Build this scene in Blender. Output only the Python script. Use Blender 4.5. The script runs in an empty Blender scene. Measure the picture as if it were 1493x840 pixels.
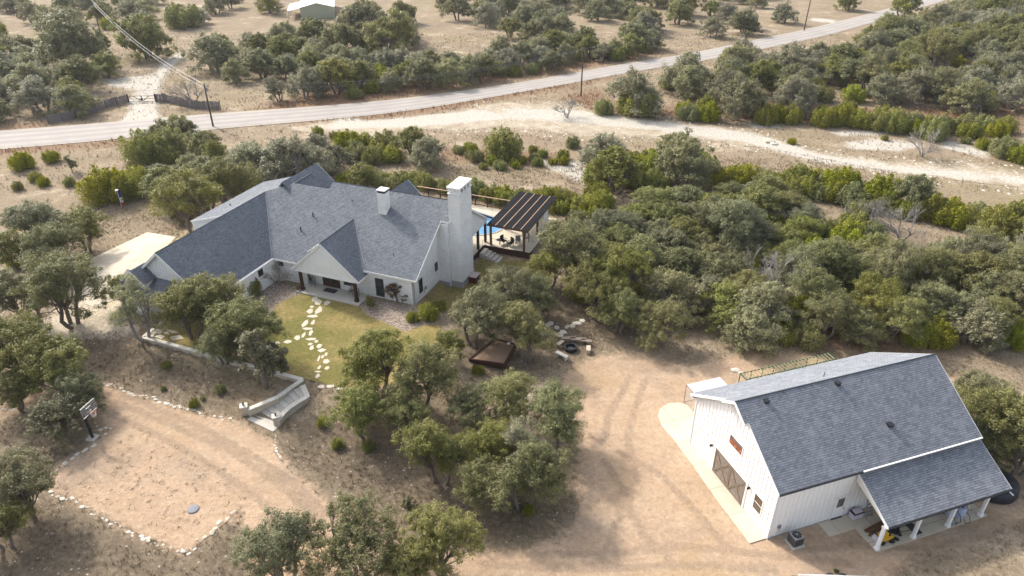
import bpy, bmesh, math, random
import numpy as np
from mathutils import Vector, Matrix
from mathutils.geometry import delaunay_2d_cdt
R = math.radians
random.seed(7)
rng = np.random.default_rng(11)
scene = bpy.context.scene
col = scene.collection

# ------------------------------------------------------------------ camera, sky, sun
CAMH, FPX, PITCH, PW, PH = 40.0, 1030.0, 30.337, 1493.0, 840.0
cam = bpy.data.objects.new('camera', bpy.data.cameras.new('camera'))
col.objects.link(cam)
cam.location = (0, 0, CAMH)
cam.rotation_euler = (R(90 - PITCH), 0, 0)
cam.data.sensor_width = 36.0
cam.data.lens = 36.0 * FPX / PW
cam.data.clip_start = 0.5
cam.data.clip_end = 6000
scene.camera = cam

SUN_EL, SUN_AZ = 38.0, 137.0          # azimuth counter-clockwise from +X
world = bpy.data.worlds.new('World')
scene.world = world
world.use_nodes = True
wn = world.node_tree
wn.nodes.clear()
sky = wn.nodes.new('ShaderNodeTexSky')
sky.sky_type = 'NISHITA'
sky.sun_disc = False
sky.sun_elevation = R(SUN_EL)
sky.sun_rotation = R(90 - SUN_AZ)
sky.air_density = 1.0
sky.dust_density = 4.0
sky.ozone_density = 1.0
bg = wn.nodes.new('ShaderNodeBackground')
bg.inputs[1].default_value = 0.15
wo = wn.nodes.new('ShaderNodeOutputWorld')
hs_ = wn.nodes.new('ShaderNodeHueSaturation')
hs_.inputs['Saturation'].default_value = 0.55          # thin high haze: a paler sky all round
wn.links.new(sky.outputs[0], hs_.inputs['Color'])
wn.links.new(hs_.outputs[0], bg.inputs[0])
wn.links.new(bg.outputs[0], wo.inputs[0])

sd = bpy.data.lights.new('sun', 'SUN')
sd.energy = 2.0
sd.angle = R(4)
sd.color = (1.0, 0.94, 0.86)
sun = bpy.data.objects.new('sun', sd)
col.objects.link(sun)
sv = Vector((math.cos(R(SUN_AZ)) * math.cos(R(SUN_EL)), math.sin(R(SUN_AZ)) * math.cos(R(SUN_EL)), math.sin(R(SUN_EL))))
sun.rotation_euler = (-sv).to_track_quat('-Z', 'Y').to_euler()
sun.location = sv * 200

scene.view_settings.view_transform = 'Standard'
scene.view_settings.look = 'None'
scene.view_settings.exposure = 1.05
scene.view_settings.gamma = 1.0
scene.cycles.max_bounces = 5
scene.cycles.diffuse_bounces = 3
scene.cycles.glossy_bounces = 2
scene.cycles.transmission_bounces = 4
scene.cycles.transparent_max_bounces = 6

# ------------------------------------------------------------------ terrain
Z0 = 0.9


def smooth(t):
    t = np.clip(t, 0, 1)
    return t * t * (3 - 2 * t)


def sdf(poly, x, y):
    """signed distance in metres, positive inside"""
    x = np.asarray(x, float); y = np.asarray(y, float)
    d = np.full(x.shape, 1e18); ins = np.zeros(x.shape, bool)
    n = len(poly)
    for i in range(n):
        ax, ay = poly[i]; bx, by = poly[(i + 1) % n]
        ex, ey = bx - ax, by - ay
        wx, wy = x - ax, y - ay
        t = np.clip((wx * ex + wy * ey) / (ex * ex + ey * ey + 1e-12), 0, 1)
        d = np.minimum(d, (wx - ex * t) ** 2 + (wy - ey * t) ** 2)
        c = ((ay > y) != (by > y)) & (x < (bx - ax) * (y - ay) / (by - ay + 1e-12) + ax)
        ins ^= c
    return np.where(ins, 1, -1) * np.sqrt(d)


class Frame:
    def __init__(s, o, ang):
        a = R(ang)
        s.o = Vector(o); s.ang = ang
        s.U = Vector((math.cos(a), math.sin(a), 0)); s.V = Vector((-math.sin(a), math.cos(a), 0))

    def w(s, u, v, w=0.0):
        return s.o + s.U * u + s.V * v + Vector((0, 0, w))


HF = Frame((-10.25, 62.97, Z0), -21.5)     # house
BF = Frame((17.78, 33.70, 0.0), 18.57)     # barn


def ray_at(px, py, z):
    p = R(PITCH)
    rx = (px - PW / 2) / FPX
    ry = (PH / 2 - py) / FPX
    d = Vector((rx, math.cos(p) + math.sin(p) * ry, -math.sin(p) + math.cos(p) * ry))
    t = (z - CAMH) / d.z
    return Vector((0, 0, CAMH)) + d * t


def _xy(pts, z=0.0):
    return [tuple(ray_at(x, y, z)[:2]) for x, y in pts]


# plateau on which the house stands: front edge is the retaining wall
_wall = _xy([(206, 491), (441, 553)], Z0)
_pl = [_wall[0], _wall[1]] + _xy([(470, 562), (560, 566), (640, 545)], Z0) + \
      [tuple(HF.w(u, v)[:2]) for u, v in [(3.2, -3.0), (0.45, 1.0), (0.3, 8.0), (0.6, 16.4), (6.4, 16.4), (6.6, 26.4), (-16, 27), (-30, 24), (-34, 6), (-36, -6)]]
_stairbase = _xy([(441, 553), (353, 605), (408, 628), (470, 575)], Z0 / 2)


POOL_LOCAL = [(-9, 24.6), (-5, 24.5), (-3, 24.1), (-.9, 23.5), (.6, 22.7), (1.35, 21.5), (1.6, 20.3), (1.2, 19.2), (.3, 18.2), (-.9, 17.5), (-2.6, 17.4), (-4, 18.2), (-6, 18.6), (-8, 18.4), (-10, 19.5), (-10.4, 22), (-10, 24)]
_poolw = [tuple(HF.w(u, v)[:2]) for u, v in POOL_LOCAL]


def hgt(x, y):
    x = np.asarray(x, float); y = np.asarray(y, float)
    d = -sdf(_pl, x, y)
    # ramp length: long in front, short beside the house
    lx = (x - HF.o.x) * HF.U.x + (y - HF.o.y) * HF.U.y
    ly = (x - HF.o.x) * HF.V.x + (y - HF.o.y) * HF.V.y
    side = smooth((lx + 1.0) / 3.0) * smooth((ly - 0.0) / 4.0) * smooth((16.4 - ly) / 0.25)
    L = 7.0 + 6 * smooth((x + 5) / 20.0)
    base = Z0 * (1 - smooth(d / L))
    # beside the house: falls to 0.2 within 1.5 m
    sidez = 0.15 + (Z0 - 0.15) * (1 - smooth(d / 0.5))
    z = np.where(d > 0, base * (1 - side) + np.minimum(base, sidez) * side, Z0)
    front = smooth((-16.5 - x) / 1.5) * smooth((62.0 - y) / 2.0)
    drop = 0.42 * smooth(d / 0.3) * front * (base / Z0)
    z = z - drop
    z = z - 1.6 * smooth((sdf(_poolw, x, y) + .9) / .5)
    far = smooth((y - 150) / 200.0)
    z = z + 0.12 * np.sin(x * 0.11 + 1.3) * np.cos(y * 0.09) * smooth((np.hypot(x + 15, y - 60) - 45) / 30)
    return z


def ground(x, y):
    return float(hgt(x, y))


def at(px, py, dz=0.0):
    z = 0.0
    for _ in range(12):
        p = ray_at(px, py, z + dz)
        z = ground(p.x, p.y)
    return Vector((p.x, p.y, z))


def P2(pts):
    return [tuple(at(x, y)[:2]) for x, y in pts]


# ------------------------------------------------------------------ materials
MATS = {}


def nodes_of(m):
    m.use_nodes = True
    nt = m.node_tree
    b = nt.nodes['Principled BSDF']
    return nt, b


def N(nt, t, **k):
    n = nt.nodes.new(t)
    for a, v in k.items():
        if a == 'ins':
            for kk, vv in v.items():
                n.inputs[kk].default_value = vv
        else:
            setattr(n, a, v)
    return n


def ramp(nt, fac, stops):
    r = nt.nodes.new('ShaderNodeValToRGB')
    e = r.color_ramp.elements
    e[0].position, e[0].color = stops[0][0], (*stops[0][1], 1)
    e[1].position, e[1].color = stops[-1][0], (*stops[-1][1], 1)
    for p, c in stops[1:-1]:
        q = e.new(p); q.color = (*c, 1)
    nt.links.new(fac, r.inputs[0])
    return r.outputs[0]


def mix(nt, fac, a, b, mode='MIX'):
    m = nt.nodes.new('ShaderNodeMix'); m.data_type = 'RGBA'; m.blend_type = mode
    for i, v in ((0, fac), (6, a), (7, b)):
        if hasattr(v, 'links'): nt.links.new(v, m.inputs[i])
        else: m.inputs[i].default_value = v if i == 0 else (*v, 1)
    return m.outputs[2]


def math_(nt, op, a, b=None, c=None, clamp=False):
    m = nt.nodes.new('ShaderNodeMath'); m.operation = op; m.use_clamp = clamp
    for i, v in enumerate((a, b, c)):
        if v is None: continue
        if hasattr(v, 'links'): nt.links.new(v, m.inputs[i])
        else: m.inputs[i].default_value = v
    return m.outputs[0]


def noise(nt, scale, detail=4, rough=0.6, coord=None, vec='Object', dist=0.0):
    if coord is None:
        tc = nt.nodes.new('ShaderNodeTexCoord'); coord = tc.outputs[vec]
    n = nt.nodes.new('ShaderNodeTexNoise')
    n.inputs['Scale'].default_value = scale; n.inputs['Detail'].default_value = detail
    n.inputs['Roughness'].default_value = rough; n.inputs['Distortion'].default_value = dist
    nt.links.new(coord, n.inputs['Vector'])
    return n.outputs[0]


def bump(nt, b, h, strength=0.4, dist=0.05):
    n = nt.nodes.new('ShaderNodeBump')
    n.inputs['Strength'].default_value = strength; n.inputs['Distance'].default_value = dist
    nt.links.new(h, n.inputs['Height']); nt.links.new(n.outputs[0], b.inputs['Normal'])


def plain(name, c, rough=0.7, metal=0.0, var=0.12, scale=3.0, bmp=0.15, spec=0.3):
    if name in MATS: return MATS[name]
    m = bpy.data.materials.new(name); nt, b = nodes_of(m)
    n1 = noise(nt, scale, 6, 0.65)
    n2 = noise(nt, scale * 9, 3, 0.6)
    v = math_(nt, 'ADD', math_(nt, 'MULTIPLY', n1, 0.6), math_(nt, 'MULTIPLY', n2, 0.4))
    lo = tuple(x * (1 - var) for x in c); hi = tuple(min(1, x * (1 + var)) for x in c)
    nt.links.new(ramp(nt, v, [(0.3, lo), (0.7, hi)]), b.inputs['Base Color'])
    b.inputs['Roughness'].default_value = rough; b.inputs['Metallic'].default_value = metal
    b.inputs['Specular IOR Level'].default_value = spec
    if bmp: bump(nt, b, n2, bmp, 0.02)
    MATS[name] = m
    return m


def shingle_mat(name, dark, mid, lite, k1=0.28, k2=0.22, k3=0.3):
    m = bpy.data.materials.new(name); nt, b = nodes_of(m)
    uv = N(nt, 'ShaderNodeUVMap')
    br = N(nt, 'ShaderNodeTexBrick')
    br.offset = 0.5; br.inputs['Scale'].default_value = 1.0
    br.inputs['Brick Width'].default_value = 0.3; br.inputs['Row Height'].default_value = 0.16
    br.inputs['Mortar Size'].default_value = 0.010; br.inputs['Mortar Smooth'].default_value = 0.3
    br.inputs['Color1'].default_value = (0, 0, 0, 1); br.inputs['Color2'].default_value = (1, 1, 1, 1)
    br.inputs['Mortar'].default_value = (0, 0, 0, 1); br.inputs['Bias'].default_value = 0.0
    nt.links.new(uv.outputs[0], br.inputs['Vector'])
    n1 = noise(nt, 0.35, 3, 0.6, uv.outputs[0])
    n3 = noise(nt, 14, 3, 0.7, uv.outputs[0])
    # irregular wide tabs: a second brick layer shifted
    br2 = N(nt, 'ShaderNodeTexBrick')
    br2.offset = 0.37; br2.inputs['Scale'].default_value = 1.0
    br2.inputs['Brick Width'].default_value = 0.21; br2.inputs['Row Height'].default_value = 0.16
    br2.inputs['Mortar Size'].default_value = 0.0
    br2.inputs['Color1'].default_value = (0, 0, 0, 1); br2.inputs['Color2'].default_value = (1, 1, 1, 1)
    nt.links.new(uv.outputs[0], br2.inputs['Vector'])
    v = math_(nt, 'ADD', math_(nt, 'MULTIPLY', br.outputs[0], k1), math_(nt, 'MULTIPLY', br2.outputs[0], k2))
    v = math_(nt, 'ADD', v, (0.75 - k1 - k2) / 2)
    v = math_(nt, 'ADD', v, math_(nt, 'MULTIPLY', n1, 0.25))
    v = math_(nt, 'ADD', v, math_(nt, 'MULTIPLY', math_(nt, 'SUBTRACT', n3, 0.5), k3))
    c = ramp(nt, v, [(0.1, dark), (0.5, mid), (0.95, lite)])
    c = mix(nt, math_(nt, 'MULTIPLY', br.outputs[1], 0.6), c, tuple(x * 0.45 for x in dark))
    su = N(nt, 'ShaderNodeSeparateXYZ'); nt.links.new(uv.outputs[0], su.inputs[0])
    fr = math_(nt, 'FRACT', math_(nt, 'DIVIDE', su.outputs[1], 0.16))
    ln = ramp(nt, fr, [(0.0, (1, 1, 1)), (0.16, (1, 1, 1)), (0.30, (0, 0, 0))])
    c = mix(nt, math_(nt, 'MULTIPLY', ln, 0.5), c, tuple(x * 0.5 for x in dark))
    streak = noise(nt, 1.0, 4, 0.6, uv.outputs[0])
    c = mix(nt, ramp(nt, streak, [(0.5, (0, 0, 0)), (0.7, (0.35, 0.35, 0.35))]), c, lite)
    nt.links.new(c, b.inputs['Base Color'])
    b.inputs['Roughness'].default_value = 0.9; b.inputs['Specular IOR Level'].default_value = 0.25
    bump(nt, b, v, 0.5, 0.012)
    MATS[name] = m
    return m


def leaf_mat(name, cols, trans=0.42, grey=0.0):
    """cols: dark, mid, light"""
    m = bpy.data.materials.new(name); nt, b = nodes_of(m)
    geo = N(nt, 'ShaderNodeNewGeometry')
    att = N(nt, 'ShaderNodeAttribute', attribute_name='tint')
    oi = N(nt, 'ShaderNodeObjectInfo')
    v = math_(nt, 'ADD', math_(nt, 'MULTIPLY', geo.outputs['Random Per Island'], 0.5), math_(nt, 'MULTIPLY', att.outputs['Fac'], 0.5))
    c = ramp(nt, v, [(0.08, cols[0]), (0.5, cols[1]), (0.92, cols[2])])
    hsv = N(nt, 'ShaderNodeHueSaturation')
    nt.links.new(c, hsv.inputs['Color'])
    nt.links.new(math_(nt, 'ADD', math_(nt, 'MULTIPLY', oi.outputs['Random'], 0.03), 0.485), hsv.inputs['Hue'])
    sat = math_(nt, 'ADD', math_(nt, 'MULTIPLY', math_(nt, 'FRACT', math_(nt, 'MULTIPLY', oi.outputs['Random'], 7.3)), 0.5), 0.65)
    nt.links.new(sat, hsv.inputs['Saturation'])
    val = math_(nt, 'ADD', math_(nt, 'MULTIPLY', math_(nt, 'FRACT', math_(nt, 'MULTIPLY', oi.outputs['Random'], 13.7)), 0.3), 0.85)
    nt.links.new(val, hsv.inputs['Value'])
    nt.links.new(hsv.outputs[0], b.inputs['Base Color'])
    b.inputs['Roughness'].default_value = 0.5; b.inputs['Specular IOR Level'].default_value = 0.35
    tr = N(nt, 'ShaderNodeBsdfTranslucent')
    nt.links.new(hsv.outputs[0], tr.inputs[0])
    ms = N(nt, 'ShaderNodeMixShader'); ms.inputs[0].default_value = trans
    out = nt.nodes['Material Output']
    nt.links.new(b.outputs[0], ms.inputs[1]); nt.links.new(tr.outputs[0], ms.inputs[2]); nt.links.new(ms.outputs[0], out.inputs[0])
    MATS[name] = m
    return m


def grass_mat(name, stops):
    m = bpy.data.materials.new(name); nt, b = nodes_of(m)
    geo = N(nt, 'ShaderNodeNewGeometry')
    n = noise(nt, 0.08, 3, 0.6)
    v = math_(nt, 'ADD', math_(nt, 'MULTIPLY', geo.outputs['Random Per Island'], 0.6), math_(nt, 'MULTIPLY', n, 0.4))
    nt.links.new(ramp(nt, v, stops), b.inputs['Base Color'])
    b.inputs['Roughness'].default_value = 0.8; b.inputs['Specular IOR Level'].default_value = 0.1
    MATS[name] = m
    return m


SHING_H = shingle_mat('house_shingles', (0.105, 0.118, 0.137), (0.178, 0.193, 0.215), (0.27, 0.286, 0.308), 0.3, 0.24, 0.45)
SHING_B = shingle_mat('barn_shingles', (0.125, 0.136, 0.156), (0.23, 0.245, 0.272), (0.37, 0.386, 0.412))
WHITE = plain('white_paint', (0.86, 0.855, 0.84), 0.6, var=0.06, scale=0.8, bmp=0.05)


def white_brick():
    m = bpy.data.materials.new('white_brick'); nt, b = nodes_of(m)
    tc = N(nt, 'ShaderNodeTexCoord'); sp = N(nt, 'ShaderNodeSeparateXYZ'); nt.links.new(tc.outputs['Object'], sp.inputs[0])
    cb = N(nt, 'ShaderNodeCombineXYZ'); nt.links.new(math_(nt, 'ADD', sp.outputs[0], sp.outputs[1]), cb.inputs[0]); nt.links.new(sp.outputs[2], cb.inputs[1])
    br = N(nt, 'ShaderNodeTexBrick'); nt.links.new(cb.outputs[0], br.inputs['Vector']); br.inputs['Scale'].default_value = 1
    br.inputs['Brick Width'].default_value = .38; br.inputs['Row Height'].default_value = .16; br.inputs['Mortar Size'].default_value = .012
    br.inputs['Color1'].default_value = (.80, .80, .79, 1); br.inputs['Color2'].default_value = (.89, .89, .88, 1); br.inputs['Mortar'].default_value = (.66, .65, .63, 1)
    n1 = noise(nt, .7, 5, .65); n2 = noise(nt, 5, 4, .7)
    c = mix(nt, ramp(nt, n1, [(.45, (0, 0, 0)), (.75, (.5, .5, .5))]), br.outputs[0], (.60, .57, .51))
    c = mix(nt, ramp(nt, n2, [(.55, (0, 0, 0)), (.75, (.35, .35, .35))]), c, (.62, .60, .56))
    nt.links.new(c, b.inputs['Base Color']); b.inputs['Roughness'].default_value = .85
    bump(nt, b, math_(nt, 'SUBTRACT', n2, br.outputs[1]), .5, .015)
    return m


WHITEB = white_brick()
TRIM = plain('white_trim', (0.82, 0.81, 0.78), 0.55, var=0.03, bmp=0)
CREAM = plain('cream_wall', (0.80, 0.77, 0.68), 0.6, var=0.05, scale=0.8, bmp=0.05)


def slab_mat():
    m = bpy.data.materials.new('pale_concrete'); nt, b = nodes_of(m)
    tc = N(nt, 'ShaderNodeTexCoord')
    br = N(nt, 'ShaderNodeTexBrick'); br.offset = 0.0; nt.links.new(tc.outputs['Object'], br.inputs['Vector']); br.inputs['Scale'].default_value = 1
    br.inputs['Brick Width'].default_value = 2.6; br.inputs['Row Height'].default_value = 2.6; br.inputs['Mortar Size'].default_value = .03; br.inputs['Mortar Smooth'].default_value = .2
    br.inputs['Color1'].default_value = (.52, .465, .365, 1); br.inputs['Color2'].default_value = (.57, .51, .405, 1); br.inputs['Mortar'].default_value = (.33, .28, .21, 1)
    n1 = noise(nt, .5, 6, .7); n2 = noise(nt, 4, 5, .75)
    c = mix(nt, ramp(nt, n1, [(.42, (0, 0, 0)), (.7, (.6, .6, .6))]), br.outputs[0], (.47, .385, .27))
    c = mix(nt, ramp(nt, n2, [(.55, (0, 0, 0)), (.75, (.4, .4, .4))]), c, (.36, .31, .24))
    nt.links.new(c, b.inputs['Base Color']); b.inputs['Roughness'].default_value = .9
    bump(nt, b, n2, .3, .02)
    return m


CONC = slab_mat()
CONCG = plain('grey_concrete', (0.50, 0.47, 0.41), 0.85, var=0.14, scale=0.8, bmp=0.2)
LIME = plain('limestone', (0.50, 0.44, 0.345), 0.9, var=0.22, scale=2.2, bmp=0.5)
LIMEW = plain('white_limestone', (0.60, 0.565, 0.49), 0.9, var=0.18, scale=4, bmp=0.5)
FLAG = plain('flagstone', (0.56, 0.51, 0.40), 0.9, var=0.25, scale=3, bmp=0.4)
STEPS = plain('stair_stone', (0.44, 0.41, 0.36), 0.9, var=0.28, scale=1.6, bmp=0.4)
GUT = plain('dark_gutter', (0.018, 0.019, 0.024), 0.5, bmp=0)
DARKM = plain('dark_metal', (0.025, 0.025, 0.028), 0.45, metal=0.6, bmp=0)
GREYM = plain('grey_metal', (0.30, 0.31, 0.32), 0.5, metal=0.5, bmp=0)
DWOOD = plain('dark_stained_wood', (0.060, 0.026, 0.018), 0.6, var=0.3, scale=5)
BWOOD = plain('brown_wood', (0.16, 0.085, 0.045), 0.7, var=0.3, scale=5)
GWOOD = plain('weathered_wood', (0.23, 0.19, 0.155), 0.8, var=0.3, scale=6)
FWOOD = plain('grey_fence_wood', (0.16, 0.145, 0.145), 0.85, var=0.3, scale=3)
PWOOD = plain('pole_wood', (0.075, 0.058, 0.048), 0.85, var=0.25, scale=4)
CEDAR = plain('cedar_trim', (0.46, 0.30, 0.19), 0.6, var=0.15)
BROWN_REFL = plain('brown_reflection', (0.24, 0.075, 0.035), 0.6, var=0.4, scale=6)  # colour of the brown reflection painted in the upper barn window
BLACK = plain('black_rubber', (0.018, 0.019, 0.022), 0.6, bmp=0)
BLACKT = plain('black_tarp', (0.022, 0.026, 0.034), 0.45, var=0.3, scale=1.5, bmp=0.6)
YEL = plain('yellow_paint', (0.62, 0.36, 0.02), 0.5, bmp=0)
BLUE = plain('blue_plastic', (0.03, 0.06, 0.30), 0.4, bmp=0)
RED = plain('red_paint', (0.45, 0.05, 0.03), 0.5, bmp=0)
ORANGE = plain('orange_paint', (0.60, 0.12, 0.03), 0.5, bmp=0)
LILAC = plain('pale_plastic', (0.55, 0.50, 0.56), 0.5, bmp=0)
GREEN = plain('green_metal', (0.02, 0.075, 0.045), 0.5, bmp=0)
STRAW = plain('straw_slat', (0.24, 0.22, 0.12), 0.8)
MAT_D = plain('dark_mat', (0.05, 0.05, 0.055), 0.9)
MULCH = plain('sandbox_mulch', (0.26, 0.175, 0.115), 0.95, var=0.3, scale=8, bmp=0.6)
SOILD = plain('plinth_concrete', (0.33, 0.33, 0.32), 0.9, var=0.15)
ROOFW = plain('white_metal_roof', (0.80, 0.82, 0.84), 0.4, var=0.05, bmp=0)
TANM = plain('tan_metal_wall', (0.42, 0.38, 0.31), 0.6, var=0.08, bmp=0)
BARK = plain('oak_bark', (0.17, 0.145, 0.125), 0.9, var=0.3, scale=6, bmp=0.5)
BARKG = plain('grey_bark', (0.27, 0.25, 0.235), 0.9, var=0.25, scale=6, bmp=0.4)
LEAF_O = leaf_mat('live_oak_leaves', ((0.10, 0.112, 0.028), (0.225, 0.228, 0.066), (0.37, 0.35, 0.12)))
LEAF_G = leaf_mat('grey_oak_leaves', ((0.16, 0.165, 0.078), (0.295, 0.288, 0.142), (0.43, 0.41, 0.22)))
LEAF_J = leaf_mat('juniper_leaves', ((0.125, 0.14, 0.014), (0.265, 0.275, 0.030), (0.40, 0.395, 0.06)), 0.35)
LEAF_Y = leaf_mat('yellowish_oak_leaves', ((0.13, 0.138, 0.04), (0.26, 0.26, 0.088), (0.40, 0.38, 0.15)))
LEAF_B = leaf_mat('sparse_brown_leaves', ((0.09, 0.065, 0.04), (0.17, 0.12, 0.07), (0.26, 0.19, 0.11)))
GRASS_D = grass_mat('dry_grass', [(0.15, (0.12, 0.088, 0.056)), (0.5, (0.24, 0.185, 0.12)), (0.85, (0.38, 0.31, 0.20))])
GRASS_R = grass_mat('rust_grass', [(0.15, (0.13, 0.07, 0.04)), (0.5, (0.24, 0.135, 0.075)), (0.85, (0.36, 0.24, 0.14))])
GRASS_G = grass_mat('green_tuft', [(0.15, (0.06, 0.065, 0.03)), (0.5, (0.12, 0.12, 0.055)), (0.85, (0.2, 0.19, 0.09))])


def glass(name, c, rough=0.08):
    m = bpy.data.materials.new(name); nt, b = nodes_of(m)
    n = noise(nt, 1.3, 2, 0.5)
    nt.links.new(ramp(nt, n, [(0.3, tuple(x * 0.6 for x in c)), (0.7, c)]), b.inputs['Base Color'])
    b.inputs['Roughness'].default_value = rough; b.inputs['Specular IOR Level'].default_value = 0.6
    MATS[name] = m
    return m


GLASS = glass('dark_glass', (0.030, 0.042, 0.048))
GLASSG = glass('grey_glass', (0.16, 0.15, 0.16))


def water_mat():
    m = bpy.data.materials.new('pool_water'); nt, b = nodes_of(m)
    n = noise(nt, 1.5, 3, 0.6, dist=0.5)
    nt.links.new(ramp(nt, n, [(0.3, (0.04, 0.19, 0.42)), (0.7, (0.09, 0.30, 0.55))]), b.inputs['Base Color'])
    b.inputs['Roughness'].default_value = 0.05
    bump(nt, b, n, 0.15, 0.05)
    return m


WATER = water_mat()
TILE = plain('blue_tile', (0.02, 0.07, 0.16), 0.4, var=0.3, scale=8, bmp=0)


def pav_roof_mat():
    return plain('charcoal_metal_roof', (0.012, 0.013, 0.016), 0.85, metal=0.0, spec=.1, var=0.15, bmp=0)


# ------------------------------------------------------------------ mesh helpers
SPLIT = {'fascia', 'rake_board', 'corner_board', 'rail', 'ridge_cap', 'beam', 'door_trim', 'top_frame', 'side_rail', 'panel_mark', 'armrest', 'vent_pipe', 'plinth', 'soffit', 'cap_pier'}


class MB:
    def __init__(s):
        s.v = []; s.f = []; s.uv = []; s.smooth = False; s.st = []

    def face(s, pts, uvs=None):
        i = len(s.v)
        s.v += [tuple(p) for p in pts]
        s.f.append(tuple(range(i, i + len(pts))))
        s.uv.append(uvs)

    def box(s, c, d, rz=0.0, tilt=None):
        s.st.append((len(s.v), len(s.f)))
        cx, cy, cz = c; dx, dy, dz = d[0] / 2, d[1] / 2, d[2] / 2
        cr, sr = math.cos(rz), math.sin(rz)
        i = len(s.v)
        for z in (-dz, dz):
            for x, y in ((-dx, -dy), (dx, -dy), (dx, dy), (-dx, dy)):
                s.v.append((cx + x * cr - y * sr, cy + x * sr + y * cr, cz + z))
        for q in ((0, 3, 2, 1), (4, 5, 6, 7), (0, 1, 5, 4), (1, 2, 6, 5), (2, 3, 7, 6), (3, 0, 4, 7)):
            s.f.append(tuple(i + k for k in q)); s.uv.append(None)
        return s

    def bar(s, a, b, w, h, up=(0, 0, 1)):
        """box beam from a to b"""
        s.st.append((len(s.v), len(s.f)))
        a, b = Vector(a), Vector(b)
        t = (b - a).normalized(); upv = Vector(up)
        sd = t.cross(upv)
        if sd.length < 1e-4: sd = t.cross(Vector((1, 0, 0)))
        sd.normalize(); n = sd.cross(t).normalized()
        i = len(s.v)
        for p in (a, b):
            for x, y in ((-1, -1), (1, -1), (1, 1), (-1, 1)):
                s.v.append(tuple(p + sd * (w / 2 * x) + n * (h / 2 * y)))
        for q in ((0, 1, 2, 3), (7, 6, 5, 4), (0, 4, 5, 1), (1, 5, 6, 2), (2, 6, 7, 3), (3, 7, 4, 0)):
            s.f.append(tuple(i + k for k in q)); s.uv.append(None)
        return s

    def prism(s, poly, axis, a, b):
        s.st.append((len(s.v), len(s.f)))
        """poly: 2D points; axis 'u': points are (v,w) extruded u=a..b; 'v': points (u,w); 'w': points (u,v)"""
        def mk(p, t):
            return {'u': (t, p[0], p[1]), 'v': (p[0], t, p[1]), 'w': (p[0], p[1], t)}[axis]
        i = len(s.v); n = len(poly)
        s.v += [mk(p, a) for p in poly] + [mk(p, b) for p in poly]
        s.f.append(tuple(i + k for k in range(n))[::-1]); s.uv.append(None)
        s.f.append(tuple(i + n + k for k in range(n))); s.uv.append(None)
        for k in range(n):
            q = (k + 1) % n
            s.f.append((i + k, i + q, i + n + q, i + n + k)); s.uv.append(None)
        return s

    def tube(s, pts, rad, n=6, cap=True):
        s.st.append((len(s.v), len(s.f)))
        pts = [Vector(p) for p in pts]
        if not hasattr(rad, '__len__'): rad = [rad] * len(pts)
        base = len(s.v); m = len(pts)
        pr = None
        for k, p in enumerate(pts):
            t = (pts[min(k + 1, m - 1)] - pts[max(k - 1, 0)])
            if t.length < 1e-6: t = Vector((0, 0, 1))
            t.normalize()
            if pr is None:
                pr = t.cross(Vector((0.31, 0.87, 0.2)))
                if pr.length < 1e-3: pr = t.cross(Vector((1, 0, 0)))
            pr = (pr - t * pr.dot(t)).normalized()
            q = t.cross(pr)
            for j in range(n):
                a = 2 * math.pi * j / n
                s.v.append(tuple(p + (pr * math.cos(a) + q * math.sin(a)) * rad[k]))
        for k in range(m - 1):
            for j in range(n):
                a = base + k * n + j; b = base + k * n + (j + 1) % n
                s.f.append((a, b, b + n, a + n)); s.uv.append(None)
        if cap:
            s.f.append(tuple(base + j for j in range(n))[::-1]); s.uv.append(None)
            s.f.append(tuple(base + (m - 1) * n + j for j in range(n))); s.uv.append(None)
        return s

    def lathe(s, c, prof, n=16):
        s.st.append((len(s.v), len(s.f)))
        base = len(s.v)
        for r_, z in prof:
            for j in range(n):
                a = 2 * math.pi * j / n
                s.v.append((c[0] + r_ * math.cos(a), c[1] + r_ * math.sin(a), c[2] + z))
        for k in range(len(prof) - 1):
            for j in range(n):
                a = base + k * n + j; b = base + k * n + (j + 1) % n
                s.f.append((a, b, b + n, a + n)); s.uv.append(None)
        s.f.append(tuple(base + j for j in range(n))[::-1]); s.uv.append(None)
        s.f.append(tuple(base + (len(prof) - 1) * n + j for j in range(n))); s.uv.append(None)
        return s

    def mesh(s, name, mat):
        me = bpy.data.meshes.new(name)
        me.from_pydata(s.v, [], s.f)
        if any(u is not None for u in s.uv):
            l = me.uv_layers.new(name='UVMap')
            k = 0
            for fi, f in enumerate(s.f):
                for j in range(len(f)):
                    if s.uv[fi] is not None: l.data[k].uv = s.uv[fi][j]
                    k += 1
        me.materials.append(mat)
        if s.smooth:
            for p in me.polygons: p.use_smooth = True
        me.update()
        return me

    def build(s, name, mat, parent=None, bevel=0.0):
        if name in SPLIT and len(s.st) > 1 and parent is not None:
            for k, (v0, f0) in enumerate(s.st):
                v1, f1 = s.st[k + 1] if k + 1 < len(s.st) else (len(s.v), len(s.f))
                q = MB(); q.v = s.v[v0:v1]; q.f = [tuple(i - v0 for i in f) for f in s.f[f0:f1]]; q.uv = s.uv[f0:f1]
                q.build(name, mat, parent, bevel)
            return None
        o = bpy.data.objects.new(name, s.mesh(name, mat))
        col.objects.link(o)
        if parent is not None: o.parent = parent
        if bevel:
            md = o.modifiers.new('bevel', 'BEVEL'); md.width = bevel; md.segments = 2; md.limit_method = 'ANGLE'
        return o


def tag(o, label=None, cat=None, group=None, kind=None):
    if label: o['label'] = label
    if cat: o['category'] = cat
    if group: o['group'] = group
    if kind: o['kind'] = kind
    return o


def empty(name, loc=(0, 0, 0), rz=0.0, **k):
    o = bpy.data.objects.new(name, None)
    o.empty_display_size = 0.3
    col.objects.link(o)
    o.location = loc; o.rotation_euler = (0, 0, rz)
    tag(o, **k)
    return o


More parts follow.
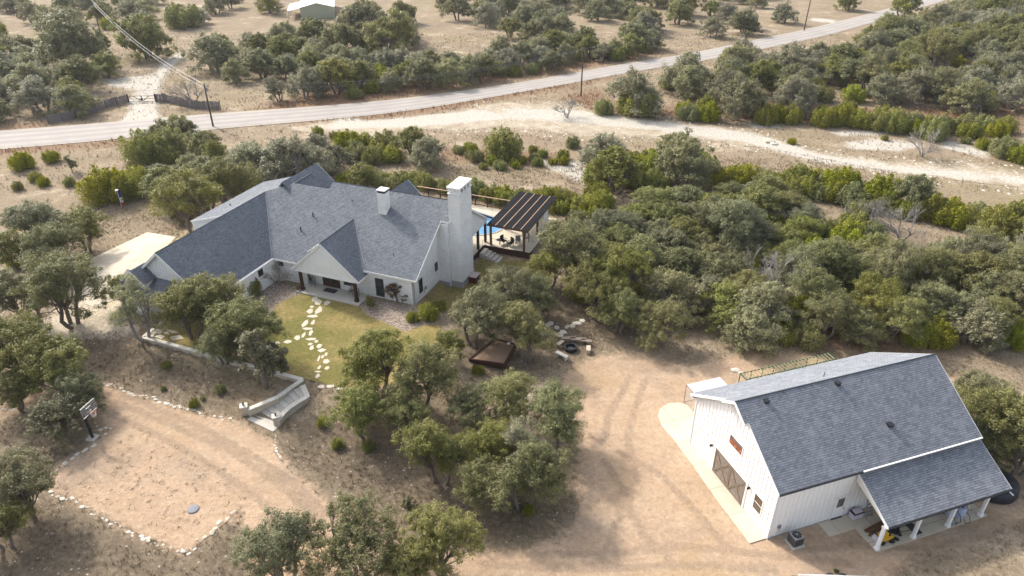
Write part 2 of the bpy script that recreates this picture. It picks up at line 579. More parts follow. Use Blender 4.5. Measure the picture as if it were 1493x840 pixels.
def link_copy(src, parent=None, loc=None, rz=None):
    c = src.copy(); col.objects.link(c)
    if parent is not None: c.parent = parent
    if loc is not None: c.location = loc
    if rz is not None: c.rotation_euler = (0, 0, rz)
    return c


def copy_thing(root, loc, rz=0.0, **k):
    r = root.copy(); col.objects.link(r)
    r.location = loc; r.rotation_euler = (0, 0, rz)
    tag(r, **k)
    for ch in list(root.children):
        c = ch.copy(); col.objects.link(c); c.parent = r
        for g in list(ch.children):
            d = g.copy(); col.objects.link(d); d.parent = c
    return r


# ------------------------------------------------------------------ ground masks (signed distances, metres, positive inside)
def noisy(poly, amp, step=1.2, seed=1):
    rr = np.random.default_rng(seed)
    out = []
    n = len(poly)
    for i in range(n):
        a = np.array(poly[i]); b = np.array(poly[(i + 1) % n])
        L = np.linalg.norm(b - a); k = max(1, int(L / step))
        nv = np.array([-(b - a)[1], (b - a)[0]]) / max(L, 1e-6)
        for j in range(k):
            p = a + (b - a) * j / k
            if j: p = p + nv * rr.normal(0, amp)
            out.append(tuple(p))
    return out


DRIVE_PX = [(-60, 560), (30, 568), (95, 566), (150, 560), (195, 575), (245, 590), (300, 604), (352, 616), (378, 630), (402, 642), (404, 662), (416, 676), (445, 702), (487, 737), (520, 765), (600, 800), (700, 806), (760, 800),
            (820, 845), (800, 900), (500, 960), (380, 900), (352, 740), (330, 762), (292, 792), (268, 808), (212, 784), (160, 760), (108, 733), (57, 706), (72, 690), (138, 646), (160, 628), (140, 615), (60, 604), (-60, 606)]
YARD_PX = [(700, 806), (770, 797), (815, 785), (842, 752), (846, 720), (838, 690), (850, 655), (838, 610), (815, 575), (822, 545), (850, 528), (905, 512), (960, 522), (1005, 535), (1060, 522), (1120, 512), (1190, 520), (1260, 535),
           (1300, 600), (1395, 540), (1440, 600), (1430, 640), (1493, 700), (1493, 760), (1420, 790), (1330, 815), (1290, 845), (1250, 960), (820, 960), (760, 850)]
CLEAR_PX = [(415, 186), (470, 178), (560, 176), (640, 166), (740, 150), (830, 150), (880, 168), (960, 176), (1050, 186), (1110, 196), (1190, 222), (1250, 230), (1300, 236), (1420, 240), (1520, 258), (1520, 280), (1400, 264),
            (1290, 250), (1230, 238), (1150, 222), (1090, 214), (1000, 202), (900, 200), (840, 196), (760, 188), (690, 190), (600, 190), (530, 200), (430, 192)]
PATCHES_PX = [[(1230, 207), (1280, 203), (1330, 206), (1345, 214), (1310, 220), (1240, 217)], [(1093, 178), (1130, 182), (1138, 187), (1100, 186)],
              [(1210, 192), (1290, 190), (1300, 196), (1225, 198)], [(1380, 205), (1440, 220), (1440, 230), (1370, 215)],
              [(785, 232), (850, 236), (868, 255), (860, 270), (840, 262), (800, 245)], [(1130, 252), (1160, 262), (1200, 290), (1170, 292), (1130, 270)],
              [(1240, 280), (1330, 300), (1430, 312), (1330, 320), (1230, 300)], [(-20, 58), (40, 58), (44, 76), (-20, 70)],
              [(130, 42), (160, 48), (150, 58), (130, 52)], [(1150, 20), (1250, 34), (1245, 40), (1148, 24)], [(500, 170), (540, 176), (700, 160), (760, 172), (600, 186), (470, 188)]]
GATEDR_PX = [(130, 190), (175, 178), (190, 160), (188, 148), (200, 132), (160, 126), (150, 116), (195, 112), (225, 110), (232, 98), (245, 84), (262, 76), (272, 80), (250, 98), (238, 115), (232, 132), (228, 150), (230, 165), (236, 178), (200, 186)]
RUST_PX = [[(-20, 186), (60, 178), (62, 186), (-20, 192)], [(372, 160), (450, 138), (560, 122), (690, 108), (790, 95), (880, 80), (960, 66), (960, 80), (850, 100), (740, 118), (600, 140), (480, 155), (380, 168)],
           [(430, 178), (560, 165), (650, 152), (800, 124), (900, 108), (905, 112), (800, 133), (650, 160), (560, 172), (440, 184)], [(-20, 215), (60, 212), (180, 204), (175, 212), (60, 222), (-20, 228)],
           [(820, 140), (880, 130), (900, 160), (1100, 150), (1300, 160), (1493, 150), (1493, 200), (1300, 190), (1120, 175), (960, 170), (850, 160)],
           [(1130, 480), (1250, 455), (1330, 480), (1400, 500), (1330, 520), (1230, 510), (1120, 500)], [(660, 215), (820, 225), (780, 240), (640, 232)]]
LITTER_PX = [[(60, 440), (200, 440), (250, 520), (340, 545), (345, 600), (240, 585), (150, 555), (60, 560)], [(350, 600), (450, 600), (560, 640), (700, 700), (840, 640), (850, 760), (760, 795), (640, 800), (560, 780), (440, 700), (405, 655)],
             [(0, 620), (130, 640), (60, 690), (60, 712), (160, 765), (270, 815), (350, 750), (420, 780), (380, 860), (-60, 860)], [(650, 420), (900, 400), (1050, 440), (1000, 500), (880, 500), (820, 530), (760, 560), (650, 520)]]
LAWN_PX = [(440, 428), (524, 447), (536, 460), (565, 472), (590, 484), (620, 474), (642, 474), (642, 500), (625, 530), (575, 562), (500, 566), (441, 552), (330, 523), (226, 495), (240, 478), (300, 470), (372, 470), (392, 462), (403, 444), (425, 434)]
SIDELAWN_PX = [(606, 448), (640, 415), (660, 420), (690, 400), (700, 375), (728, 380), (768, 380), (785, 392), (760, 404), (700, 412), (660, 450), (625, 470)]
PEB1_PX = [(350, 455), (388, 416), (405, 412), (432, 418), (440, 428), (425, 434), (403, 444), (392, 462), (372, 470), (340, 470)]
PEB2_PX = [(524, 447), (524, 441), (560, 440), (604, 449), (612, 468), (642, 474), (620, 474), (590, 484), (565, 472), (536, 460)]
CDRIVE_PX = [(128, 380), (215, 339), (256, 346), (228, 380), (190, 402), (186, 430), (140, 450), (118, 440)]
GRAVELL_PX = [(60, 470), (100, 430), (190, 430), (200, 480), (185, 492), (110, 490), (60, 500)]

PL = {k: P2(v) for k, v in dict(drive=DRIVE_PX, yard=YARD_PX, clear=CLEAR_PX, gate=GATEDR_PX, lawn=LAWN_PX, slawn=SIDELAWN_PX, peb1=PEB1_PX, peb2=PEB2_PX, cdrive=CDRIVE_PX, gravl=GRAVELL_PX).items()}
PPATCH = [P2(p) for p in PATCHES_PX]
PRUST = [P2(p) for p in RUST_PX]
PLIT = [P2(p) for p in LITTER_PX]


RUTS = [P2(p) for p in ([(110, 578), (170, 586), (250, 620), (330, 655), (400, 700), (470, 762)], [(100, 590), (160, 602), (240, 640), (310, 680), (380, 730), (440, 790)], [(180, 575), (290, 622), (370, 665), (430, 705), (500, 770)],
    [(868, 830), (892, 785), (905, 745), (908, 715), (893, 690), (880, 672)], [(915, 715), (922, 750), (940, 785), (975, 815)], [(690, 803), (790, 810), (900, 806), (1000, 797), (1100, 808), (1240, 822)], [(700, 822), (850, 830), (1000, 826), (1130, 830)],
    [(918, 548), (908, 572), (890, 600), (880, 640)], [(940, 556), (928, 590), (915, 640), (930, 700)], [(905, 660), (960, 690), (1010, 740), (1060, 800)], [(1150, 806), (1240, 795), (1350, 800), (1480, 770)])]


TRACK = P2([(735, 158), (830, 160), (960, 178), (1050, 188), (1110, 198), (1190, 224), (1290, 240), (1400, 250), (1510, 262), (1510, 270), (1400, 260), (1290, 249), (1180, 234), (1090, 209), (960, 190), (830, 178), (740, 172)])


def ruts(x, y):
    d = np.full(np.shape(x), 1e9)
    for pl_ in RUTS:
        for (ax, ay), (bx, by) in zip(pl_[:-1], pl_[1:]):
            ex, ey = bx - ax, by - ay; wx, wy = x - ax, y - ay
            t = np.clip((wx * ex + wy * ey) / (ex * ex + ey * ey), 0, 1)
            d = np.minimum(d, (wx - ex * t) ** 2 + (wy - ey * t) ** 2)
    return np.sqrt(d)


def masks(x, y):
    f = lambda ps: np.max([sdf(p, x, y) for p in ps], axis=0)
    return dict(dirt=f([PL['drive'], PL['yard']]), cal=f([PL['clear']]), grv=f([PL['gate'], TRACK] + PPATCH), rust=f(PRUST), litter=f(PLIT),
                rut=ruts(x, y), lawn=f([PL['lawn'], PL['slawn']]), peb=f([PL['peb1'], PL['peb2']]), grav=f([PL['gravl']]))


def add_masks(me, x, y):
    for k, v in masks(x, y).items():
        a = me.attributes.new(k, 'FLOAT', 'POINT')
        a.data.foreach_set('value', np.clip(v, -12, 12).astype(np.float32))


def ground_mat():
    m = bpy.data.materials.new('ground_soil'); nt, b = nodes_of(m)
    tc = N(nt, 'ShaderNodeNewGeometry'); P = tc.outputs['Position']
    nA = noise(nt, 0.045, 4, 0.6, P); nB = noise(nt, 0.35, 5, 0.65, P); nC = noise(nt, 2.2, 5, 0.7, P); nD = noise(nt, 9, 3, 0.7, P)
    nE = noise(nt, 0.16, 6, 0.72, P, dist=0.3)

    def mask(att, width, amp, n1=None, off=0.0):
        a = N(nt, 'ShaderNodeAttribute', attribute_name=att).outputs['Fac']
        n = math_(nt, 'ADD', math_(nt, 'MULTIPLY', math_(nt, 'SUBTRACT', nB, 0.5), amp), math_(nt, 'MULTIPLY', math_(nt, 'SUBTRACT', nC, 0.5), amp * 0.7))
        v = math_(nt, 'ADD', a, n)
        v = math_(nt, 'ADD', math_(nt, 'DIVIDE', math_(nt, 'ADD', v, off), width * 2), 0.5, clamp=True)
        return math_(nt, 'SMOOTH_MIN', v, 1.0, 0.1)
    # dry grass base with patches of bare pale soil
    g = ramp(nt, nC, [(0.3, (0.16, 0.12, 0.08)), (0.52, (0.28, 0.215, 0.145)), (0.72, (0.40, 0.33, 0.235))])
    gg = ramp(nt, nE, [(0.35, (0.19, 0.145, 0.10)), (0.55, (0.30, 0.24, 0.165)), (0.68, (0.46, 0.385, 0.285))])
    c = mix(nt, 0.55, g, gg)
    olive = ramp(nt, nC, [(0.3, (0.15, 0.13, 0.06)), (0.7, (0.30, 0.26, 0.13))])
    c = mix(nt, math_(nt, 'MULTIPLY', ramp(nt, nA, [(0.5, (0, 0, 0)), (0.65, (1, 1, 1))]), 0.4), c, olive)
    bare = ramp(nt, nD, [(0.3, (0.42, 0.34, 0.24)), (0.7, (0.60, 0.52, 0.40))])
    c = mix(nt, math_(nt, 'MULTIPLY', ramp(nt, nE, [(0.58, (0, 0, 0)), (0.68, (1, 1, 1))]), 0.5), c, bare)
    rust = ramp(nt, nC, [(0.3, (0.14, 0.075, 0.045)), (0.55, (0.25, 0.15, 0.09)), (0.75, (0.38, 0.28, 0.18))])
    c = mix(nt, math_(nt, 'MULTIPLY', mask('rust', 2.0, 5), 0.85), c, rust)
    lit = ramp(nt, nC, [(0.3, (0.085, 0.065, 0.045)), (0.55, (0.165, 0.13, 0.09)), (0.78, (0.28, 0.23, 0.165))])
    c = mix(nt, math_(nt, 'MULTIPLY', mask('litter', 1.5, 4), 0.92), c, lit)
    # caliche
    cal = ramp(nt, nB, [(0.3, (0.28, 0.225, 0.165)), (0.5, (0.40, 0.34, 0.26)), (0.7, (0.54, 0.485, 0.395))])
    cal = mix(nt, ramp(nt, nC, [(0.35, (0, 0, 0)), (0.75, (0.5, 0.5, 0.5))]), cal, (0.50, 0.43, 0.32))
    c = mix(nt, math_(nt, 'MULTIPLY', mask('cal', 1.4, 7.0), 0.85), c, cal)
    gr = ramp(nt, nC, [(0.3, (0.38, 0.345, 0.29)), (0.7, (0.56, 0.525, 0.46))])
    c = mix(nt, mask('grv', 0.7, 2.2), c, gr)
    # gravelly pale soil left of the house
    gv = ramp(nt, nD, [(0.3, (0.40, 0.33, 0.24)), (0.7, (0.66, 0.58, 0.45))])
    c = mix(nt, mask('grav', 0.8, 3), c, gv)
    # sandy dirt
    d1 = ramp(nt, nB, [(0.28, (0.36, 0.25, 0.168)), (0.5, (0.47, 0.335, 0.228)), (0.72, (0.56, 0.42, 0.295))])
    d2 = ramp(nt, nC, [(0.3, (0.30, 0.20, 0.13)), (0.5, (0.44, 0.31, 0.20)), (0.72, (0.57, 0.43, 0.295))])
    d = mix(nt, 0.45, d1, d2)
    dgrey = (0.255, 0.205, 0.16)
    d = mix(nt, ramp(nt, nE, [(0.50, (0, 0, 0)), (0.66, (0.62, 0.62, 0.62))]), d, dgrey)
    dye = (0.39, 0.265, 0.13)
    nF = noise(nt, 0.11, 5, 0.65, P, dist=.4)
    d = mix(nt, ramp(nt, nF, [(0.52, (0, 0, 0)), (0.66, (0.5, 0.5, 0.5))]), d, dye)
    # tyre tracks: stretched noise along x
    mp = N(nt, 'ShaderNodeMapping'); mp.inputs['Scale'].default_value = (0.10, 1.3, 1); mp.inputs['Rotation'].default_value = (0, 0, R(28))
    nt.links.new(P, mp.inputs[0])
    tr = noise(nt, 1.0, 3, 0.6, mp.outputs[0])
    d = mix(nt, ramp(nt, tr, [(0.52, (0, 0, 0)), (0.66, (0.22, 0.22, 0.22))]), d, (0.50, 0.40, 0.29))
    rut = N(nt, 'ShaderNodeAttribute', attribute_name='rut').outputs['Fac']
    rv = math_(nt, 'ADD', rut, math_(nt, 'MULTIPLY', math_(nt, 'SUBTRACT', nC, 0.5), 0.5))
    rw_ = ramp(nt, rv, [(0.0, (1, 1, 1)), (0.22, (0.75, 0.75, 0.75)), (0.42, (0, 0, 0))])
    d = mix(nt, math_(nt, 'MULTIPLY', math_(nt, 'MULTIPLY', rw_, nB), 0.95), d, (0.205, 0.155, 0.11))
    pebn = noise(nt, 26, 2, 0.6, P)
    d = mix(nt, ramp(nt, pebn, [(0.36, (0.5, 0.5, 0.5)), (0.46, (0, 0, 0))]), d, (0.22, 0.165, 0.12))
    d = mix(nt, ramp(nt, pebn, [(0.60, (0, 0, 0)), (0.70, (0.55, 0.55, 0.55))]), d, (0.60, 0.50, 0.39))
    spk = N(nt, 'ShaderNodeTexVoronoi'); spk.inputs['Scale'].default_value = 1.1
    nt.links.new(P, spk.inputs['Vector'])
    sp = math_(nt, 'LESS_THAN', spk.outputs['Distance'], math_(nt, 'MULTIPLY', math_(nt, 'SUBTRACT', nB, 0.42), 0.9))
    d = mix(nt, math_(nt, 'MULTIPLY', math_(nt, 'MULTIPLY', sp, nD), 0.6), d, (0.17, 0.14, 0.10))
    c = mix(nt, mask('dirt', 0.45, 1.9), c, d)
    # lawn
    l = ramp(nt, nB, [(0.3, (0.235, 0.175, 0.062)), (0.5, (0.335, 0.240, 0.095)), (0.7, (0.40, 0.295, 0.13))])
    l2 = ramp(nt, nC, [(0.3, (0.17, 0.145, 0.055)), (0.7, (0.34, 0.275, 0.12))])
    l = mix(nt, 0.45, l, l2)
    l = mix(nt, ramp(nt, nE, [(0.42, (0.75, 0.75, 0.75)), (0.60, (0, 0, 0))]), l, (0.13, 0.135, 0.035))
    c = mix(nt, mask('lawn', 0.12, 0.35), c, l)
    # pebble beds
    vo = N(nt, 'ShaderNodeTexVoronoi'); vo.inputs['Scale'].default_value = 9
    nt.links.new(P, vo.inputs['Vector'])
    sepv = N(nt, 'ShaderNodeSeparateColor'); nt.links.new(vo.outputs['Color'], sepv.inputs[0])
    pb = ramp(nt, sepv.outputs[0], [(0.1, (0.17, 0.13, 0.10)), (0.5, (0.27, 0.215, 0.17)), (0.95, (0.42, 0.355, 0.30))])
    c = mix(nt, mask('peb', 0.1, 0.2), c, pb)
    nG = noise(nt, 3.2, 10, 0.82, P)
    nH = noise(nt, 17, 4, 0.75, P)
    det = math_(nt, 'ADD', math_(nt, 'MULTIPLY', nG, 0.65), math_(nt, 'MULTIPLY', nH, 0.35))
    inv = N(nt, 'ShaderNodeAttribute', attribute_name='dirt').outputs['Fac']
    amt = math_(nt, 'SUBTRACT', 0.95, math_(nt, 'MULTIPLY', math_(nt, 'ADD', math_(nt, 'MULTIPLY', inv, 0.5), 0.5, clamp=True), 0.5))
    dm = ramp(nt, det, [(0.34, (0.42, 0.40, 0.38)), (0.5, (1, 1, 1)), (0.66, (1.55, 1.55, 1.5))])
    c = mix(nt, amt, c, mix(nt, 1.0, c, dm, 'MULTIPLY'))
    nt.links.new(c, b.inputs['Base Color'])
    b.inputs['Roughness'].default_value = 0.95; b.inputs['Specular IOR Level'].default_value = 0.1
    h = math_(nt, 'ADD', math_(nt, 'MULTIPLY', nC, 0.7), math_(nt, 'MULTIPLY', nD, 0.3))
    bump(nt, b, math_(nt, 'ADD', h, det), 0.8, 0.10)
    return m


GROUND = ground_mat()


def axis(lo, hi, d0, step, far, grow=1.09):
    core = list(np.arange(lo, hi, step))
    a = []; x = core[0]; s = step
    while x > d0:
        s *= grow; x -= s; a.append(x)
    b_ = []; x = core[-1]; s = step
    while x < far:
        s *= grow; x += s; b_.append(x)
    return np.array(a[::-1] + core + b_)


def grid_object(name, xs, ys, mat, lift=0.0):
    X, Y = np.meshgrid(xs, ys)
    Zz = hgt(X, Y) + lift
    nx, ny = len(xs), len(ys)
    co = np.stack([X.ravel(), Y.ravel(), Zz.ravel()], 1).astype(np.float32)
    idx = np.arange(nx * ny).reshape(ny, nx)
    q = np.stack([idx[:-1, :-1].ravel(), idx[:-1, 1:].ravel(), idx[1:, 1:].ravel(), idx[1:, :-1].ravel()], 1)
    me = bpy.data.meshes.new(name)
    me.vertices.add(len(co)); me.vertices.foreach_set('co', co.ravel())
    me.loops.add(q.size); me.loops.foreach_set('vertex_index', q.ravel().astype(np.int32))
    me.polygons.add(len(q)); me.polygons.foreach_set('loop_start', np.arange(0, q.size, 4, dtype=np.int32))
    me.polygons.foreach_set('loop_total', np.full(len(q), 4, np.int32))
    me.update(calc_edges=True)
    me.polygons.foreach_set('use_smooth', np.ones(len(q), bool))
    add_masks(me, X.ravel(), Y.ravel())
    me.materials.append(mat)
    o = bpy.data.objects.new(name, me); col.objects.link(o)
    return o


tag(grid_object('ground', axis(-70, 70, -3000, 0.5, 3000), axis(20, 130, -300, 0.5, 4000), GROUND),
    'wide dry ground of straw grass and bare soil under all the trees', 'ground', kind='structure')


def sheet(name, poly, spacing, lift, mat, label, hole=None, cat='ground', z=None, parent=None):
    """triangulated sheet inside a polygon, lying on the terrain"""
    poly = [tuple(p) for p in poly]
    xs = [p[0] for p in poly]; ys = [p[1] for p in poly]
    gx, gy = np.meshgrid(np.arange(min(xs), max(xs), spacing), np.arange(min(ys), max(ys), spacing))
    gx = gx.ravel() + rng.uniform(-.1, .1, gx.size) * spacing; gy = gy.ravel() + rng.uniform(-.1, .1, gy.size) * spacing
    k = sdf(poly, gx, gy) > spacing * 0.4
    if hole: k &= sdf(hole, gx, gy) < -spacing * 0.4
    vs = [Vector(p) for p in poly]; n = len(vs)
    es = [(i, (i + 1) % n) for i in range(n)]
    if hole:
        m = len(hole); vs += [Vector(p) for p in hole]; es += [(n + i, n + (i + 1) % m) for i in range(m)]
    vs += [Vector((a, b)) for a, b in zip(gx[k], gy[k])]
    out = delaunay_2d_cdt(vs, es, [], 1, 1e-5)
    V, F = out[0], out[2]
    X = np.array([v.x for v in V]); Y = np.array([v.y for v in V])
    F = [tuple(f) for f in F]
    cx = np.array([X[list(f)].mean() for f in F]); cy = np.array([Y[list(f)].mean() for f in F])
    keep = sdf(poly, cx, cy) > 0
    if hole: keep &= sdf(hole, cx, cy) < 0
    F = [f for f, kk in zip(F, keep) if kk]
    Zz = hgt(X, Y) + lift if z is None else np.full(len(X), z)
    me = bpy.data.meshes.new(name)
    me.from_pydata(list(zip(X.tolist(), Y.tolist(), Zz.tolist())), [], F)
    for p in me.polygons: p.use_smooth = True
    # faces up
    me.update()
    if me.polygons and me.polygons[0].normal.z < 0: me.flip_normals()
    if mat is GROUND: add_masks(me, X, Y)
    me.materials.append(mat)
    o = bpy.data.objects.new(name, me); col.objects.link(o)
    if parent is None: tag(o, label, cat, kind='structure')
    else: o.parent = parent
    return o


sheet('dirt_driveway', noisy(PL['drive'], 0.2, 1.5, 3), 0.42, 0.02, GROUND, 'sandy dirt driveway and court sweeping across the lower left', cat='driveway')
sheet('dirt_yard', noisy(PL['yard'], 0.25, 1.5, 4), 0.45, 0.03, GROUND, 'bare tan dirt yard between the barn and the oaks', cat='yard')
sheet('lawn', PL['lawn'], 0.8, 0.02, GROUND, 'yellowing lawn before the house porch', cat='lawn')
sheet('side_lawn', PL['slawn'], 0.8, 0.03, GROUND, 'strip of green lawn beside the right gable of the house', cat='lawn')
sheet('caliche_path', noisy(PL['clear'], 0.7, 3, 5), 2.0, 0.04, GROUND, 'pale bare caliche track across the clearing behind the house', cat='track')
sheet('gravel_driveway', noisy(PL['gate'], 0.3, 2, 6), 1.5, 0.04, GROUND, 'pale gravel driveway through the gate across the road', cat='driveway')
sheet('concrete_driveway', PL['cdrive'], 1.0, 0.05, CONC, 'pale concrete driveway left of the garage', cat='driveway')
sheet('pebble_bed', PL['peb1'], 0.8, 0.03, GROUND, 'river pebble bed in the inner corner of the house', cat='gravel bed')
sheet('pebble_bed', PL['peb2'], 0.8, 0.035, GROUND, 'river pebble bed under the wall right of the porch', cat='gravel bed')


# ------------------------------------------------------------------ road
def road_mat():
    m = bpy.data.materials.new('road_chipseal'); nt, b = nodes_of(m)
    uv = N(nt, 'ShaderNodeUVMap'); sp = N(nt, 'ShaderNodeSeparateXYZ'); nt.links.new(uv.outputs[0], sp.inputs[0])
    geo = N(nt, 'ShaderNodeNewGeometry')
    n1 = noise(nt, 0.25, 4, 0.6, geo.outputs['Position']); n2 = noise(nt, 6, 3, 0.7, geo.outputs['Position'])
    base = ramp(nt, n1, [(0.3, (0.34, 0.305, 0.275)), (0.7, (0.42, 0.38, 0.34))])
    w = N(nt, 'ShaderNodeMath', operation='SINE')
    nt.links.new(math_(nt, 'MULTIPLY', sp.outputs[1], 2 * math.pi * 4 ), w.inputs[0])
    tr = math_(nt, 'MULTIPLY', math_(nt, 'ADD', w.outputs[0], 1.0), 0.28)
    e = math_(nt, 'ABSOLUTE', math_(nt, 'SUBTRACT', sp.outputs[1], 0.5))
    c = mix(nt, tr, base, (0.24, 0.225, 0.215))
    edge = ramp(nt, math_(nt, 'ADD', e, math_(nt, 'MULTIPLY', math_(nt, 'SUBTRACT', n1, 0.5), 0.12)), [(0.43, (0, 0, 0)), (0.49, (1, 1, 1))])
    c = mix(nt, edge, c, (0.40, 0.34, 0.26))
    c = mix(nt, math_(nt, 'MULTIPLY', n2, 0.25), c, (0.25, 0.23, 0.21))
    nt.links.new(c, b.inputs['Base Color'])
    b.inputs['Roughness'].default_value = 0.9
    bump(nt, b, n2, 0.3, 0.02)
    return m


ROAD = road_mat()
TOP = [(-150, 201), (0, 192), (120, 181), (250, 171), (400, 161), (500, 152), (600, 143), (700, 130), (760, 121), (850, 104), (980, 83), (1060, 68), (1130, 52), (1200, 38), (1250, 24), (1310, 9), (1400, -18), (1520, -60)]
BOT = [(-150, 230), (0, 219), (120, 210), (250, 194), (400, 182), (500, 173), (600, 162), (700, 146), (760, 136), (850, 118), (980, 97), (1075, 80), (1150, 64), (1222, 48), (1270, 34), (1335, 14), (1425, -14), (1545, -56)]


def resample(pts, n):
    p = np.array(pts); s = np.r_[0, np.cumsum(np.linalg.norm(np.diff(p, axis=0), axis=1))]
    t = np.linspace(0, s[-1], n)
    return np.stack([np.interp(t, s, p[:, 0]), np.interp(t, s, p[:, 1])], 1)


def smooth_line(p, it=6):
    p = p.copy()
    for _ in range(it): p[1:-1] = (p[:-2] + 2 * p[1:-1] + p[2:]) / 4
    return p


rt = smooth_line(resample([tuple(ray_at(x, y, 0)[:2]) for x, y in TOP], 90))
rb = smooth_line(resample([tuple(ray_at(x, y, 0)[:2]) for x, y in BOT], 90))
mb = MB(); acc = 0
for i in range(89):
    for j in range(8):
        pts = []; uvs = []
        for (ii, jj) in ((i, j), (i + 1, j), (i + 1, j + 1), (i, j + 1)):
            t = jj / 8; q = rb[ii] * (1 - t) + rt[ii] * t
            pts.append((q[0], q[1], float(hgt(q[0], q[1])) + 0.07 + 0.08 * math.sin(math.pi * t)))
            uvs.append((ii * 3.0, t))
        mb.face(pts, uvs)
mb.smooth = True
me = mb.mesh('road', ROAD)
bm = bmesh.new(); bm.from_mesh(me); bmesh.ops.remove_doubles(bm, verts=bm.verts, dist=0.001); bm.to_mesh(me); bm.free()
ro = bpy.data.objects.new('road', me); col.objects.link(ro)
tag(ro, 'long grey country road crossing the whole view with worn wheel tracks', 'road', kind='structure')


# ------------------------------------------------------------------ roofs
def clip_poly(poly, nrm, d):
    """keep points with dot(nrm,p) >= d"""
    out = []
    n = len(poly)
    for i in range(n):
        a, b = poly[i], poly[(i + 1) % n]
        da, db = a.dot(nrm) - d, b.dot(nrm) - d
        if da >= 0: out.append(a)
        if (da >= 0) != (db >= 0):
            out.append(a + (b - a) * (da / (da - db)))
    return out


def shingle(mb, pts, course=0.16, thick=0.12, step=0.018):
    """slab of roof from a planar convex polygon, top face laid in overlapping courses"""
    P = [Vector(p) for p in pts]
    nrm = Vector((0, 0, 0))
    for i in range(len(P)): nrm += (P[i] - P[0]).cross(P[(i + 1) % len(P)] - P[0])
    nrm.normalize()
    if nrm.z < 0: nrm = -nrm; P = P[::-1]
    horiz = Vector((0, 0, 1)).cross(nrm).normalized()
    up = nrm.cross(horiz).normalized()
    if up.z < 0: up = -up
    s = [p.dot(up) for p in P]; lo, hi = min(s), max(s)
    # body
    under = [p - nrm * thick for p in P]
    mb.face(under[::-1], [(0, 0)] * len(P)); mb.face(P, [(p.dot(horiz), p.dot(up)) for p in P])
    for i in range(len(P)):
        j = (i + 1) % len(P)
        mb.face([P[i], under[i], under[j], P[j]], [(0.05, 0.05)] * 4)
    k = 0; t = lo
    off = 0.0
    while t < hi - 0.02:
        band = clip_poly(clip_poly(P, up, t), -up, -min(t + course, hi))
        if len(band) >= 3:
            top = []
            for p in band:
                f = (p.dot(up) - t) / course
                top.append(p + nrm * (0.004 + step * (1 - f)))
            mb.face(top, [(p.dot(horiz) + 31.7, k * 0.16 + 0.002 + (p.dot(up) - t) / course * 0.156) for p in band])
            # riser at the low edge
            low = [(p, q) for p, q in zip(band, top) if abs(p.dot(up) - t) < 1e-4]
            if len(low) >= 2:
                low.sort(key=lambda a: a[0].dot(horiz))
                a, b = low[0], low[-1]
                mb.face([a[0], b[0], b[1], a[1]], [(0.05, 0.05)] * 4)
        t += course; k += 1


def frame_window(parent, plane, c, size, mat=GLASS, name='window', panes=(1, 2), fr=0.07, flip=1, fcol=None, depth=0.05):
    """plane 'u': wall lies in u=const, c=(u,v,w) centre; size=(width,height); flip = outward sign"""
    W, Hh = size
    fm = MB(); u, v, w = c
    def B(mb, a, b, da, db, out, th):
        if plane == 'u': mb.box((u + flip * out, v + a, w + b), (th, da, db))
        else: mb.box((u + a, v + flip * out, w + b), (da, th, db))
    B(fm, 0, Hh / 2 + fr / 2, W + 2 * fr, fr, depth / 2, depth + .02); B(fm, 0, -Hh / 2 - fr / 2, W + 2 * fr, fr, depth / 2, depth + .02)
    B(fm, -W / 2 - fr / 2, 0, fr, Hh, depth / 2, depth); B(fm, W / 2 + fr / 2, 0, fr, Hh, depth / 2, depth)
    f = fm.build(name, fcol or TRIM, parent)
    nx, ny = panes
    for i in range(nx):
        for j in range(ny):
            g = MB(); pw, ph = W / nx, Hh / ny
            B(g, -W / 2 + pw * (i + .5), -Hh / 2 + ph * (j + .5), pw - 0.04, ph - 0.04, 0.005, 0.02)
            g.build('pane', mat, f)
    mm = MB()
    if nx * ny > 1:
        for i in range(1, nx): B(mm, -W / 2 + W / nx * i, 0, 0.04, Hh, 0.012, 0.03)
        for j in range(1, ny): B(mm, 0, -Hh / 2 + Hh / ny * j, W, 0.04, 0.012, 0.032)
        mm.build('muntin', fcol or TRIM, f)
    return f


# ------------------------------------------------------------------ barn
L_, WD, HE, HR = 16.63, 10.22, 4.86, 8.42
OG, OE = 0.37, 0.40
SL = (HR - HE) / (WD / 2 + OE)
barn = empty('barn', BF.o, R(BF.ang), label='white board and batten barn with grey shingle roof and a covered side porch', cat='barn')
EW = HE + SL * OE - 0.14      # wall top
m = MB()
m.prism([(0, 0), (WD, 0), (WD, EW), (WD / 2, EW + SL * WD / 2), (0, EW)], 'u', 0, 0.18)
m.build('gable_wall', WHITE, barn)
m = MB(); m.prism([(0, 0), (WD, 0), (WD, EW), (WD / 2, EW + SL * WD / 2), (0, EW)], 'u', L_ - .18, L_); m.build('gable_wall', WHITE, barn)
m = MB(); m.box((L_ / 2, 0.09, EW / 2), (L_ - .36, 0.18, EW)); m.build('side_wall', WHITE, barn)
m = MB(); m.box((L_ / 2, WD - 0.09, EW / 2), (L_ - .36, 0.18, EW)); m.build('side_wall', WHITE, barn)
m = MB(); m.box((L_ / 2, WD / 2, 0.04), (L_ + .1, WD + .1, 0.12)); m.build('foundation', SOILD, barn)
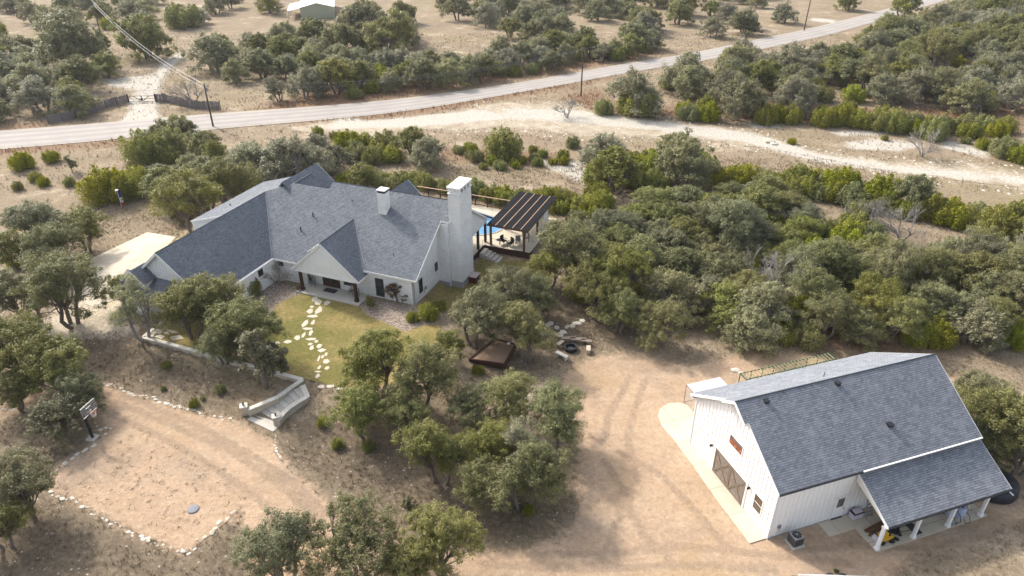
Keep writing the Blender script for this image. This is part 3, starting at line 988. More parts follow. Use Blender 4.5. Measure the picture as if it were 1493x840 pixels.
# battens
DOORS_U = (3.03, 6.90, 0.1, 2.42)   # v0 v1 w0 w1 on gable
WIN2 = (4.10, 5.72, 4.0, 4.88)
WIN3 = (1.08, 2.02, 1.08, 2.58)
m = MB(); k = 0; v = 0.02
while v < WD:
    top = EW + SL * min(v, WD - v) - 0.02
    segs = [(0.12, top)]
    for a, b, c, d in (DOORS_U, WIN2, WIN3):
        if a - .12 < v < b + .12:
            ns = []
            for s0, s1 in segs:
                if d + .12 <= s0 or c - .12 >= s1: ns.append((s0, s1)); continue
                if c - .12 > s0: ns.append((s0, c - .12))
                if d + .12 < s1: ns.append((d + .12, s1))
            segs = ns
    for s0, s1 in segs:
        if s1 - s0 > 0.1: m.box((-0.014, v + .01, (s0 + s1) / 2), (0.028, 0.05, s1 - s0))
    v += 0.406
u = 0.2
while u < L_ - 0.05:
    if not (5.2 < u < 6.4):
        m.box((u, -0.014, EW / 2 + .05), (0.05, 0.028, EW - 0.1))
    else:
        m.box((u, -0.014, (EW + 2.3) / 2), (0.05, 0.028, EW - 2.3))
    u += 0.406
tag(m.build('battens', TRIM, barn), kind='stuff')
# corner boards
m = MB()
for (uu, vv) in ((-.012, -.012), (-.012, WD + .012), (L_ + .012, -.012), (L_ + .012, WD + .012)): m.box((uu, vv, EW / 2), (0.1, 0.1, EW - .04))
m.build('corner_board', TRIM, barn)
# roof: two slopes; the gable overhang steps at mid rake
z = lambda v: HE + SL * (min(v, WD - v) + OE)
for sgn, nm in ((0, 'near'), (1, 'far')):
    mv = (lambda v: v) if sgn == 0 else (lambda v: WD - v)
    m = MB()
    shingle(m, [(-OG, mv(-OE), HE), (L_ + OG, mv(-OE), HE), (L_ + OG, WD / 2, HR), (-OG, WD / 2, HR)])
    m.build('roof', SHING_B, barn)
    # overhang step near ridge
    m = MB()
    shingle(m, [(-OG - .32, mv(WD / 2 - 1.35), z(WD / 2 - 1.35) + .003), (-OG + .01, mv(WD / 2 - 1.35), z(WD / 2 - 1.35) + .003), (-OG + .01, WD / 2, HR + .003), (-OG - .32, WD / 2, HR + .003)])
    m.build('roof_peak', SHING_B, barn)
    m = MB()
    for uu in (-OG - .02, L_ + OG + .02):
        v1 = WD / 2 - 1.35 if uu < 0 else WD / 2
        m.bar((uu, mv(-OE - .03), HE - .12), (uu, mv(v1), z(v1) - .10), 0.04, 0.2)
    m.bar((-OG - .34, mv(WD / 2 - 1.38), z(WD / 2 - 1.38) - .1), (-OG - .34, WD / 2, HR - .1), 0.04, 0.2)
    m.bar((-OG - .34, mv(WD / 2 - 1.39), z(WD / 2 - 1.39) - .1), (-OG, mv(WD / 2 - 1.39), z(WD / 2 - 1.39) - .1), 0.04, 0.2)
    m.build('rake_board', TRIM, barn)
    m = MB(); m.bar((-OG, mv(-OE - .02), HE - .11), (L_ + OG, mv(-OE - .02), HE - .11), 0.035, 0.2); m.build('fascia', TRIM, barn)
    m = MB(); m.box(((L_) / 2, mv(-OE / 2), HE - .2), (L_ + 2 * OG, OE, 0.03)); m.build('soffit', TRIM, barn)
m = MB(); m.bar((-OG - .03, -OE - .09, HE - .05), (6.35, -OE - .09, HE - .05), 0.12, 0.1); m.build('gutter', GUT, barn)
m = MB(); m.tube([(-OG - .33, WD / 2, HR + .015), (L_ + OG, WD / 2, HR + .015)], 0.06, 6); m.build('ridge_cap', SHING_B, barn)
# white gutter where the lean-to meets
m = MB(); m.bar((6.4, -OE - .08, HE - .05), (L_ + OG, -OE - .08, HE - .05), 0.1, 0.09); m.build('gutter', TRIM, barn)
for (uu, vv, ww, kind_) in ((1.56, 4.65, 8.13, 0), (7.65, 4.68, 8.15, 0), (10.12, 1.59, 6.15, 1)):
    m = MB()
    if kind_ == 0: m.box((uu, vv, ww + .09), (0.30, 0.30, 0.20)); m.box((uu, vv, ww + .21), (0.36, 0.36, 0.04))
    else: m.box((uu, vv, ww + .08), (0.38, 0.34, 0.18)); m.box((uu, vv - .02, ww + .19), (0.44, 0.42, 0.04))
    m.build('roof_vent', GUT, barn)
m = MB(); m.tube([(7.9, 6.3, z(6.3) - .05), (7.9, 6.3, z(6.3) + .4)], 0.05, 8); m.build('vent_pipe', GREYM, barn)
# carriage doors: two leaves of planks with X braces
dv0, dv1, dw0, dw1 = DOORS_U
m = MB(); mid = (dv0 + dv1) / 2
m.box((-.03, dv0 - .08, (dw0 + dw1) / 2), (.07, .14, dw1 - dw0 + .02)); m.box((-.03, dv1 + .08, (dw0 + dw1) / 2), (.07, .14, dw1 - dw0 + .02)); m.box((-.032, mid, dw1 + .08), (.075, dv1 - dv0 + .3, .15))
m.build('door_frame', TRIM, barn)
for a, b in ((dv0, mid), (mid, dv1)):
    d = empty('carriage_door', (0, 0, 0)); d.parent = barn
    n = 7; pw = (b - a) / n
    for i in range(n):
        q = MB(); q.box((-.018 - .004 * (i % 2), a + pw * (i + .5), (dw0 + dw1) / 2), (.04, pw - .012, dw1 - dw0)); q.build('plank', GWOOD, d)
    br = MB(); x = -.055
    for w_ in (dw0 + .08, (dw0 + dw1) / 2, dw1 - .08): br.bar((x, a + .02, w_), (x, b - .02, w_), .035, .13, (0, 0, 1))
    for v_ in (a + .07, b - .07): br.bar((x - .001, v_, dw0), (x - .001, v_, dw1), .13, .035, (1, 0, 0))
    br.bar((x - .003, a + .1, dw0 + .1), (x - .003, b - .1, dw1 - .1), .035, .12, (0, 0, 1))
    br.bar((x - .006, b - .1, dw0 + .1), (x - .006, a + .1, dw1 - .1), .035, .12, (0, 0, 1))
    br.build('brace', plain('brace_wood', (.20, .15, .115), .8, var=.3, scale=5), d)
frame_window(barn, 'u', (0, (WIN3[0] + WIN3[1]) / 2, (WIN3[2] + WIN3[3]) / 2), (WIN3[1] - WIN3[0] - .1, WIN3[3] - WIN3[2] - .1), glass('brown_glass', (0.12, 0.085, 0.06)), flip=-1, panes=(1, 2), fcol=TRIM)
fw = frame_window(barn, 'u', (0, 4.91, 4.44), (1.5, .82), GLASSG, flip=-1, panes=(1, 1))
m = MB(); m.box((-.028, 4.91, 4.30), (.02, 1.44, .50)); m.build('reflection_panel', BROWN_REFL, fw)  # reddish brown reflection in the glass, painted as a thin coloured panel
m = MB()
for vv, ww in ((5.45, 4.28), (5.0, 4.22), (4.86, 4.30), (4.4, 4.18), (4.3, 4.36)): m.box((-.045, vv, ww), (.012, .06, .2))
m.build('panel_mark', CEDAR, fw)  # small pale blurs over the painted reflection
for vv, ww in ((7.45, 2.15), (2.65, 2.33)):
    m = MB(); m.box((-.05, vv, ww), (.1, .1, .16)); m.lathe((-.16, vv, ww - .03), [(.1, 0), (.07, .1), (.03, .15)], 10); m.bar((-.05, vv, ww + .08), (-.16, vv, ww + .1), .03, .03); m.build('wall_lamp', DARKM, barn)
# side door with glass
m = MB(); m.box((5.78, -.025, 1.1), (.92, .06, 2.05)); sdoor = m.build('side_door', WHITE, barn)
m = MB(); m.box((5.78, -.062, 1.62), (.56, .02, .82)); m.build('door_glass', GLASSG, sdoor)
m = MB(); m.lathe((6.14, -.10, 1.0), [(.035, -.03), (.035, .03)], 8); m.build('door_handle', DARKM, sdoor)
m = MB(); m.box((5.78, -.09, .13), (.95, .12, .05)); m.build('door_sill', GUT, sdoor)
m = MB(); m.bar((5.24, -.03, .08), (5.24, -.03, 2.2), .1, .06, (0, 1, 0)); m.bar((6.32, -.03, .08), (6.32, -.03, 2.2), .1, .06, (0, 1, 0)); m.bar((5.19, -.031, 2.24), (6.37, -.031, 2.24), .06, .1); m.build('door_trim', TRIM, sdoor)
# lean-to porch
LT0, LT1, LV, LW, LW1 = 6.42, 17.25, -3.5, 2.6, 4.42
m = MB(); shingle(m, [(LT0, LV, LW), (LT1, LV, LW), (LT1, -.15, LW1), (LT0, -.15, LW1)]); m.build('porch_roof', SHING_B, barn)
m = MB()
for uu in (LT0 - .02, LT1 + .02): m.bar((uu, LV - .02, LW - .11), (uu, -.1, LW1 - .09), .04, .2)
m.build('rake_board', TRIM, barn)
m = MB(); m.bar((LT0, LV - .02, LW - .13), (LT1, LV - .02, LW - .13), .04, .18); m.build('porch_fascia', TRIM, barn)
m = MB(); m.bar((LT0 - .02, LV - .08, LW - .04), (LT1 + .02, LV - .08, LW - .04), .11, .09); m.build('gutter', GUT, barn)
m = MB(); m.bar((LT0 + .05, -3.2, 2.4), (LT1 - .3, -3.2, 2.4), .18, .22); m.build('porch_beam', WHITE, barn)
m = MB(); m.prism([(-3.3, 2.36), (-.1, 3.55), (-.1, 4.22), (-3.3, 2.5)], 'u', LT0 + .1, LT0 + .16); m.build('porch_gable_panel', CREAM, barn)
for uu in (6.51, 9.65, 12.75, 15.75):
    m = MB(); m.box((uu, -3.2, 1.2), (.2, .2, 2.2)); m.box((uu, -3.2, .2), (.3, .3, .22)); m.box((uu, -3.2, 2.26), (.28, .28, .1)); m.build('post', WHITE, barn)
m = MB(); m.prism([(4.2, -1.3), (6.42, -1.3), (6.42, -3.38), (16.3, -3.38), (16.3, -.005), (4.2, -.005)], 'w', -.1, .1); m.build('porch_slab', CONC, barn)
m = MB(); m.tube([(17.25, -3.35, 2.3), (17.6, -3.5, 1.95), (17.65, -3.6, 1.9)], .05, 8); m.build('downspout', TRIM, barn)
# apron of pale concrete before the carriage doors
apr = [(-1.42, -.02), (-1.39, 3.7), (-1.2, 8.0), (-1.15, 10.9), (-1.25, 12.6), (-.95, 13.9), (-.3, 14.7), (.7, 15.1), (1.7, 14.9), (2.2, 14.4), (2.2, 13.2), (.9, 11.4), (.1, 10.3), (-.01, 10.2), (-.01, 0)]
m = MB(); m.prism(apr, 'w', -.1, .085)
ap = m.build('concrete_apron', CONC, None); ap.location = BF.o; ap.rotation_euler = (0, 0, R(BF.ang))
tag(ap, 'cream concrete apron with rounded end before the barn doors', 'apron', kind='structure')


def bloc(u, v, w=0.0): return BF.w(u, v, w)


BR = R(BF.ang)
# air conditioner
ac = empty('air_conditioner', bloc(1.55, -.95, 0.0), BR, label='round topped grey air conditioning unit beside the barn side wall', cat='air conditioner')
m = MB(); m.box((0, 0, .05), (1.0, 1.0, .1)); m.build('pad', CONCG, ac)
m = MB(); m.box((0, 0, .5), (.74, .74, .8)); m.build('cabinet', GREYM, ac, bevel=.07)
m = MB()
for k in range(14):
    for s in (-1, 1):
        m.box((-.33 + k * .051, s * .378, .5), (.018, .012, .66)); m.box((s * .378, -.33 + k * .051, .5), (.012, .018, .66))
tag(m.build('louvres', DARKM, ac), kind='stuff')
m = MB(); m.lathe((0, 0, .905), [(.30, 0), (.31, .015), (.28, .02)], 20); m.build('fan_guard', BLACK, ac)
m = MB()
for k in range(4):
    a = k * math.pi / 4; m.bar((-.3 * math.cos(a), -.3 * math.sin(a), .935), (.3 * math.cos(a), .3 * math.sin(a), .935), .02, .01)
m.lathe((0, 0, .93), [(.08, 0), (.08, .03)], 10)
m.build('guard_bars', GREYM, ac)
m = MB(); m.tube([(-.2, .38, .3), (-.5, .6, .25), (-.75, .75, .3), (-.78, .92, .95)], .02, 6); m.box((-.78, .9, 1.0), (.2, .12, .28)); m.build('conduit', GREYM, ac)

# things under the porch
def thing1(name, mb, mat, loc, rz, label, cat, group=None, bevel=0):
    o = mb.build(name, mat, None, bevel=bevel); o.location = loc; o.rotation_euler = (0, 0, rz)
    return tag(o, label, cat, group)


t = empty('chest_cooler', bloc(7.15, -.45, .1), BR, label='pale lilac chest beside the ladder under the barn porch', cat='cooler')
m = MB(); m.box((0, 0, .28), (.9, .5, .5)); m.build('body', LILAC, t, bevel=.05)
m = MB(); m.box((0, 0, .56), (.94, .54, .07)); m.build('lid', MAT_D, t, bevel=.02)
m = MB(); m.box((.02, 0, .64), (.7, .4, .08)); m.build('cushion', LILAC, t, bevel=.03)
t = empty('step_ladder', bloc(8.1, -.42, .1), BR, label='aluminium ladder leaning on the wall under the barn porch', cat='ladder')
m = MB()
for s in (-.25, .25): m.bar((s, -.35, 0), (s * .75, .35, 2.4), .06, .03)
m.build('rail', GREYM, t)
for k in range(8):
    f = (k + .6) / 8.4; m = MB(); wd = .5 - .12 * f; m.bar((-wd / 2, -.35 + .7 * f, 2.4 * f), (wd / 2, -.35 + .7 * f, 2.4 * f), .09, .03); m.build('rung', GREYM, t)
m = MB(); m.box((0, .34, 2.42), (.42, .2, .1)); m.build('top_cap', YEL, t)
m = MB(); m.bar((-.05, -.3, 0), (0, .3, 2.2), .2, .08); m.bar((.12, -.28, 0), (.1, .3, 2.1), .05, .05)
thing1('folded_ladder', m, YEL, bloc(8.85, -.42, .1), BR, 'yellow folded ladder leaning on the wall under the barn porch', 'ladder')
m = MB(); m.bar((0, -.25, 0), (0, .3, 2.0), .12, .05); m.bar((.2, -.25, 0), (.22, .3, 1.9), .06, .06)
thing1('leaning_board', m, GREYM, bloc(9.3, -.42, .1), BR, 'grey boards leaning on the wall right of the yellow ladder', 'boards')
t = empty('lumber_pile', bloc(7.9, -1.75, .1), BR + .15, label='brown lumber stacked flat at the open end of the barn porch', cat='lumber')
for k in range(5):
    m = MB(); m.box((.1 * (k % 2), -.22 + .11 * k, .05 + .03 * (k % 3)), (2.3 - .2 * (k % 3), .1, .09)); m.build('board', BWOOD, t)
t = empty('yellow_mower', bloc(7.45, -2.75, .1), BR, label='yellow machine with black motor behind the first porch post', cat='mower')
m = MB(); m.box((.1, 0, .4), (.95, .55, .35)); m.prism([(-.4, .55), (.2, .55), (.1, .95), (-.3, .95)], 'v', -.2, .2); m.build('body', YEL, t, bevel=.05)
m = MB(); m.lathe((.25, 0, .57), [(.2, 0), (.2, .2), (.12, .28)], 12); m.build('motor', DARKM, t)
for sx in (-.3, .42):
    for sy in (-.33, .33):
        m = MB(); m.tube([(sx, sy - .05, .17), (sx, sy + .05, .17)], .17, 12); m.build('wheel', BLACK, t)
m = MB(); m.tube([(-.4, .2, .5), (-.9, .2, 1.0), (-.9, -.2, 1.0), (-.4, -.2, .5)], .025, 6); m.build('handle', DARKM, t)
t = empty('push_mower', bloc(8.75, -2.35, .1), BR + 2.6, label='dark push mower with long handle between the first two porch posts', cat='mower')
m = MB(); m.prism([(-.4, .08), (.4, .08), (.36, .3), (-.36, .3)], 'v', -.3, .3); m.build('deck', DARKM, t, bevel=.04)
m = MB(); m.lathe((0, 0, .3), [(.18, 0), (.18, .2), (.1, .28)], 12); m.build('motor', BLACK, t)
for sx in (-.34, .34):
    for sy in (-.33, .33):
        m = MB(); m.tube([(sx, sy - .04, .12), (sx, sy + .04, .12)], .12, 12); m.build('wheel', BLACK, t)
m = MB(); m.tube([(-.35, .2, .25), (-1.4, .22, .85), (-1.4, -.22, .85), (-.35, -.2, .25)], .022, 6); m.build('handle', BLACK, t)
for k, (uu, vv) in enumerate(((8.0, -3.05), (8.4, -3.0))):
    m = MB(); m.box((0, 0, .07), (.2, .3, .14)); m.box((0, .08, .17), (.17, .13, .1))
    thing1('work_boot', m, BLACK, bloc(uu, vv, .1), BR + k, ('black boot by the foot of the yellow machine', 'black boot lying out toward the middle of the slab edge')[k], 'boot', bevel=.03)
m = MB(); m.lathe((0, 0, 0), [(.24, 0), (.27, .15), (.2, .35), (.1, .42)], 12)
thing1('feed_sack', m, LILAC, bloc(7.05, -2.5, .1), 0, 'round mauve sack left of the yellow machine', 'sack')
m = MB(); m.box((0, 0, .015), (.6, 1.25, .03)); thing1('door_mat', m, MAT_D, bloc(10.3, -2.5, .1), BR, 'dark grey mat on the slab right of the second porch post', 'mat')
for k, (uu, vv) in enumerate(((13.7, -2.5), (14.3, -2.75))):
    t = empty('water_tank', bloc(uu, vv, .1), BR, label=('pale blue drum with hose nearest the third porch post', 'pale blue drum with hose next to the white frame')[k], cat='drum')
    m = MB(); m.lathe((0, 0, 0), [(.28, 0), (.31, .05), (.31, .75), (.26, .85), (.1, .9)], 16); m.build('body', plain('pale_blue_plastic', (.42, .48, .62), .4, bmp=0), t)
    m = MB(); m.lathe((0, 0, .88), [(.1, 0), (.1, .06)], 10); m.build('cap', BLUE, t)
    m = MB(); m.tube([(.1, -.3, .7), (.35, -.5, .3), (.2, -.75, .03), (-.15, -.7, .03), (-.2, -.4, .4)], .02, 6); m.build('hose', BLACK, t)
m = MB(); m.prism([(-.5, 0), (.5, 0), (.1, 1.3), (-.3, 1.3)], 'v', -.25, .25)
thing1('covered_grill', m, WHITE, bloc(12.2, -1.6, .1), BR, 'white covered grill in the middle of the barn porch', 'grill', bevel=.08)
t = empty('sawhorse', bloc(15.0, -2.3, .1), BR + .3, label='white folding frame beside the last porch post', cat='sawhorse')
m = MB(); m.bar((-.6, 0, .8), (.6, 0, .8), .08, .1); m.build('top_rail', TRIM, t)
for sx in (-.5, .5):
    for sy in (-.35, .35):
        m = MB(); m.bar((sx, sy, 0), (sx, 0, .8), .06, .06); m.build('leg', TRIM, t)
m = MB(); m.tube([(-.2, 0, 0), (-.3, -.1, .4), (0, -.2, .55), (.3, -.1, .4), (.2, 0, 0)], .02, 6)
thing1('garden_hose', m, GREEN, bloc(13.15, -3.3, .05), BR, 'dark hose looped at the foot of the third porch post', 'hose')
m = MB(); m.lathe((0, 0, 0), [(.28, -.05), (.3, 0), (.1, .04)], 14)
o = thing1('wall_fan', m, GREYM, bloc(8.0, -.12, 2.9), 0, 'round grey fan high on the wall under the barn porch', 'fan'); o.rotation_euler = (R(90), 0, BR)
# dark tarp and round dark tank at the far end of the porch
m = MB(); m.smooth = True
m.lathe((0, 0, 0), [(1.75, 0), (1.8, .25), (1.72, .85), (1.5, 1.0), (.6, 1.12), (.1, 1.15)], 28)
thing1('stock_tank', m, BLACKT, bloc(18.9, -1.3, 0), 0, 'wide low black tank at the right end of the barn porch', 'tank')
m = MB(); m.smooth = True
m.lathe((0, 0, 0), [(1.3, 0), (1.35, .2), (1.3, .55), (.9, .8), (.1, .86)], 24)
thing1('stock_tank', m, BLACKT, bloc(20.6, 1.7, 0), 0, 'smaller black tank behind the wide one against the oak', 'tank')

# kennel with white canopy behind the barn corner
kn = empty('dog_kennel', bloc(2.15, 12.95, 0), BR, label='wire kennel with a white cloth canopy behind the left barn corner', cat='kennel')
KW, KD, KH = 3.3, 1.9, 1.95
m = MB(); cs = []
for i in range(9):
    for j in range(5):
        cs.append((KW * i / 8, KD * j / 4, KH + .03 - .10 * math.sin(math.pi * i / 8) * math.sin(math.pi * j / 4)))
for i in range(8):
    for j in range(4):
        a, b, c, d = cs[i * 5 + j], cs[(i + 1) * 5 + j], cs[(i + 1) * 5 + j + 1], cs[i * 5 + j + 1]
        m.face([a, b, c, d]); m.face([(p[0], p[1], p[2] - .015) for p in (d, c, b, a)])
m.build('canopy', plain('canopy_cloth', (.62, .58, .58), .8), kn)
for uu, vv in ((0, 0), (KW, 0), (KW, KD), (0, KD), (KW / 2, 0), (KW / 2, KD)):
    m = MB(); m.tube([(uu, vv, 0), (uu, vv, KH)], .03, 6); m.build('post', BWOOD, kn)
m = MB()
for zz in (.05, KH): 
    for a, b in (((0, 0), (KW, 0)), ((KW, 0), (KW, KD)), ((KW, KD), (0, KD)), ((0, KD), (0, 0))): m.tube([(a[0], a[1], zz), (b[0], b[1], zz)], .025, 5)
m.build('rail', BWOOD, kn)
m = MB()
for k in range(17):
    x = KW * k / 16
    for vv in (0, KD): m.tube([(x, vv, .05), (x, vv, KH)], .007, 3, False)
for k in range(10):
    y = KD * k / 9
    for uu in (0, KW): m.tube([(uu, y, .05), (uu, y, KH)], .007, 3, False)
for k in range(1, 9):
    zz = KH * k / 9
    for vv in (0, KD): m.tube([(0, vv, zz), (KW, vv, zz)], .007, 3, False)
    for uu in (0, KW): m.tube([(uu, 0, zz), (uu, KD, zz)], .007, 3, False)
tag(m.build('wire_mesh', GREYM, kn), kind='stuff')
# green framed chicken run behind the barn
ru = empty('chicken_run', bloc(7.7, 14.1, 0), BR, label='long low green framed run with slatted top behind the barn roof', cat='run')
RW, RD, RH = 9.6, .9, 1.7
m = MB()
for vv in (0, RD): m.bar((0, vv, RH), (RW, vv, RH), .07, .07)
for uu in (0, RW): m.bar((uu, 0, RH), (uu, RD, RH), .07, .07)
m.build('top_frame', GREEN, ru)
for k in range(9):
    for vv in (0, RD):
        m = MB(); m.bar((RW * k / 8, vv, 0), (RW * k / 8, vv, RH - .03), .06, .06, (0, 1, 0)); m.build('post', GREEN, ru)
for k in range(26):
    m = MB(); m.box((RW * (k + .5) / 26, RD / 2, RH + .05), (.1, RD + .1, .02)); m.build('slat', STRAW, ru)

# trailer cut by the lower edge of the view
tl = empty('utility_trailer', (20.6, 29.2, 0), R(-2), label='white flat trailer cut off by the bottom edge of the photo', cat='trailer')
m = MB(); m.box((0.3, 0, .62), (4.6, 1.9, .1)); m.build('deck', TRIM, tl)
m = MB(); m.bar((-2.0, .96, .68), (2.6, .96, .68), .07, .12); m.bar((-2.0, -.96, .68), (2.6, -.96, .68), .07, .12); m.build('side_rail', TRIM, tl)
m = MB(); m.bar((-2, 0, .55), (-3.1, 0, .5), .1, .1); m.build('tongue', GREYM, tl)
m = MB(); m.box((-2.35, .55, .62), (.35, .4, .5)); m.build('tool_box', DARKM, tl)
m = MB(); m.box((-1.75, .55, .72), (.7, .6, .12)); m.build('plank', CEDAR, tl)
for sx in (.1, .95):
    for sy in (-1.12, 1.12):
        m = MB(); m.tube([(sx, sy - .1, .33), (sx, sy + .1, .33)], .33, 16); w_ = m.build('wheel', BLACK, tl)

# ------------------------------------------------------------------ house (local u right, v back, w up)
house = empty('house', HF.o, R(HF.ang), label='large white brick house with blue grey shingle roofs and a gabled porch', cat='house')
mp = lambda v: 3.15 + .667 * v
RV, RW_ = 8.4, 8.76
# --- roofs
def roof(pts, name='roof', th=.14):
    m = MB(); shingle(m, pts, thick=th); return m.build(name, SHING_H, house)
def P_(u, v): return (u, v, mp(v))
roof([P_(-22.2, 6.04), P_(-17.1, -.62), P_(-14.3, -.62), P_(-14.3, 7.5), P_(-19.3, 7.5)])
roof([P_(-14.3, -.62), P_(-9.6, -.62), P_(-9.6, RV), P_(-14.3, RV)])
roof([P_(-9.6, 0), P_(.42, 0), P_(.42, RV), P_(-9.6, RV)])
roof([(.42, 6.2, mp(6.2)), (1.42, 6.2, mp(6.2)), (1.42, RV, mp(RV)), (.42, RV, mp(RV))], 'roof_extension')
rb_ = lambda v: RW_ - .667 * (v - RV)
roof([(-14.3, RV, RW_), (1.42, RV, RW_), (1.42, 16.8, rb_(16.8)), (-14.3, 16.8, rb_(16.8))])
roof([(-19.3, 7.5, 8.15), (-14.3, 7.5, 8.15), (-14.3, 15.5, 8.15 - .667 * 8), (-19.3, 15.5, 8.15 - .667 * 8)])
# wing
ws = .852
roof([(-22.3, -10.6, 7.18), (-22.2, 6.04, 7.18), (-17.1, -.62, 2.75), (-17.1, -10.6, 2.75)], 'wing_roof')
roof([(-22.3, -10.6, 7.18), (-22.3, -1.2, 7.18), (-27.5, -1.2, 2.75), (-27.5, -10.6, 2.75)], 'wing_roof')
# pale upper roof at the back of the wing
pr_ = lambda u: 7.18 + .3 * (u + 22.3)
roof([(-22.3, -1.15, pr_(-22.3)), (-22.3, 11.2, pr_(-22.3)), (-27, 11.2, pr_(-27)), (-27, -1.15, pr_(-27))], 'upper_roof')
roof([(-22.3, 6.1, pr_(-22.3)), (-19.35, 7.55, pr_(-19.35)), (-19.35, 11.2, pr_(-19.35)), (-22.3, 11.2, pr_(-22.3))], 'upper_roof')
# back cross gables
sA = .88
roof([(-20.1, 6.6, 8.5), (-20.1, 13.3, 8.5), (-16, 13.3, 8.5 - 4.1 * sA), (-16, 6.6, 8.5 - 4.1 * sA)], 'cross_gable_roof')
roof([(-20.1, 6.6, 8.5), (-20.1, 13.3, 8.5), (-21.3, 13.3, 8.5 - 1.2 * sA), (-21.3, 7.2, 8.5 - 1.2 * sA)], 'cross_gable_roof')
sB = 1.03
roof([(-6.7, RV, 8.77), (-6.7, 12.1, 8.77), (-4.0, 12.1, 8.77 - 2.7 * sB), (-4.0, RV, 8.77 - 2.7 * sB)], 'cross_gable_roof')
roof([(-6.7, RV, 8.77), (-6.7, 12.1, 8.77), (-9.4, 12.1, 8.77 - 2.7 * sB), (-9.4, RV, 8.77 - 2.7 * sB)], 'cross_gable_roof')
m = MB(); m.prism([(-16.2, 3), (-24, 3), (-24, 5), (-20.1, 8.3), (-16.2, 4.9)], 'v', 13.0, 13.15); m.build('gable_wall', WHITE, house)
m = MB(); m.prism([(-4.2, 5.5), (-9.2, 5.5), (-9.2, 6.1), (-6.7, 8.6), (-4.2, 6.1)], 'v', 11.8, 11.95); m.build('gable_wall', WHITE, house)
# porch roof
GA, GE = 6.34, 2.65
roof([(-9.6, -1.66, GA), (-9.6, 4.8, GA), (-5.45, .3, GE), (-5.45, -1.66, GE)], 'porch_roof')
roof([(-9.6, -1.66, GA), (-9.6, 4.8, GA), (-13.75, .3, GE), (-13.75, -1.66, GE)], 'porch_roof')
# garage front small gable and skirt roof
roof([(-24.95, -9.95, 5.3), (-24.95, -11.9, 5.3), (-23.5, -11.9, 4.05), (-23.5, -9.95, 4.05)], 'garage_gable_roof')
roof([(-24.95, -9.95, 5.3), (-24.95, -11.9, 5.3), (-26.4, -11.9, 4.05), (-26.4, -9.95, 4.05)], 'garage_gable_roof')
roof([(-27.6, -10.05, 4.05), (-21.6, -10.05, 4.05), (-21.6, -11.8, 3.05), (-27.6, -11.8, 3.05)], 'skirt_roof')
m = MB(); m.prism([(-23.75, 0), (-26.15, 0), (-26.15, 4.1), (-24.95, 5.1), (-23.75, 4.1)], 'v', -11.7, -10.2); m.build('garage_bay', WHITE, house)
m = MB()
m.bar((-24.95, -11.93, 5.22), (-23.45, -11.93, 3.93), .04, .2); m.bar((-24.95, -11.93, 5.22), (-26.45, -11.93, 3.93), .04, .2)
m.build('rake_board', TRIM, house)
for uu, ww in ((-27.0, 2.9), (-21.9, 2.9)):
    m = MB(); m.box((uu, -11.5, ww / 2), (.25, .25, ww)); m.build('post', DWOOD, house)
# --- trim boards
m = MB()
m.bar((.44, -.02, mp(0) - .12), (.44, 6.2, mp(6.2) - .12), .04, .22); m.bar((.42, 6.17, mp(6.2) - .12), (1.45, 6.17, mp(6.2) - .12), .04, .22)
m.bar((1.44, 6.2, mp(6.2) - .12), (1.44, RV, mp(RV) - .12), .04, .22); m.bar((1.44, RV, RW_ - .12), (1.44, 16.8, rb_(16.8) - .12), .04, .22)
m.bar((-9.6, -1.68, GA - .1), (-5.42, -1.68, GE - .1), .04, .24); m.bar((-9.6, -1.68, GA - .1), (-13.78, -1.68, GE - .1), .04, .24)
m.bar((-22.3, -10.62, 7.06), (-17.07, -10.62, 2.62), .04, .24); m.bar((-22.3, -10.62, 7.06), (-27.53, -10.62, 2.62), .04, .24)
m.bar((-22.2, -1.17, pr_(-22.2) - .1), (-27.03, -1.17, pr_(-27) - .1), .04, .22)
m.bar((-20.1, 13.33, 8.4), (-16, 13.33, 8.4 - 4.1 * sA), .04, .2); m.bar((-6.7, 12.13, 8.67), (-4, 12.13, 8.67 - 2.7 * sB), .04, .2); m.bar((-6.7, 12.13, 8.67), (-9.4, 12.13, 8.67 - 2.7 * sB), .04, .2)
m.build('rake_board', TRIM, house)
m = MB()
m.bar((-5.8, -.03, mp(0) - .1), (.42, -.03, mp(0) - .1), .05, .2); m.bar((-17.1, -.65, mp(-.62) - .1), (-13.4, -.65, mp(-.62) - .1), .05, .2)
m.bar((-17.07, -10.6, 2.64), (-17.07, -.62, 2.64), .05, .2); m.bar((-5.42, -1.66, GE - .1), (-5.42, .2, GE - .1), .05, .2); m.bar((-13.78, -1.66, GE - .1), (-13.78, -.6, GE - .1), .05, .2)
m.bar((-27.02, -1.15, pr_(-27) - .1), (-27.02, 11.2, pr_(-27) - .1), .05, .2)
m.build('fascia', TRIM, house)
m = MB(); m.tube([(-14.3, RV, RW_ + .02), (1.4, RV, RW_ + .02)], .05, 5); m.tube([(-22.3, -10.6, 7.2), (-22.25, 6.0, 7.2)], .05, 5); m.tube([(-9.6, -1.66, GA + .02), (-9.6, 4.8, GA + .02)], .05, 5)
m.build('ridge_cap', SHING_H, house)
m = MB(); m.tube([P_(-17.15, -.56)[:2] + (mp(-.56) + .05,), P_(-22.15, 5.98)[:2] + (mp(5.98) + .05,)], .05, 5); m.build('valley_flashing', GREYM, house)
for a, b in (((-5.5, .3, mp(0)), (-9.6, 4.8, GA)), ((-13.7, .3, mp(-.0)), (-9.6, 4.8, GA))):
    m = MB(); m.tube([(a[0] + (-.5 if a[0] > -9 else .5), a[1] + .3, mp(a[1] + .3) + .03), (b[0], b[1], b[2] + .03)], .035, 5); m.build('valley_flashing', GREYM, house)
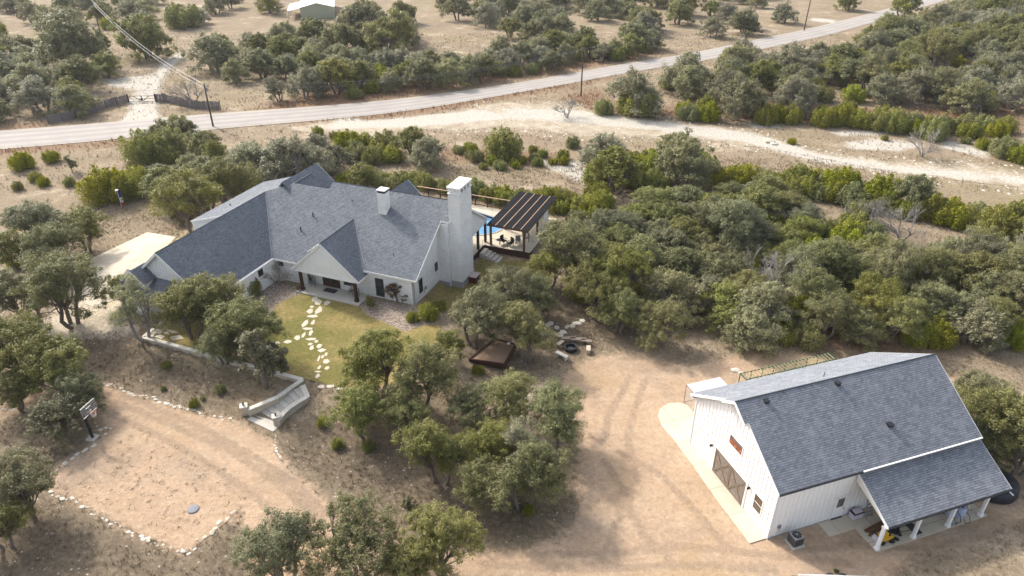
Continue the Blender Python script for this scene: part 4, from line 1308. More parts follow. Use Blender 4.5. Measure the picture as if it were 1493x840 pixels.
for (uu, vv) in ((-.25, .17), (-16.75, -.4), (-16.8, -9.8)):
    m = MB(); m.box((uu, vv, 1.4), (.09, .09, 2.8)); m.build('downspout', TRIM, house)
# --- walls
def wall(poly, ax, a, b, mat=WHITEB, name='wall'):
    m = MB(); m.prism(poly, ax, a, b); return m.build(name, mat, house)
wall([(-5.85, -.4), (0, -.4), (0, 3.05), (-5.85, 3.05)], 'v', .25, .45)
wall([(.45, -1.0), (6.0, -1.0), (6.0, mp(6) - .18), (.25, mp(.25) - .12), (.25, -1.0)], 'u', -.2, 0, name='gable_wall')
wall([(-.2, -1.0), (1.25, -1.0), (1.25, mp(6) - .2), (-.2, mp(6) - .2)], 'v', 6.0, 6.2)
wall([(6.2, -1.0), (12.3, -1.0), (12.3, rb_(12.3) - .2), (RV, RW_ - .2), (6.2, mp(6.2) - .2)], 'u', 1.05, 1.25, name='gable_wall')
wall([(-3.0, -.3), (1.05, -.3), (1.05, 5.6), (-3.0, 5.6)], 'v', 12.1, 12.3)
wall([(12.3, 2.75), (16.5, 2.75), (16.5, rb_(16.5) - .2), (12.3, rb_(12.3) - .2)], 'u', 1.05, 1.2, name='patio_gable')
wall([(-13.0, -.1), (-5.85, -.1), (-5.85, 3.05), (-13.0, 3.05)], 'v', .15, .35)
wall([(-17.0, -.1), (-13.0, -.1), (-13.0, 2.6), (-17.0, 2.6)], 'v', -.3, -.1)
wall([(-10.0, -.1), (-.3, -.1), (-.3, 2.7), (-10.0, 2.7)], 'u', -17.1, -16.9)
wall([(-27.4, -.1), (-16.9, -.1), (-16.9, 2.6), (-22.3, 6.98), (-27.4, 2.7)], 'v', -10.2, -10.0, WHITE, 'gable_wall')
wall([(-10.2, -.1), (11, -.1), (11, 2.7), (-10.2, 2.7)], 'u', -27.4, -27.2)
wall([(-27.2, 2.5), (-22.3, 2.5), (-22.3, 6.95), (-26.85, pr_(-26.85) - .2), (-27.2, 5.4)], 'v', -.9, -.75, WHITE, 'upper_wall')
wall([(-.9, 2.5), (11, 2.5), (11, 5.5), (-.9, 5.5)], 'u', -26.85, -26.7, WHITE, 'upper_wall')
wall([(-27, 0), (-14, 0), (-14, 2.8), (-27, 2.8)], 'v', 13.15, 13.3)
wall([(-16, 0), (-3.2, 0), (-3.2, 3.1), (-16, 3.1)], 'v', 14.6, 14.75)
wall([(12.3, 0), (14.6, 0), (14.6, 3.1), (12.3, 3.1)], 'u', -3.2, -3.05)
# plinth
m = MB(); m.box((-.02, 3.2, -.55), (.1, 5.6, 1.1)); m.box((.62, 5.95, -.55), (1.26, .12, 1.1)); m.build('plinth', SOILD, house)
# porch gable face with boards
m = MB(); m.prism([(-13.3, 2.62), (-5.9, 2.62), (-5.9, 2.95), (-9.6, 6.15), (-13.3, 2.95)], 'v', -1.55, -1.43); m.build('porch_gable', WHITE, house)
m = MB(); u = -13.1
while u < -5.9:
    top = 6.12 - .885 * abs(u + 9.6)
    if top > 2.75: m.box((u, -1.565, (2.64 + top) / 2), (.05, .03, top - 2.64))
    u += .4
v = 6.4
u = .0
while u < 1.2: m.box((u + .1, 5.985, 5.0), (.05, .03, 4.2)); u += .4
v = 6.6
while v < 12.2:
    top = (mp(v) if v < RV else rb_(v)) - .3
    if top > 3.3: m.box((1.265, v, (3.2 + top) / 2), (.03, .05, top - 3.2))
    v += .4
v = .9
while v < 5.9:
    if mp(v) - .3 > 3.6: m.box((.015, v, (3.4 + mp(v) - .25) / 2), (.03, .05, mp(v) - .25 - 3.4))
    v += .4
u = -27.1
while u < -17:
    top = 6.95 - .852 * abs(u + 22.3) - .1
    m.box((u, -10.215, (0 + top) / 2), (.05, .03, top)); u += .4
tag(m.build('battens', TRIM, house), kind='stuff')
m = MB(); m.bar((-13.4, -1.5, 2.5), (-5.8, -1.5, 2.5), .22, .24); m.build('porch_beam', WHITE, house)
m = MB(); m.box((-9.6, -.7, 2.63), (7.6, 1.6, .04)); m.build('porch_ceiling', CREAM, house)
for uu in (-12.78, -5.98):
    m = MB(); m.box((uu, -1.55, 1.27), (.27, .27, 2.3)); m.box((uu, -1.55, .3), (.38, .38, .35)); m.build('column', DWOOD, house)
m = MB(); m.box((-9.35, -1.0, .05), (7.9, 2.3, .2)); m.build('porch_slab', CONCG, house)
# front doors
d0 = MB(); d0.box((-10.2, .13, 1.35), (2.2, .08, 2.4)); fd = d0.build('door_surround', DWOOD, house)
for uu in (-10.7, -9.72):
    m = MB(); m.box((uu, .08, 1.33), (.9, .05, 2.25)); dd = m.build('front_door', DWOOD, fd)
for uu in (-10.7, -9.72):
    m = MB(); m.box((uu, .045, 1.55), (.55, .02, 1.5)); m.build('door_glass', GLASS, fd)
m = MB(); m.box((0, 0, .01), (1.5, .75, .02)); thing1('door_mat', m, MAT_D, HF.w(-9.9, -.65, .151), R(HF.ang), 'dark mat before the dark front doors of the house', 'mat')
frame_window(house, 'v', (-7.95, .15, 1.6), (1.1, 1.5), GLASS, flip=-1, panes=(2, 2), fcol=DARKM)
frame_window(house, 'v', (-4.15, .25, 1.3), (.85, 2.0), GLASS, flip=-1, panes=(1, 2), fcol=DARKM)
frame_window(house, 'u', (0, 1.65, 1.65), (.6, 1.5), GLASS, flip=1, panes=(1, 2), fcol=DARKM)
frame_window(house, 'u', (0, 5.3, 2.1), (.5, .85), GLASS, flip=1, panes=(1, 1), fcol=DARKM)
frame_window(house, 'u', (-16.9, -2.95, 2.15), (.6, .6), GLASS, flip=1, panes=(1, 1), fcol=DARKM)
frame_window(house, 'v', (-16.35, -.3, 2.1), (.65, .5), GLASS, flip=-1, panes=(1, 1), fcol=DARKM)
frame_window(house, 'u', (-16.9, -6.8, 1.6), (.9, 1.4), GLASS, flip=1, panes=(1, 2), fcol=DARKM)
m = MB(); m.box((-13.9, -.35, 1.2), (.18, .12, .2)); m.build('wall_lamp', DARKM, house)
m = MB(); m.box((.08, 2.6, .9), (.14, .2, .3)); m.tube([(.08, 2.3, .4), (.08, 2.3, 1.0)], .03, 6); m.build('meter_box', GREYM, house)
# big chimney
m = MB(); m.box((1.92, 7.95, 4.7), (1.3, 3.0, 11.4)); bc = m.build('stone_chimney', WHITEB, house)
m = MB(); m.box((1.92, 7.95, 11.05), (1.5, 3.2, .22)); m.build('chimney_cap', TRIM, bc)
m = MB()
for vv in (6.75, 7.55, 8.35, 9.15): m.box((1.92, vv, 10.67), (1.36, .3, .56))
m.build('cap_pier', WHITEB, bc)
m = MB(); m.box((1.92, 7.95, 10.42), (1.42, 3.1, .08)); m.build('chimney_ledge', WHITEB, bc)
m = MB(); m.box((1.92, 7.95, 10.66), (1.0, 2.6, .5)); m.build('flue', DARKM, bc)
m = MB(); m.box((1.95, 7.95, -.5), (1.4, 3.1, 1.0)); m.build('chimney_plinth', SOILD, bc)
# small chimney
m = MB(); m.box((-6.45, 6.25, 8.0), (.95, .95, 3.0)); sc_ = m.build('brick_chimney', WHITEB, house)
m = MB(); m.box((-6.45, 6.25, 9.62), (.86, .86, .26)); m.build('spark_screen', DARKM, sc_)
m = MB(); m.box((-6.45, 6.25, 9.8), (1.08, 1.08, .1)); m.build('chimney_cap', plain('pale_cap', (.6, .6, .62), .4, bmp=0), sc_)
# roof vents: small pipes
for uu, vv in ((-14.6, 4.3), (-15.2, 2.6)):
    m = MB(); m.tube([(uu, vv, mp(vv) - .05), (uu, vv, mp(vv) + .45)], .07, 8); m.lathe((uu, vv, mp(vv) + .42), [(.1, 0), (.1, .1)], 8); m.build('vent_pipe', DARKM, house)
for uu, vv in ((-3.2, 2.0), (-10.8, 6.6), (-12.3, .9)):
    m = MB(); m.tube([(uu, vv, mp(vv) - .05), (uu, vv, mp(vv) + .18)], .05, 8); m.build('vent_pipe', DARKM, house)
m = MB(); m.tube([(-24.5, 2.5, pr_(-24.5) - .05), (-24.5, 2.5, pr_(-24.5) + .25)], .07, 8); m.tube([(-20.6, 8.3, pr_(-20.6)), (-20.6, 8.3, pr_(-20.6) + .3)], .06, 8); m.build('vent_pipe', DARKM, house)
# back patio posts
for vv in (14.2, 16.4):
    m = MB(); m.box((1.05, vv, 1.4), (.26, .26, 2.8)); m.build('post', DWOOD, house)
m = MB(); m.box((-1.0, 16.45, 2.9), (4.4, .25, .25)); m.build('back_beam', TRIM, house)


def hloc(u, v, w=0.0): return HF.w(u, v, w)


HRZ = R(HF.ang)
# porch furniture
def porch_chair(loc, rz, label, mat=GREYM):
    t = empty('porch_chair', loc, rz, label=label, cat='chair')
    m = MB(); m.box((0, 0, .42), (.5, .5, .05)); m.build('seat', mat, t)
    m = MB(); m.bar((-.22, .22, .45), (-.22, .3, .95), .04, .04); m.bar((.22, .22, .45), (.22, .3, .95), .04, .04)
    for k in range(5): m.bar((-.16 + .08 * k, .22, .46), (-.16 + .08 * k, .3, .9), .03, .02)
    m.bar((-.24, .3, .93), (.24, .3, .93), .03, .06); m.build('backrest', mat, t)
    for a in (-.22, .22):
        for b in (-.22, .22):
            m = MB(); m.bar((a, b, 0), (a, b, .42), .04, .04, (0, 1, 0)); m.build('leg', mat, t)
    m = MB()
    for a in (-.25, .25): m.bar((a, -.22, .62), (a, .26, .62), .05, .03)
    m.build('armrest', mat, t)
porch_chair(hloc(-7.3, -.45, .15), HRZ, 'grey chair under the dark window, left of the pair')
porch_chair(hloc(-6.55, -.75, .15), HRZ - .3, 'grey chair beside the right porch column')
porch_chair(hloc(-12.2, -.5, .15), HRZ + .3, 'grey chair in the left end of the porch')
t = empty('potted_plant', hloc(-12.55, .0 - .25, .15), 0, label='tall potted plant against the left porch wall', cat='plant')
m = MB(); m.lathe((0, 0, 0), [(.15, 0), (.22, .35), (.24, .38)], 12); m.build('pot', GREYM, t)
m = MB()
for k in range(60):
    a = rng.uniform(0, 6.28); l = rng.uniform(.3, .9); e = rng.uniform(.3, .5)
    b = Vector((math.cos(a) * .05, math.sin(a) * .05, .36)); tip = b + Vector((math.cos(a) * l * .35, math.sin(a) * l * .35, l)); sdv = Vector((-math.sin(a), math.cos(a), 0)) * .035
    m.face([b - sdv, b + sdv, tip])
m.build('foliage', LEAF_O, t)

# ------------------------------------------------------------------ pool deck, pool, pavilion
hl2 = lambda pts: [tuple(HF.w(u, v)[:2]) for u, v in pts]
DECK = hl2([(-15, 14.9), (-3.0, 14.9), (-3.0, 12.35), (1.2, 12.35), (1.2, 15.6), (7.15, 15.65), (7.15, 26.1), (1.0, 25.9), (-15, 26.4)])
POOL = hl2(POOL_LOCAL)
DZ = Z0 + .12
sheet('pool_deck', DECK, 1.2, 0, CONC, 'cream stone pool deck behind the house', hole=POOL, cat='deck', z=DZ)
m = MB(); n = len(DECK)
for i in range(n):
    a, b = DECK[i], DECK[(i + 1) % n]; m.face([(a[0], a[1], -.1), (b[0], b[1], -.1), (b[0], b[1], DZ), (a[0], a[1], DZ)])
tag(m.build('deck_edge', DWOOD, None), 'dark skirting under the front edge of the pool deck', 'deck edge', kind='structure')
pool = empty('swimming_pool', (0, 0, 0), label='free form blue swimming pool behind the chimney', cat='pool')
m = MB(); n = len(POOL)
for i in range(n):
    a, b = POOL[i], POOL[(i + 1) % n]; m.face([(b[0], b[1], DZ - 1.2), (a[0], a[1], DZ - 1.2), (a[0], a[1], DZ), (b[0], b[1], DZ)])
m.build('pool_wall', TILE, pool)
m = MB()
for i in range(n):
    a, b = Vector((*POOL[i], 0)), Vector((*POOL[(i + 1) % n], 0)); m.bar((a.x, a.y, DZ + .02), (b.x, b.y, DZ + .02), .28, .07)
m.build('coping', SOILD, pool)
sheet('water', POOL, 1.0, 0, WATER, '', z=DZ - .22, parent=pool)
# pavilion
pav = empty('pavilion', hloc(0, 0, .12), HRZ, label='open poolside pavilion with dark metal roof on brown posts', cat='pavilion')
pu0, pu1, pv0, pv1, pw = 1.75, 6.95, 15.35, 26.2, 2.95
m = MB(); m.box(((pu0 + pu1) / 2, (pv0 + pv1) / 2, pw), (pu1 - pu0, pv1 - pv0, .06)); m.build('roof_sheet', pav_roof_mat(), pav)
for k in range(5):
    if k in (0,): continue
    uu = pu0 + (pu1 - pu0) * (k + .02) / 4.85
    m = MB(); m.bar((uu, pv0, pw + .05), (uu, pv1, pw + .05), .07, .05); m.build('roof_rib', CEDAR, pav)
m = MB()
for k in range(16):
    uu = pu0 + (pu1 - pu0) * (k + .5) / 16; m.bar((uu, pv0, pw + .04), (uu, pv1, pw + .04), .025, .03)
tag(m.build('roof_seams', pav_roof_mat(), pav), kind='stuff')
m = MB(); m.bar((pu0, pv0 + .02, pw - .1), (pu1, pv0 + .02, pw - .1), .08, .2); m.bar((pu0, pv1, pw - .1), (pu1, pv1, pw - .1), .08, .2); m.build('fascia', BWOOD, pav)
for uu in (pu0 + .05, pu1 - .05):
    m = MB(); m.bar((uu, pv0, pw - .12), (uu, pv1, pw - .12), .14, .2); m.build('beam', BWOOD, pav)
for uu, vv in ((2.0, 15.9), (6.35, 15.75), (5.95, 25.4), (2.0, 25.4), (2.0, 20.6), (6.3, 20.6)):
    m = MB(); m.box((uu, vv, 1.4), (.24, .24, 2.8)); m.build('post', BWOOD, pav)
m = MB(); m.tube([(2.0, 15.8, .95), (6.3, 15.7, .95)], .02, 5); m.tube([(4.2, 15.75, 0), (4.2, 15.75, .95)], .02, 5); m.build('hand_rail', DARKM, pav)
# back stone fireplace in pavilion
m = MB(); m.box((6.2, 23.0, 1.2), (.8, 1.6, 2.4)); m.build('fireplace', WHITEB, pav)
def lounge(loc, rz, label, frame=GREYM, cush=None):
    t = empty('patio_chair', loc, rz, label=label, cat='chair')
    m = MB(); m.box((0, 0, .4), (.6, .6, .12)); m.build('seat', cush or LILAC, t, bevel=.03)
    m = MB(); m.box((0, .32, .75), (.6, .1, .6)); m.build('backrest', frame, t, bevel=.03)
    for a in (-.27, .27):
        for b in (-.27, .27): m = MB(); m.bar((a, b, 0), (a, b, .36), .05, .05, (0, 1, 0)); m.build('leg', DARKM, t)
    m = MB()
    for a in (-.32, .32): m.bar((a, -.28, .6), (a, .3, .6), .06, .04)
    m.build('armrest', DARKM, t)
pd = Z0 + .12 - Z0
lounge(hloc(5.0, 17.2, pd), HRZ + .3, 'grey cushioned chair near the right front pavilion post')
lounge(hloc(5.6, 18.6, pd), HRZ - 1.2, 'grey high backed chair further back under the pavilion')
lounge(hloc(5.0, 19.8, pd), HRZ + 2.8, 'pale chair facing back under the pavilion')
lounge(hloc(3.3, 16.8, pd), HRZ + 1.2, 'dark chair left of the black table under the pavilion', DARKM, DARKM)
lounge(hloc(4.3, 16.5, pd), HRZ - .5, 'dark chair by the handrail under the pavilion', DARKM, DARKM)
t = empty('patio_table', hloc(2.9, 16.4, pd), HRZ, label='small black table between the front pavilion posts', cat='table')
m = MB(); m.lathe((0, 0, .6), [(.38, 0), (.38, .04)], 14); m.build('top', DARKM, t)
m = MB(); m.tube([(0, 0, 0), (0, 0, .6)], .04, 8); m.build('leg', DARKM, t)
# rear steps from deck down to yard: five broad treads
st = empty('garden_stairs', hloc(0, 0, 0), HRZ, label='five pale stone steps going down from the pool deck to the side yard', cat='stairs')
for k in range(5):
    m = MB(); m.box((1.75 + .5 * k, 14.35 - .05 * k, -.02 - .16 * k - .3), (.56, 1.5, .62)); m.build('tread', CONCG, st, bevel=.02)
m = MB(); m.tube([(1.35, 14.9, .1), (1.35, 14.9, 1.0), (1.35, 15.6, 1.0), (1.35, 15.6, .1)], .025, 5)
thing1('hand_rail', m, DARKM, hloc(0, 0, 0), HRZ, 'dark handrail at the top of the pale stone steps', 'handrail')
# small red brown shed by the chimney
t = empty('firewood_box', hloc(2.75, 8.3, -.75), HRZ, label='low dark red box with flat pinkish lid beside the big chimney', cat='box')
m = MB(); m.box((0, 0, .4), (1.6, 1.0, .8)); m.build('body', DWOOD, t)
for k in range(5):
    m = MB(); m.box((-.64 + .32 * k, -.51, .4), (.24, .03, .7)); m.build('slat', plain('dark_red_wood', (.14, .03, .022), .7, var=.3), t)
m = MB(); m.box((0, .1, .84), (1.75, 1.3, .06)); m.build('lid', plain('pink_stone', (.46, .38, .34), .9), t)

# back fence of the pool
fn = empty('pool_fence', hloc(0, 0, .1), HRZ, label='brown rail fence with wire behind the swimming pool', cat='fence')
for k in range(9):
    uu = -13.5 + 1.78 * k
    m = MB(); m.box((uu, 26.1, .75), (.12, .12, 1.5)); m.build('post', DWOOD, fn)
m = MB(); m.bar((-13.5, 26.1, 1.5), (.9, 26.1, 1.5), .14, .06); m.build('top_rail', CEDAR, fn)
m = MB(); m.bar((-13.5, 26.1, .2), (.9, 26.1, .2), .04, .1); m.bar((-13.5, 26.1, .8), (.9, 26.1, .8), .03, .06); m.build('rail', DWOOD, fn)
m = MB()
for k in range(96): m.bar((-13.5 + .15 * k, 26.1, .2), (-13.5 + .15 * k, 26.1, 1.47), .012, .012, (0, 1, 0))
tag(m.build('balusters', DARKM, fn), kind='stuff')

# ------------------------------------------------------------------ retaining wall, stairs, edgings
def wall_line(name, pts3, thick, hfun, mat, capmat, label, cat='wall', seg=1.1, cap=.07):
    """stone wall built of separate blocks under separate cap stones. pts3: (x,y); hfun(t)->(z0,z1)"""
    t = empty(name, (0, 0, 0), label=label, cat=cat)
    p = np.array(pts3); s = np.r_[0, np.cumsum(np.linalg.norm(np.diff(p, axis=0), axis=1))]
    n = max(1, int(s[-1] / seg))
    for i in range(n):
        sa, sb = s[-1] * i / n, s[-1] * (i + 1) / n
        a = np.array([np.interp(sa, s, p[:, 0]), np.interp(sa, s, p[:, 1])]); b = np.array([np.interp(sb, s, p[:, 0]), np.interp(sb, s, p[:, 1])])
        z0, z1 = hfun((sa + sb) / 2 / s[-1]); za, zb = hfun(sa / s[-1])[1], hfun(sb / s[-1])[1]
        d = (b - a) / np.linalg.norm(b - a) * .006; nv = np.array([-(b - a)[1], (b - a)[0]]) / np.linalg.norm(b - a) * thick / 2
        def slab(nm, e, lo_a, lo_b, hi_a, hi_b, mt):
            m = MB(); A, B = a + d, b - d; nn = nv * e; i0 = 0
            V = [(A - nn, lo_a), (B - nn, lo_b), (B + nn, lo_b), (A + nn, lo_a), (A - nn, hi_a), (B - nn, hi_b), (B + nn, hi_b), (A + nn, hi_a)]
            m.v = [(float(q[0][0]), float(q[0][1]), float(q[1])) for q in V]
            m.f = [(0, 3, 2, 1), (4, 5, 6, 7), (0, 1, 5, 4), (1, 2, 6, 5), (2, 3, 7, 6), (3, 0, 4, 7)]; m.uv = [None] * 6
            m.build(nm, mt, t)
        slab('block', 1 + rng.uniform(-.04, .04), z0, z0, za - cap, zb - cap, mat)
        slab('cap_stone', 1.22, za - cap + .002, zb - cap + .002, za, zb, capmat)
    return t


CAPZ = Z0 + .12
wA = _xy([(209, 491), (441, 553)], CAPZ)
wall_line('retaining_wall', wA, .34, lambda t: (-.2, CAPZ), LIME, LIMEW, 'long low white capped retaining wall in front of the lawn')
wB = _xy([(209, 491), (224, 479)], CAPZ)
wall_line('retaining_wall', wB, .34, lambda t: (.2, CAPZ), LIME, LIMEW, 'short return of the low wall at the left patio corner')
# cheek walls of the stairs
cl = [tuple(ray_at(441, 553, CAPZ)[:2]), tuple(ray_at(405, 577, CAPZ)[:2]), tuple(ray_at(360, 596, .84)[:2])]
wall_line('stair_wall', cl, .36, lambda t: (-.2, CAPZ - .28 * max(0, t - .15)), LIME, LIMEW, 'tall left cheek wall of the stairs, running up to the wall corner')
cr = [tuple(ray_at(447, 579, .95)[:2]), tuple(ray_at(425, 590, .9)[:2]), tuple(ray_at(411, 603, .8)[:2]), tuple(ray_at(404, 612, .75)[:2])]
wall_line('stair_wall', cr, .36, lambda t: (-.3, .98 - .3 * t), LIME, LIMEW, 'curved lower right cheek wall of the stairs', seg=.7)
for k, (p, z) in enumerate((((355, 592), .95), ((402, 607), .88))):
    q = ray_at(*p, z)
    t = empty('stair_pillar', (q.x, q.y, 0), R(20), label=('stone pillar with lantern at the left foot of the stairs', 'stone pillar with lantern at the right foot of the stairs')[k], cat='pillar')
    m = MB(); m.box((0, 0, z / 2 - .1), (.55, .55, z + .2)); m.build('block', LIME, t, bevel=.02)
    m = MB(); m.box((0, 0, z + .04), (.66, .66, .08)); m.build('cap_stone', LIMEW, t, bevel=.015)
    m = MB(); m.box((0, 0, z + .18), (.12, .12, .2)); m.lathe((0, 0, z + .28), [(.1, 0), (.02, .08)], 6); m.build('lantern', DARKM, t)
sa = ray_at(445, 560, Z0); sb = ray_at(378, 612, .05)
sts = empty('front_stairs', (0, 0, 0), label='broad grey stone steps between the two cheek walls', cat='stairs')
A0 = np.array(sa[:2]); A1 = np.array(ray_at(452, 578, Z0)[:2]); B0 = np.array(ray_at(366, 603, .1)[:2]); B1 = np.array(ray_at(402, 622, .05)[:2])
NS = 9
for k in range(NS):
    f0, f1 = k / NS, (k + 1) / NS
    q = [A0 + (B0 - A0) * f0, A1 + (B1 - A1) * f0, A1 + (B1 - A1) * f1, A0 + (B0 - A0) * f1]
    zt = Z0 * (1 - k / NS) + .01
    cx = sum(q) / 4
    q = [cx + (p - cx) * 1.0 for p in q]
    m = MB(); m.prism([tuple(float(v) for v in p) for p in q], 'w', -.3 - .001 * k, zt); m.build('step', STEPS if k % 2 else CONCG, sts)

m = MB(); m.prism([tuple(float(v) for v in at(*q)[:2]) for q in ((361, 612), (398, 630), (409, 620), (402, 612), (376, 597))], 'w', -.2, .09); m.build('landing', CONCG, sts)
# stones
STV = []
for k in range(6):
    bm = bmesh.new(); bmesh.ops.create_icosphere(bm, subdivisions=1, radius=.5)
    rr = random.Random(k)
    for v in bm.verts: v.co = Vector((v.co.x * rr.uniform(.8, 1.15), v.co.y * rr.uniform(.75, 1.1), max(-.25, min(.36, v.co.z)) * rr.uniform(.85, 1.1)))
    me = bpy.data.meshes.new('stone'); bm.to_mesh(me); bm.free(); me.materials.append(LIMEW if k % 3 else LIME); STV.append(me)


def stone_row(px, label, size=.34, gap=.38, jit=.12, name='stone_edging'):
    t = empty(name, (0, 0, 0), label=label, cat='stone edging', group='rows of white stones edging the dirt driveway')
    p = np.array([tuple(at(*q)[:2]) for q in px]); s = np.r_[0, np.cumsum(np.linalg.norm(np.diff(p, axis=0), axis=1))]
    x = 0.0
    while x < s[-1]:
        q = np.array([np.interp(x, s, p[:, 0]), np.interp(x, s, p[:, 1])]) + rng.normal(0, jit, 2)
        j = np.searchsorted(s, x); j = min(max(j, 1), len(p) - 1); d = p[j] - p[j - 1]
        o = bpy.data.objects.new('stone', STV[rng.integers(6)]); col.objects.link(o); o.parent = t
        k = size * rng.uniform(.45, 1.5)
        o.location = (q[0], q[1], ground(*q) + rng.uniform(-.03, .02)); o.scale = (k * 1.25, k * .85, k * rng.uniform(.5, .8))
        o.rotation_euler = (0, 0, math.atan2(d[1], d[0]) + rng.normal(0, .3))
        x += gap * rng.uniform(.75, 1.35)
    return t


stone_row([(151, 559), (175, 567), (195, 576), (222, 583), (245, 590), (275, 598), (300, 604), (345, 614)], 'row of small white stones between the leafy bed and the dirt driveway', .30, .33)
stone_row([(140, 617), (160, 627), (157, 634), (138, 647), (118, 661), (95, 677), (76, 690)], 'row of white stones by the basketball hoop, upper left of the court', .34, .36)
stone_row([(66, 700), (57, 706), (75, 718), (108, 734), (135, 748), (158, 760), (185, 772), (213, 786), (245, 800), (268, 808)], 'long row of white stones along the lower left edge of the dirt court', .34, .36)
stone_row([(272, 809), (290, 793), (305, 778), (325, 762), (338, 750), (351, 739)], 'row of white stones at the right corner of the dirt court', .40, .40)
stone_row([(402, 634), (401, 648), (404, 660), (412, 670)], 'short curved row of white stones below the stairs', .26, .33, .04)
stone_row([(-20, 596), (15, 597), (40, 600)], 'short row of white stones left of the hoop at the photo edge', .3, .36, .05)
# septic lid
q = at(282, 743); m = MB(); m.lathe((0, 0, 0), [(.42, 0), (.42, .05), (.36, .08), (.1, .1)], 22)
thing1('septic_lid', m, plain('grey_plastic', (.17, .18, .20), .6), (q.x, q.y, q.z + .02), 0, 'round grey lid on the bare dirt court', 'lid')

# stepping stones on the lawn
sp = empty('stepping_stone_path', (0, 0, 0), label='winding path of flat cream stones across the lawn to the porch', cat='path')
SS = [(368, 137, 34, 30), (390, 153, 46, 34), (437, 157, 36, 26), (352, 178, 26, 14), (344, 203, 36, 32), (392, 195, 36, 42), (357, 230, 56, 18), (315, 271, 32, 42), (359, 263, 24, 30), (327, 298, 60, 15), (348, 318, 22, 34), (308, 333, 20, 32), (350, 354, 58, 16),
      (378, 367, 20, 16), (393, 393, 32, 24), (345, 380, 30, 14), (352, 402, 26, 26), (407, 415, 44, 20), (392, 457, 14, 36), (430, 437, 18, 22), (412, 449, 16, 20), (433, 475, 40, 26), (394, 508, 18, 24), (436, 512, 26, 24), (384, 555, 22, 34), (388, 531, 36, 10), (272, 347, 34, 26), (222, 368, 42, 18), (160, 376, 42, 18),
      (10, 396, 30, 16), (90, 385, 40, 18), (405, 612, 40, 24), (455, 610, 50, 22), (500, 622, 46, 18)]
for (zx, zy, zw, zh) in SS:
    p = at(360 + zx * .2679, 400 + zy * .2679)
    p2 = at(360 + (zx + zw / 2) * .2679, 400 + zy * .2679); p3 = at(360 + zx * .2679, 400 + (zy - zh / 2) * .2679)
    rx = (p2 - p).length; ry = (p3 - p).length
    n = 5; pts = []; rx *= 1.0; ry *= 1.0; ph_ = rng.uniform(0, 1.2)
    for k in range(n):
        a = ph_ + 2 * math.pi * k / n + rng.uniform(-.3, .3); rr_ = rng.uniform(.85, 1.25)
        pts.append((p.x + rx * math.cos(a) * rr_, p.y + ry * math.sin(a) * rr_))
    m = MB(); m.prism(pts, 'w', p.z - .05, p.z + .035); m.build('stone', FLAG, sp)
# patio slabs at the left end of the wall
pt = empty('slab_patio', (0, 0, 0), label='four large cream slabs with grassy joints behind the left wall corner', cat='patio')
for quad in ([(219, 486), (230, 480), (238, 484), (233, 487), (219, 487)], [(240, 485), (245, 484), (247, 488), (239, 487)], [(217, 489), (226, 488), (222, 492), (216, 491)], [(224, 491), (235, 489), (241, 491), (235, 495)], [(248, 492), (262, 489), (268, 494), (252, 497)], [(243, 481), (255, 483), (260, 486), (250, 486)]):
    pts = [tuple(at(*q)[:2]) for q in quad]
    c = np.mean(pts, axis=0); pts = [tuple((np.array(p) - c) * 1.05 + c) for p in pts]
    m = MB(); m.prism([(float(a), float(b)) for a, b in pts], 'w', Z0 - .05, Z0 + .06); m.build('stone', CONC, pt)
# flat stones leading to the fire pit and among the right oaks
sp2 = empty('stepping_stone_path', (0, 0, 0), label='broken trail of pale stones under the oaks above the fire pit', cat='path')
for (px, py) in [(814, 489), (819, 486), (817, 490), (822, 484), (827, 477), (835, 475), (838, 472), (843, 472), (849, 468), (812, 478), (834, 477), (861, 454), (864, 458), (803, 472), (798, 474), (742, 480), (748, 477), (754, 482), (760, 479), (787, 486), (793, 488), (875, 441), (905, 436), (912, 435), (918, 438), (980, 468), (987, 470), (760, 484)]:
    p = at(px, py)
    o = bpy.data.objects.new('stone', STV[rng.integers(6)]); col.objects.link(o); o.parent = sp2
    o.location = (p.x, p.y, p.z + .02); o.scale = (rng.uniform(.6, 1.1), rng.uniform(.5, .9), .25); o.rotation_euler = (0, 0, rng.uniform(0, 3))

# sandbox
qs = [at(684, 527), at(735, 540), at(752, 512), at(722, 503)]
sbx = empty('sandbox', (0, 0, 0), label='wood framed mulch play box under the leaning oak', cat='sandbox')
m = MB(); m.prism([(p.x, p.y) for p in qs], 'w', qs[0].z - .2, qs[0].z + .22); m.build('mulch', MULCH, sbx)
for i in range(4):
    a, b = qs[i], qs[(i + 1) % 4]
    m = MB(); zt = qs[0].z + .3; m.bar((a.x, a.y, zt - .2), (b.x, b.y, zt - .2), .12 + .004 * i, .5 + .006 * i); m.build('board', DWOOD, sbx)
def box_at(px, py, sz, mat, name, label, cat, dz=.22, rz=.3, bevel=.02):
    p = at(px, py, dz); m = MB(); m.box((0, 0, sz[2] / 2), sz)
    return thing1(name, m, mat, (p.x, p.y, p.z + dz), rz, label, cat, bevel=bevel)
p = at(739, 506, .3)
t = empty('toy_truck', (p.x, p.y, p.z + .3), -.3, label='blue toy truck at the far corner of the play box', cat='toy')
m = MB(); m.box((0, 0, .25), (.9, .4, .25)); m.build('body', BLUE, t, bevel=.04)
m = MB(); m.box((.2, 0, .45), (.3, .36, .2)); m.build('cab', TRIM, t, bevel=.03)
for sx in (-.28, .28):
    for sy in (-.2, .2): m = MB(); m.tube([(sx, sy - .04, .12), (sx, sy + .04, .12)], .12, 10); m.build('wheel', BLACK, t)
p = at(722, 510, .3)
t = empty('toy_truck', (p.x, p.y, p.z + .3), .8, label='small dark toy digger on the upper edge of the play box', cat='toy')
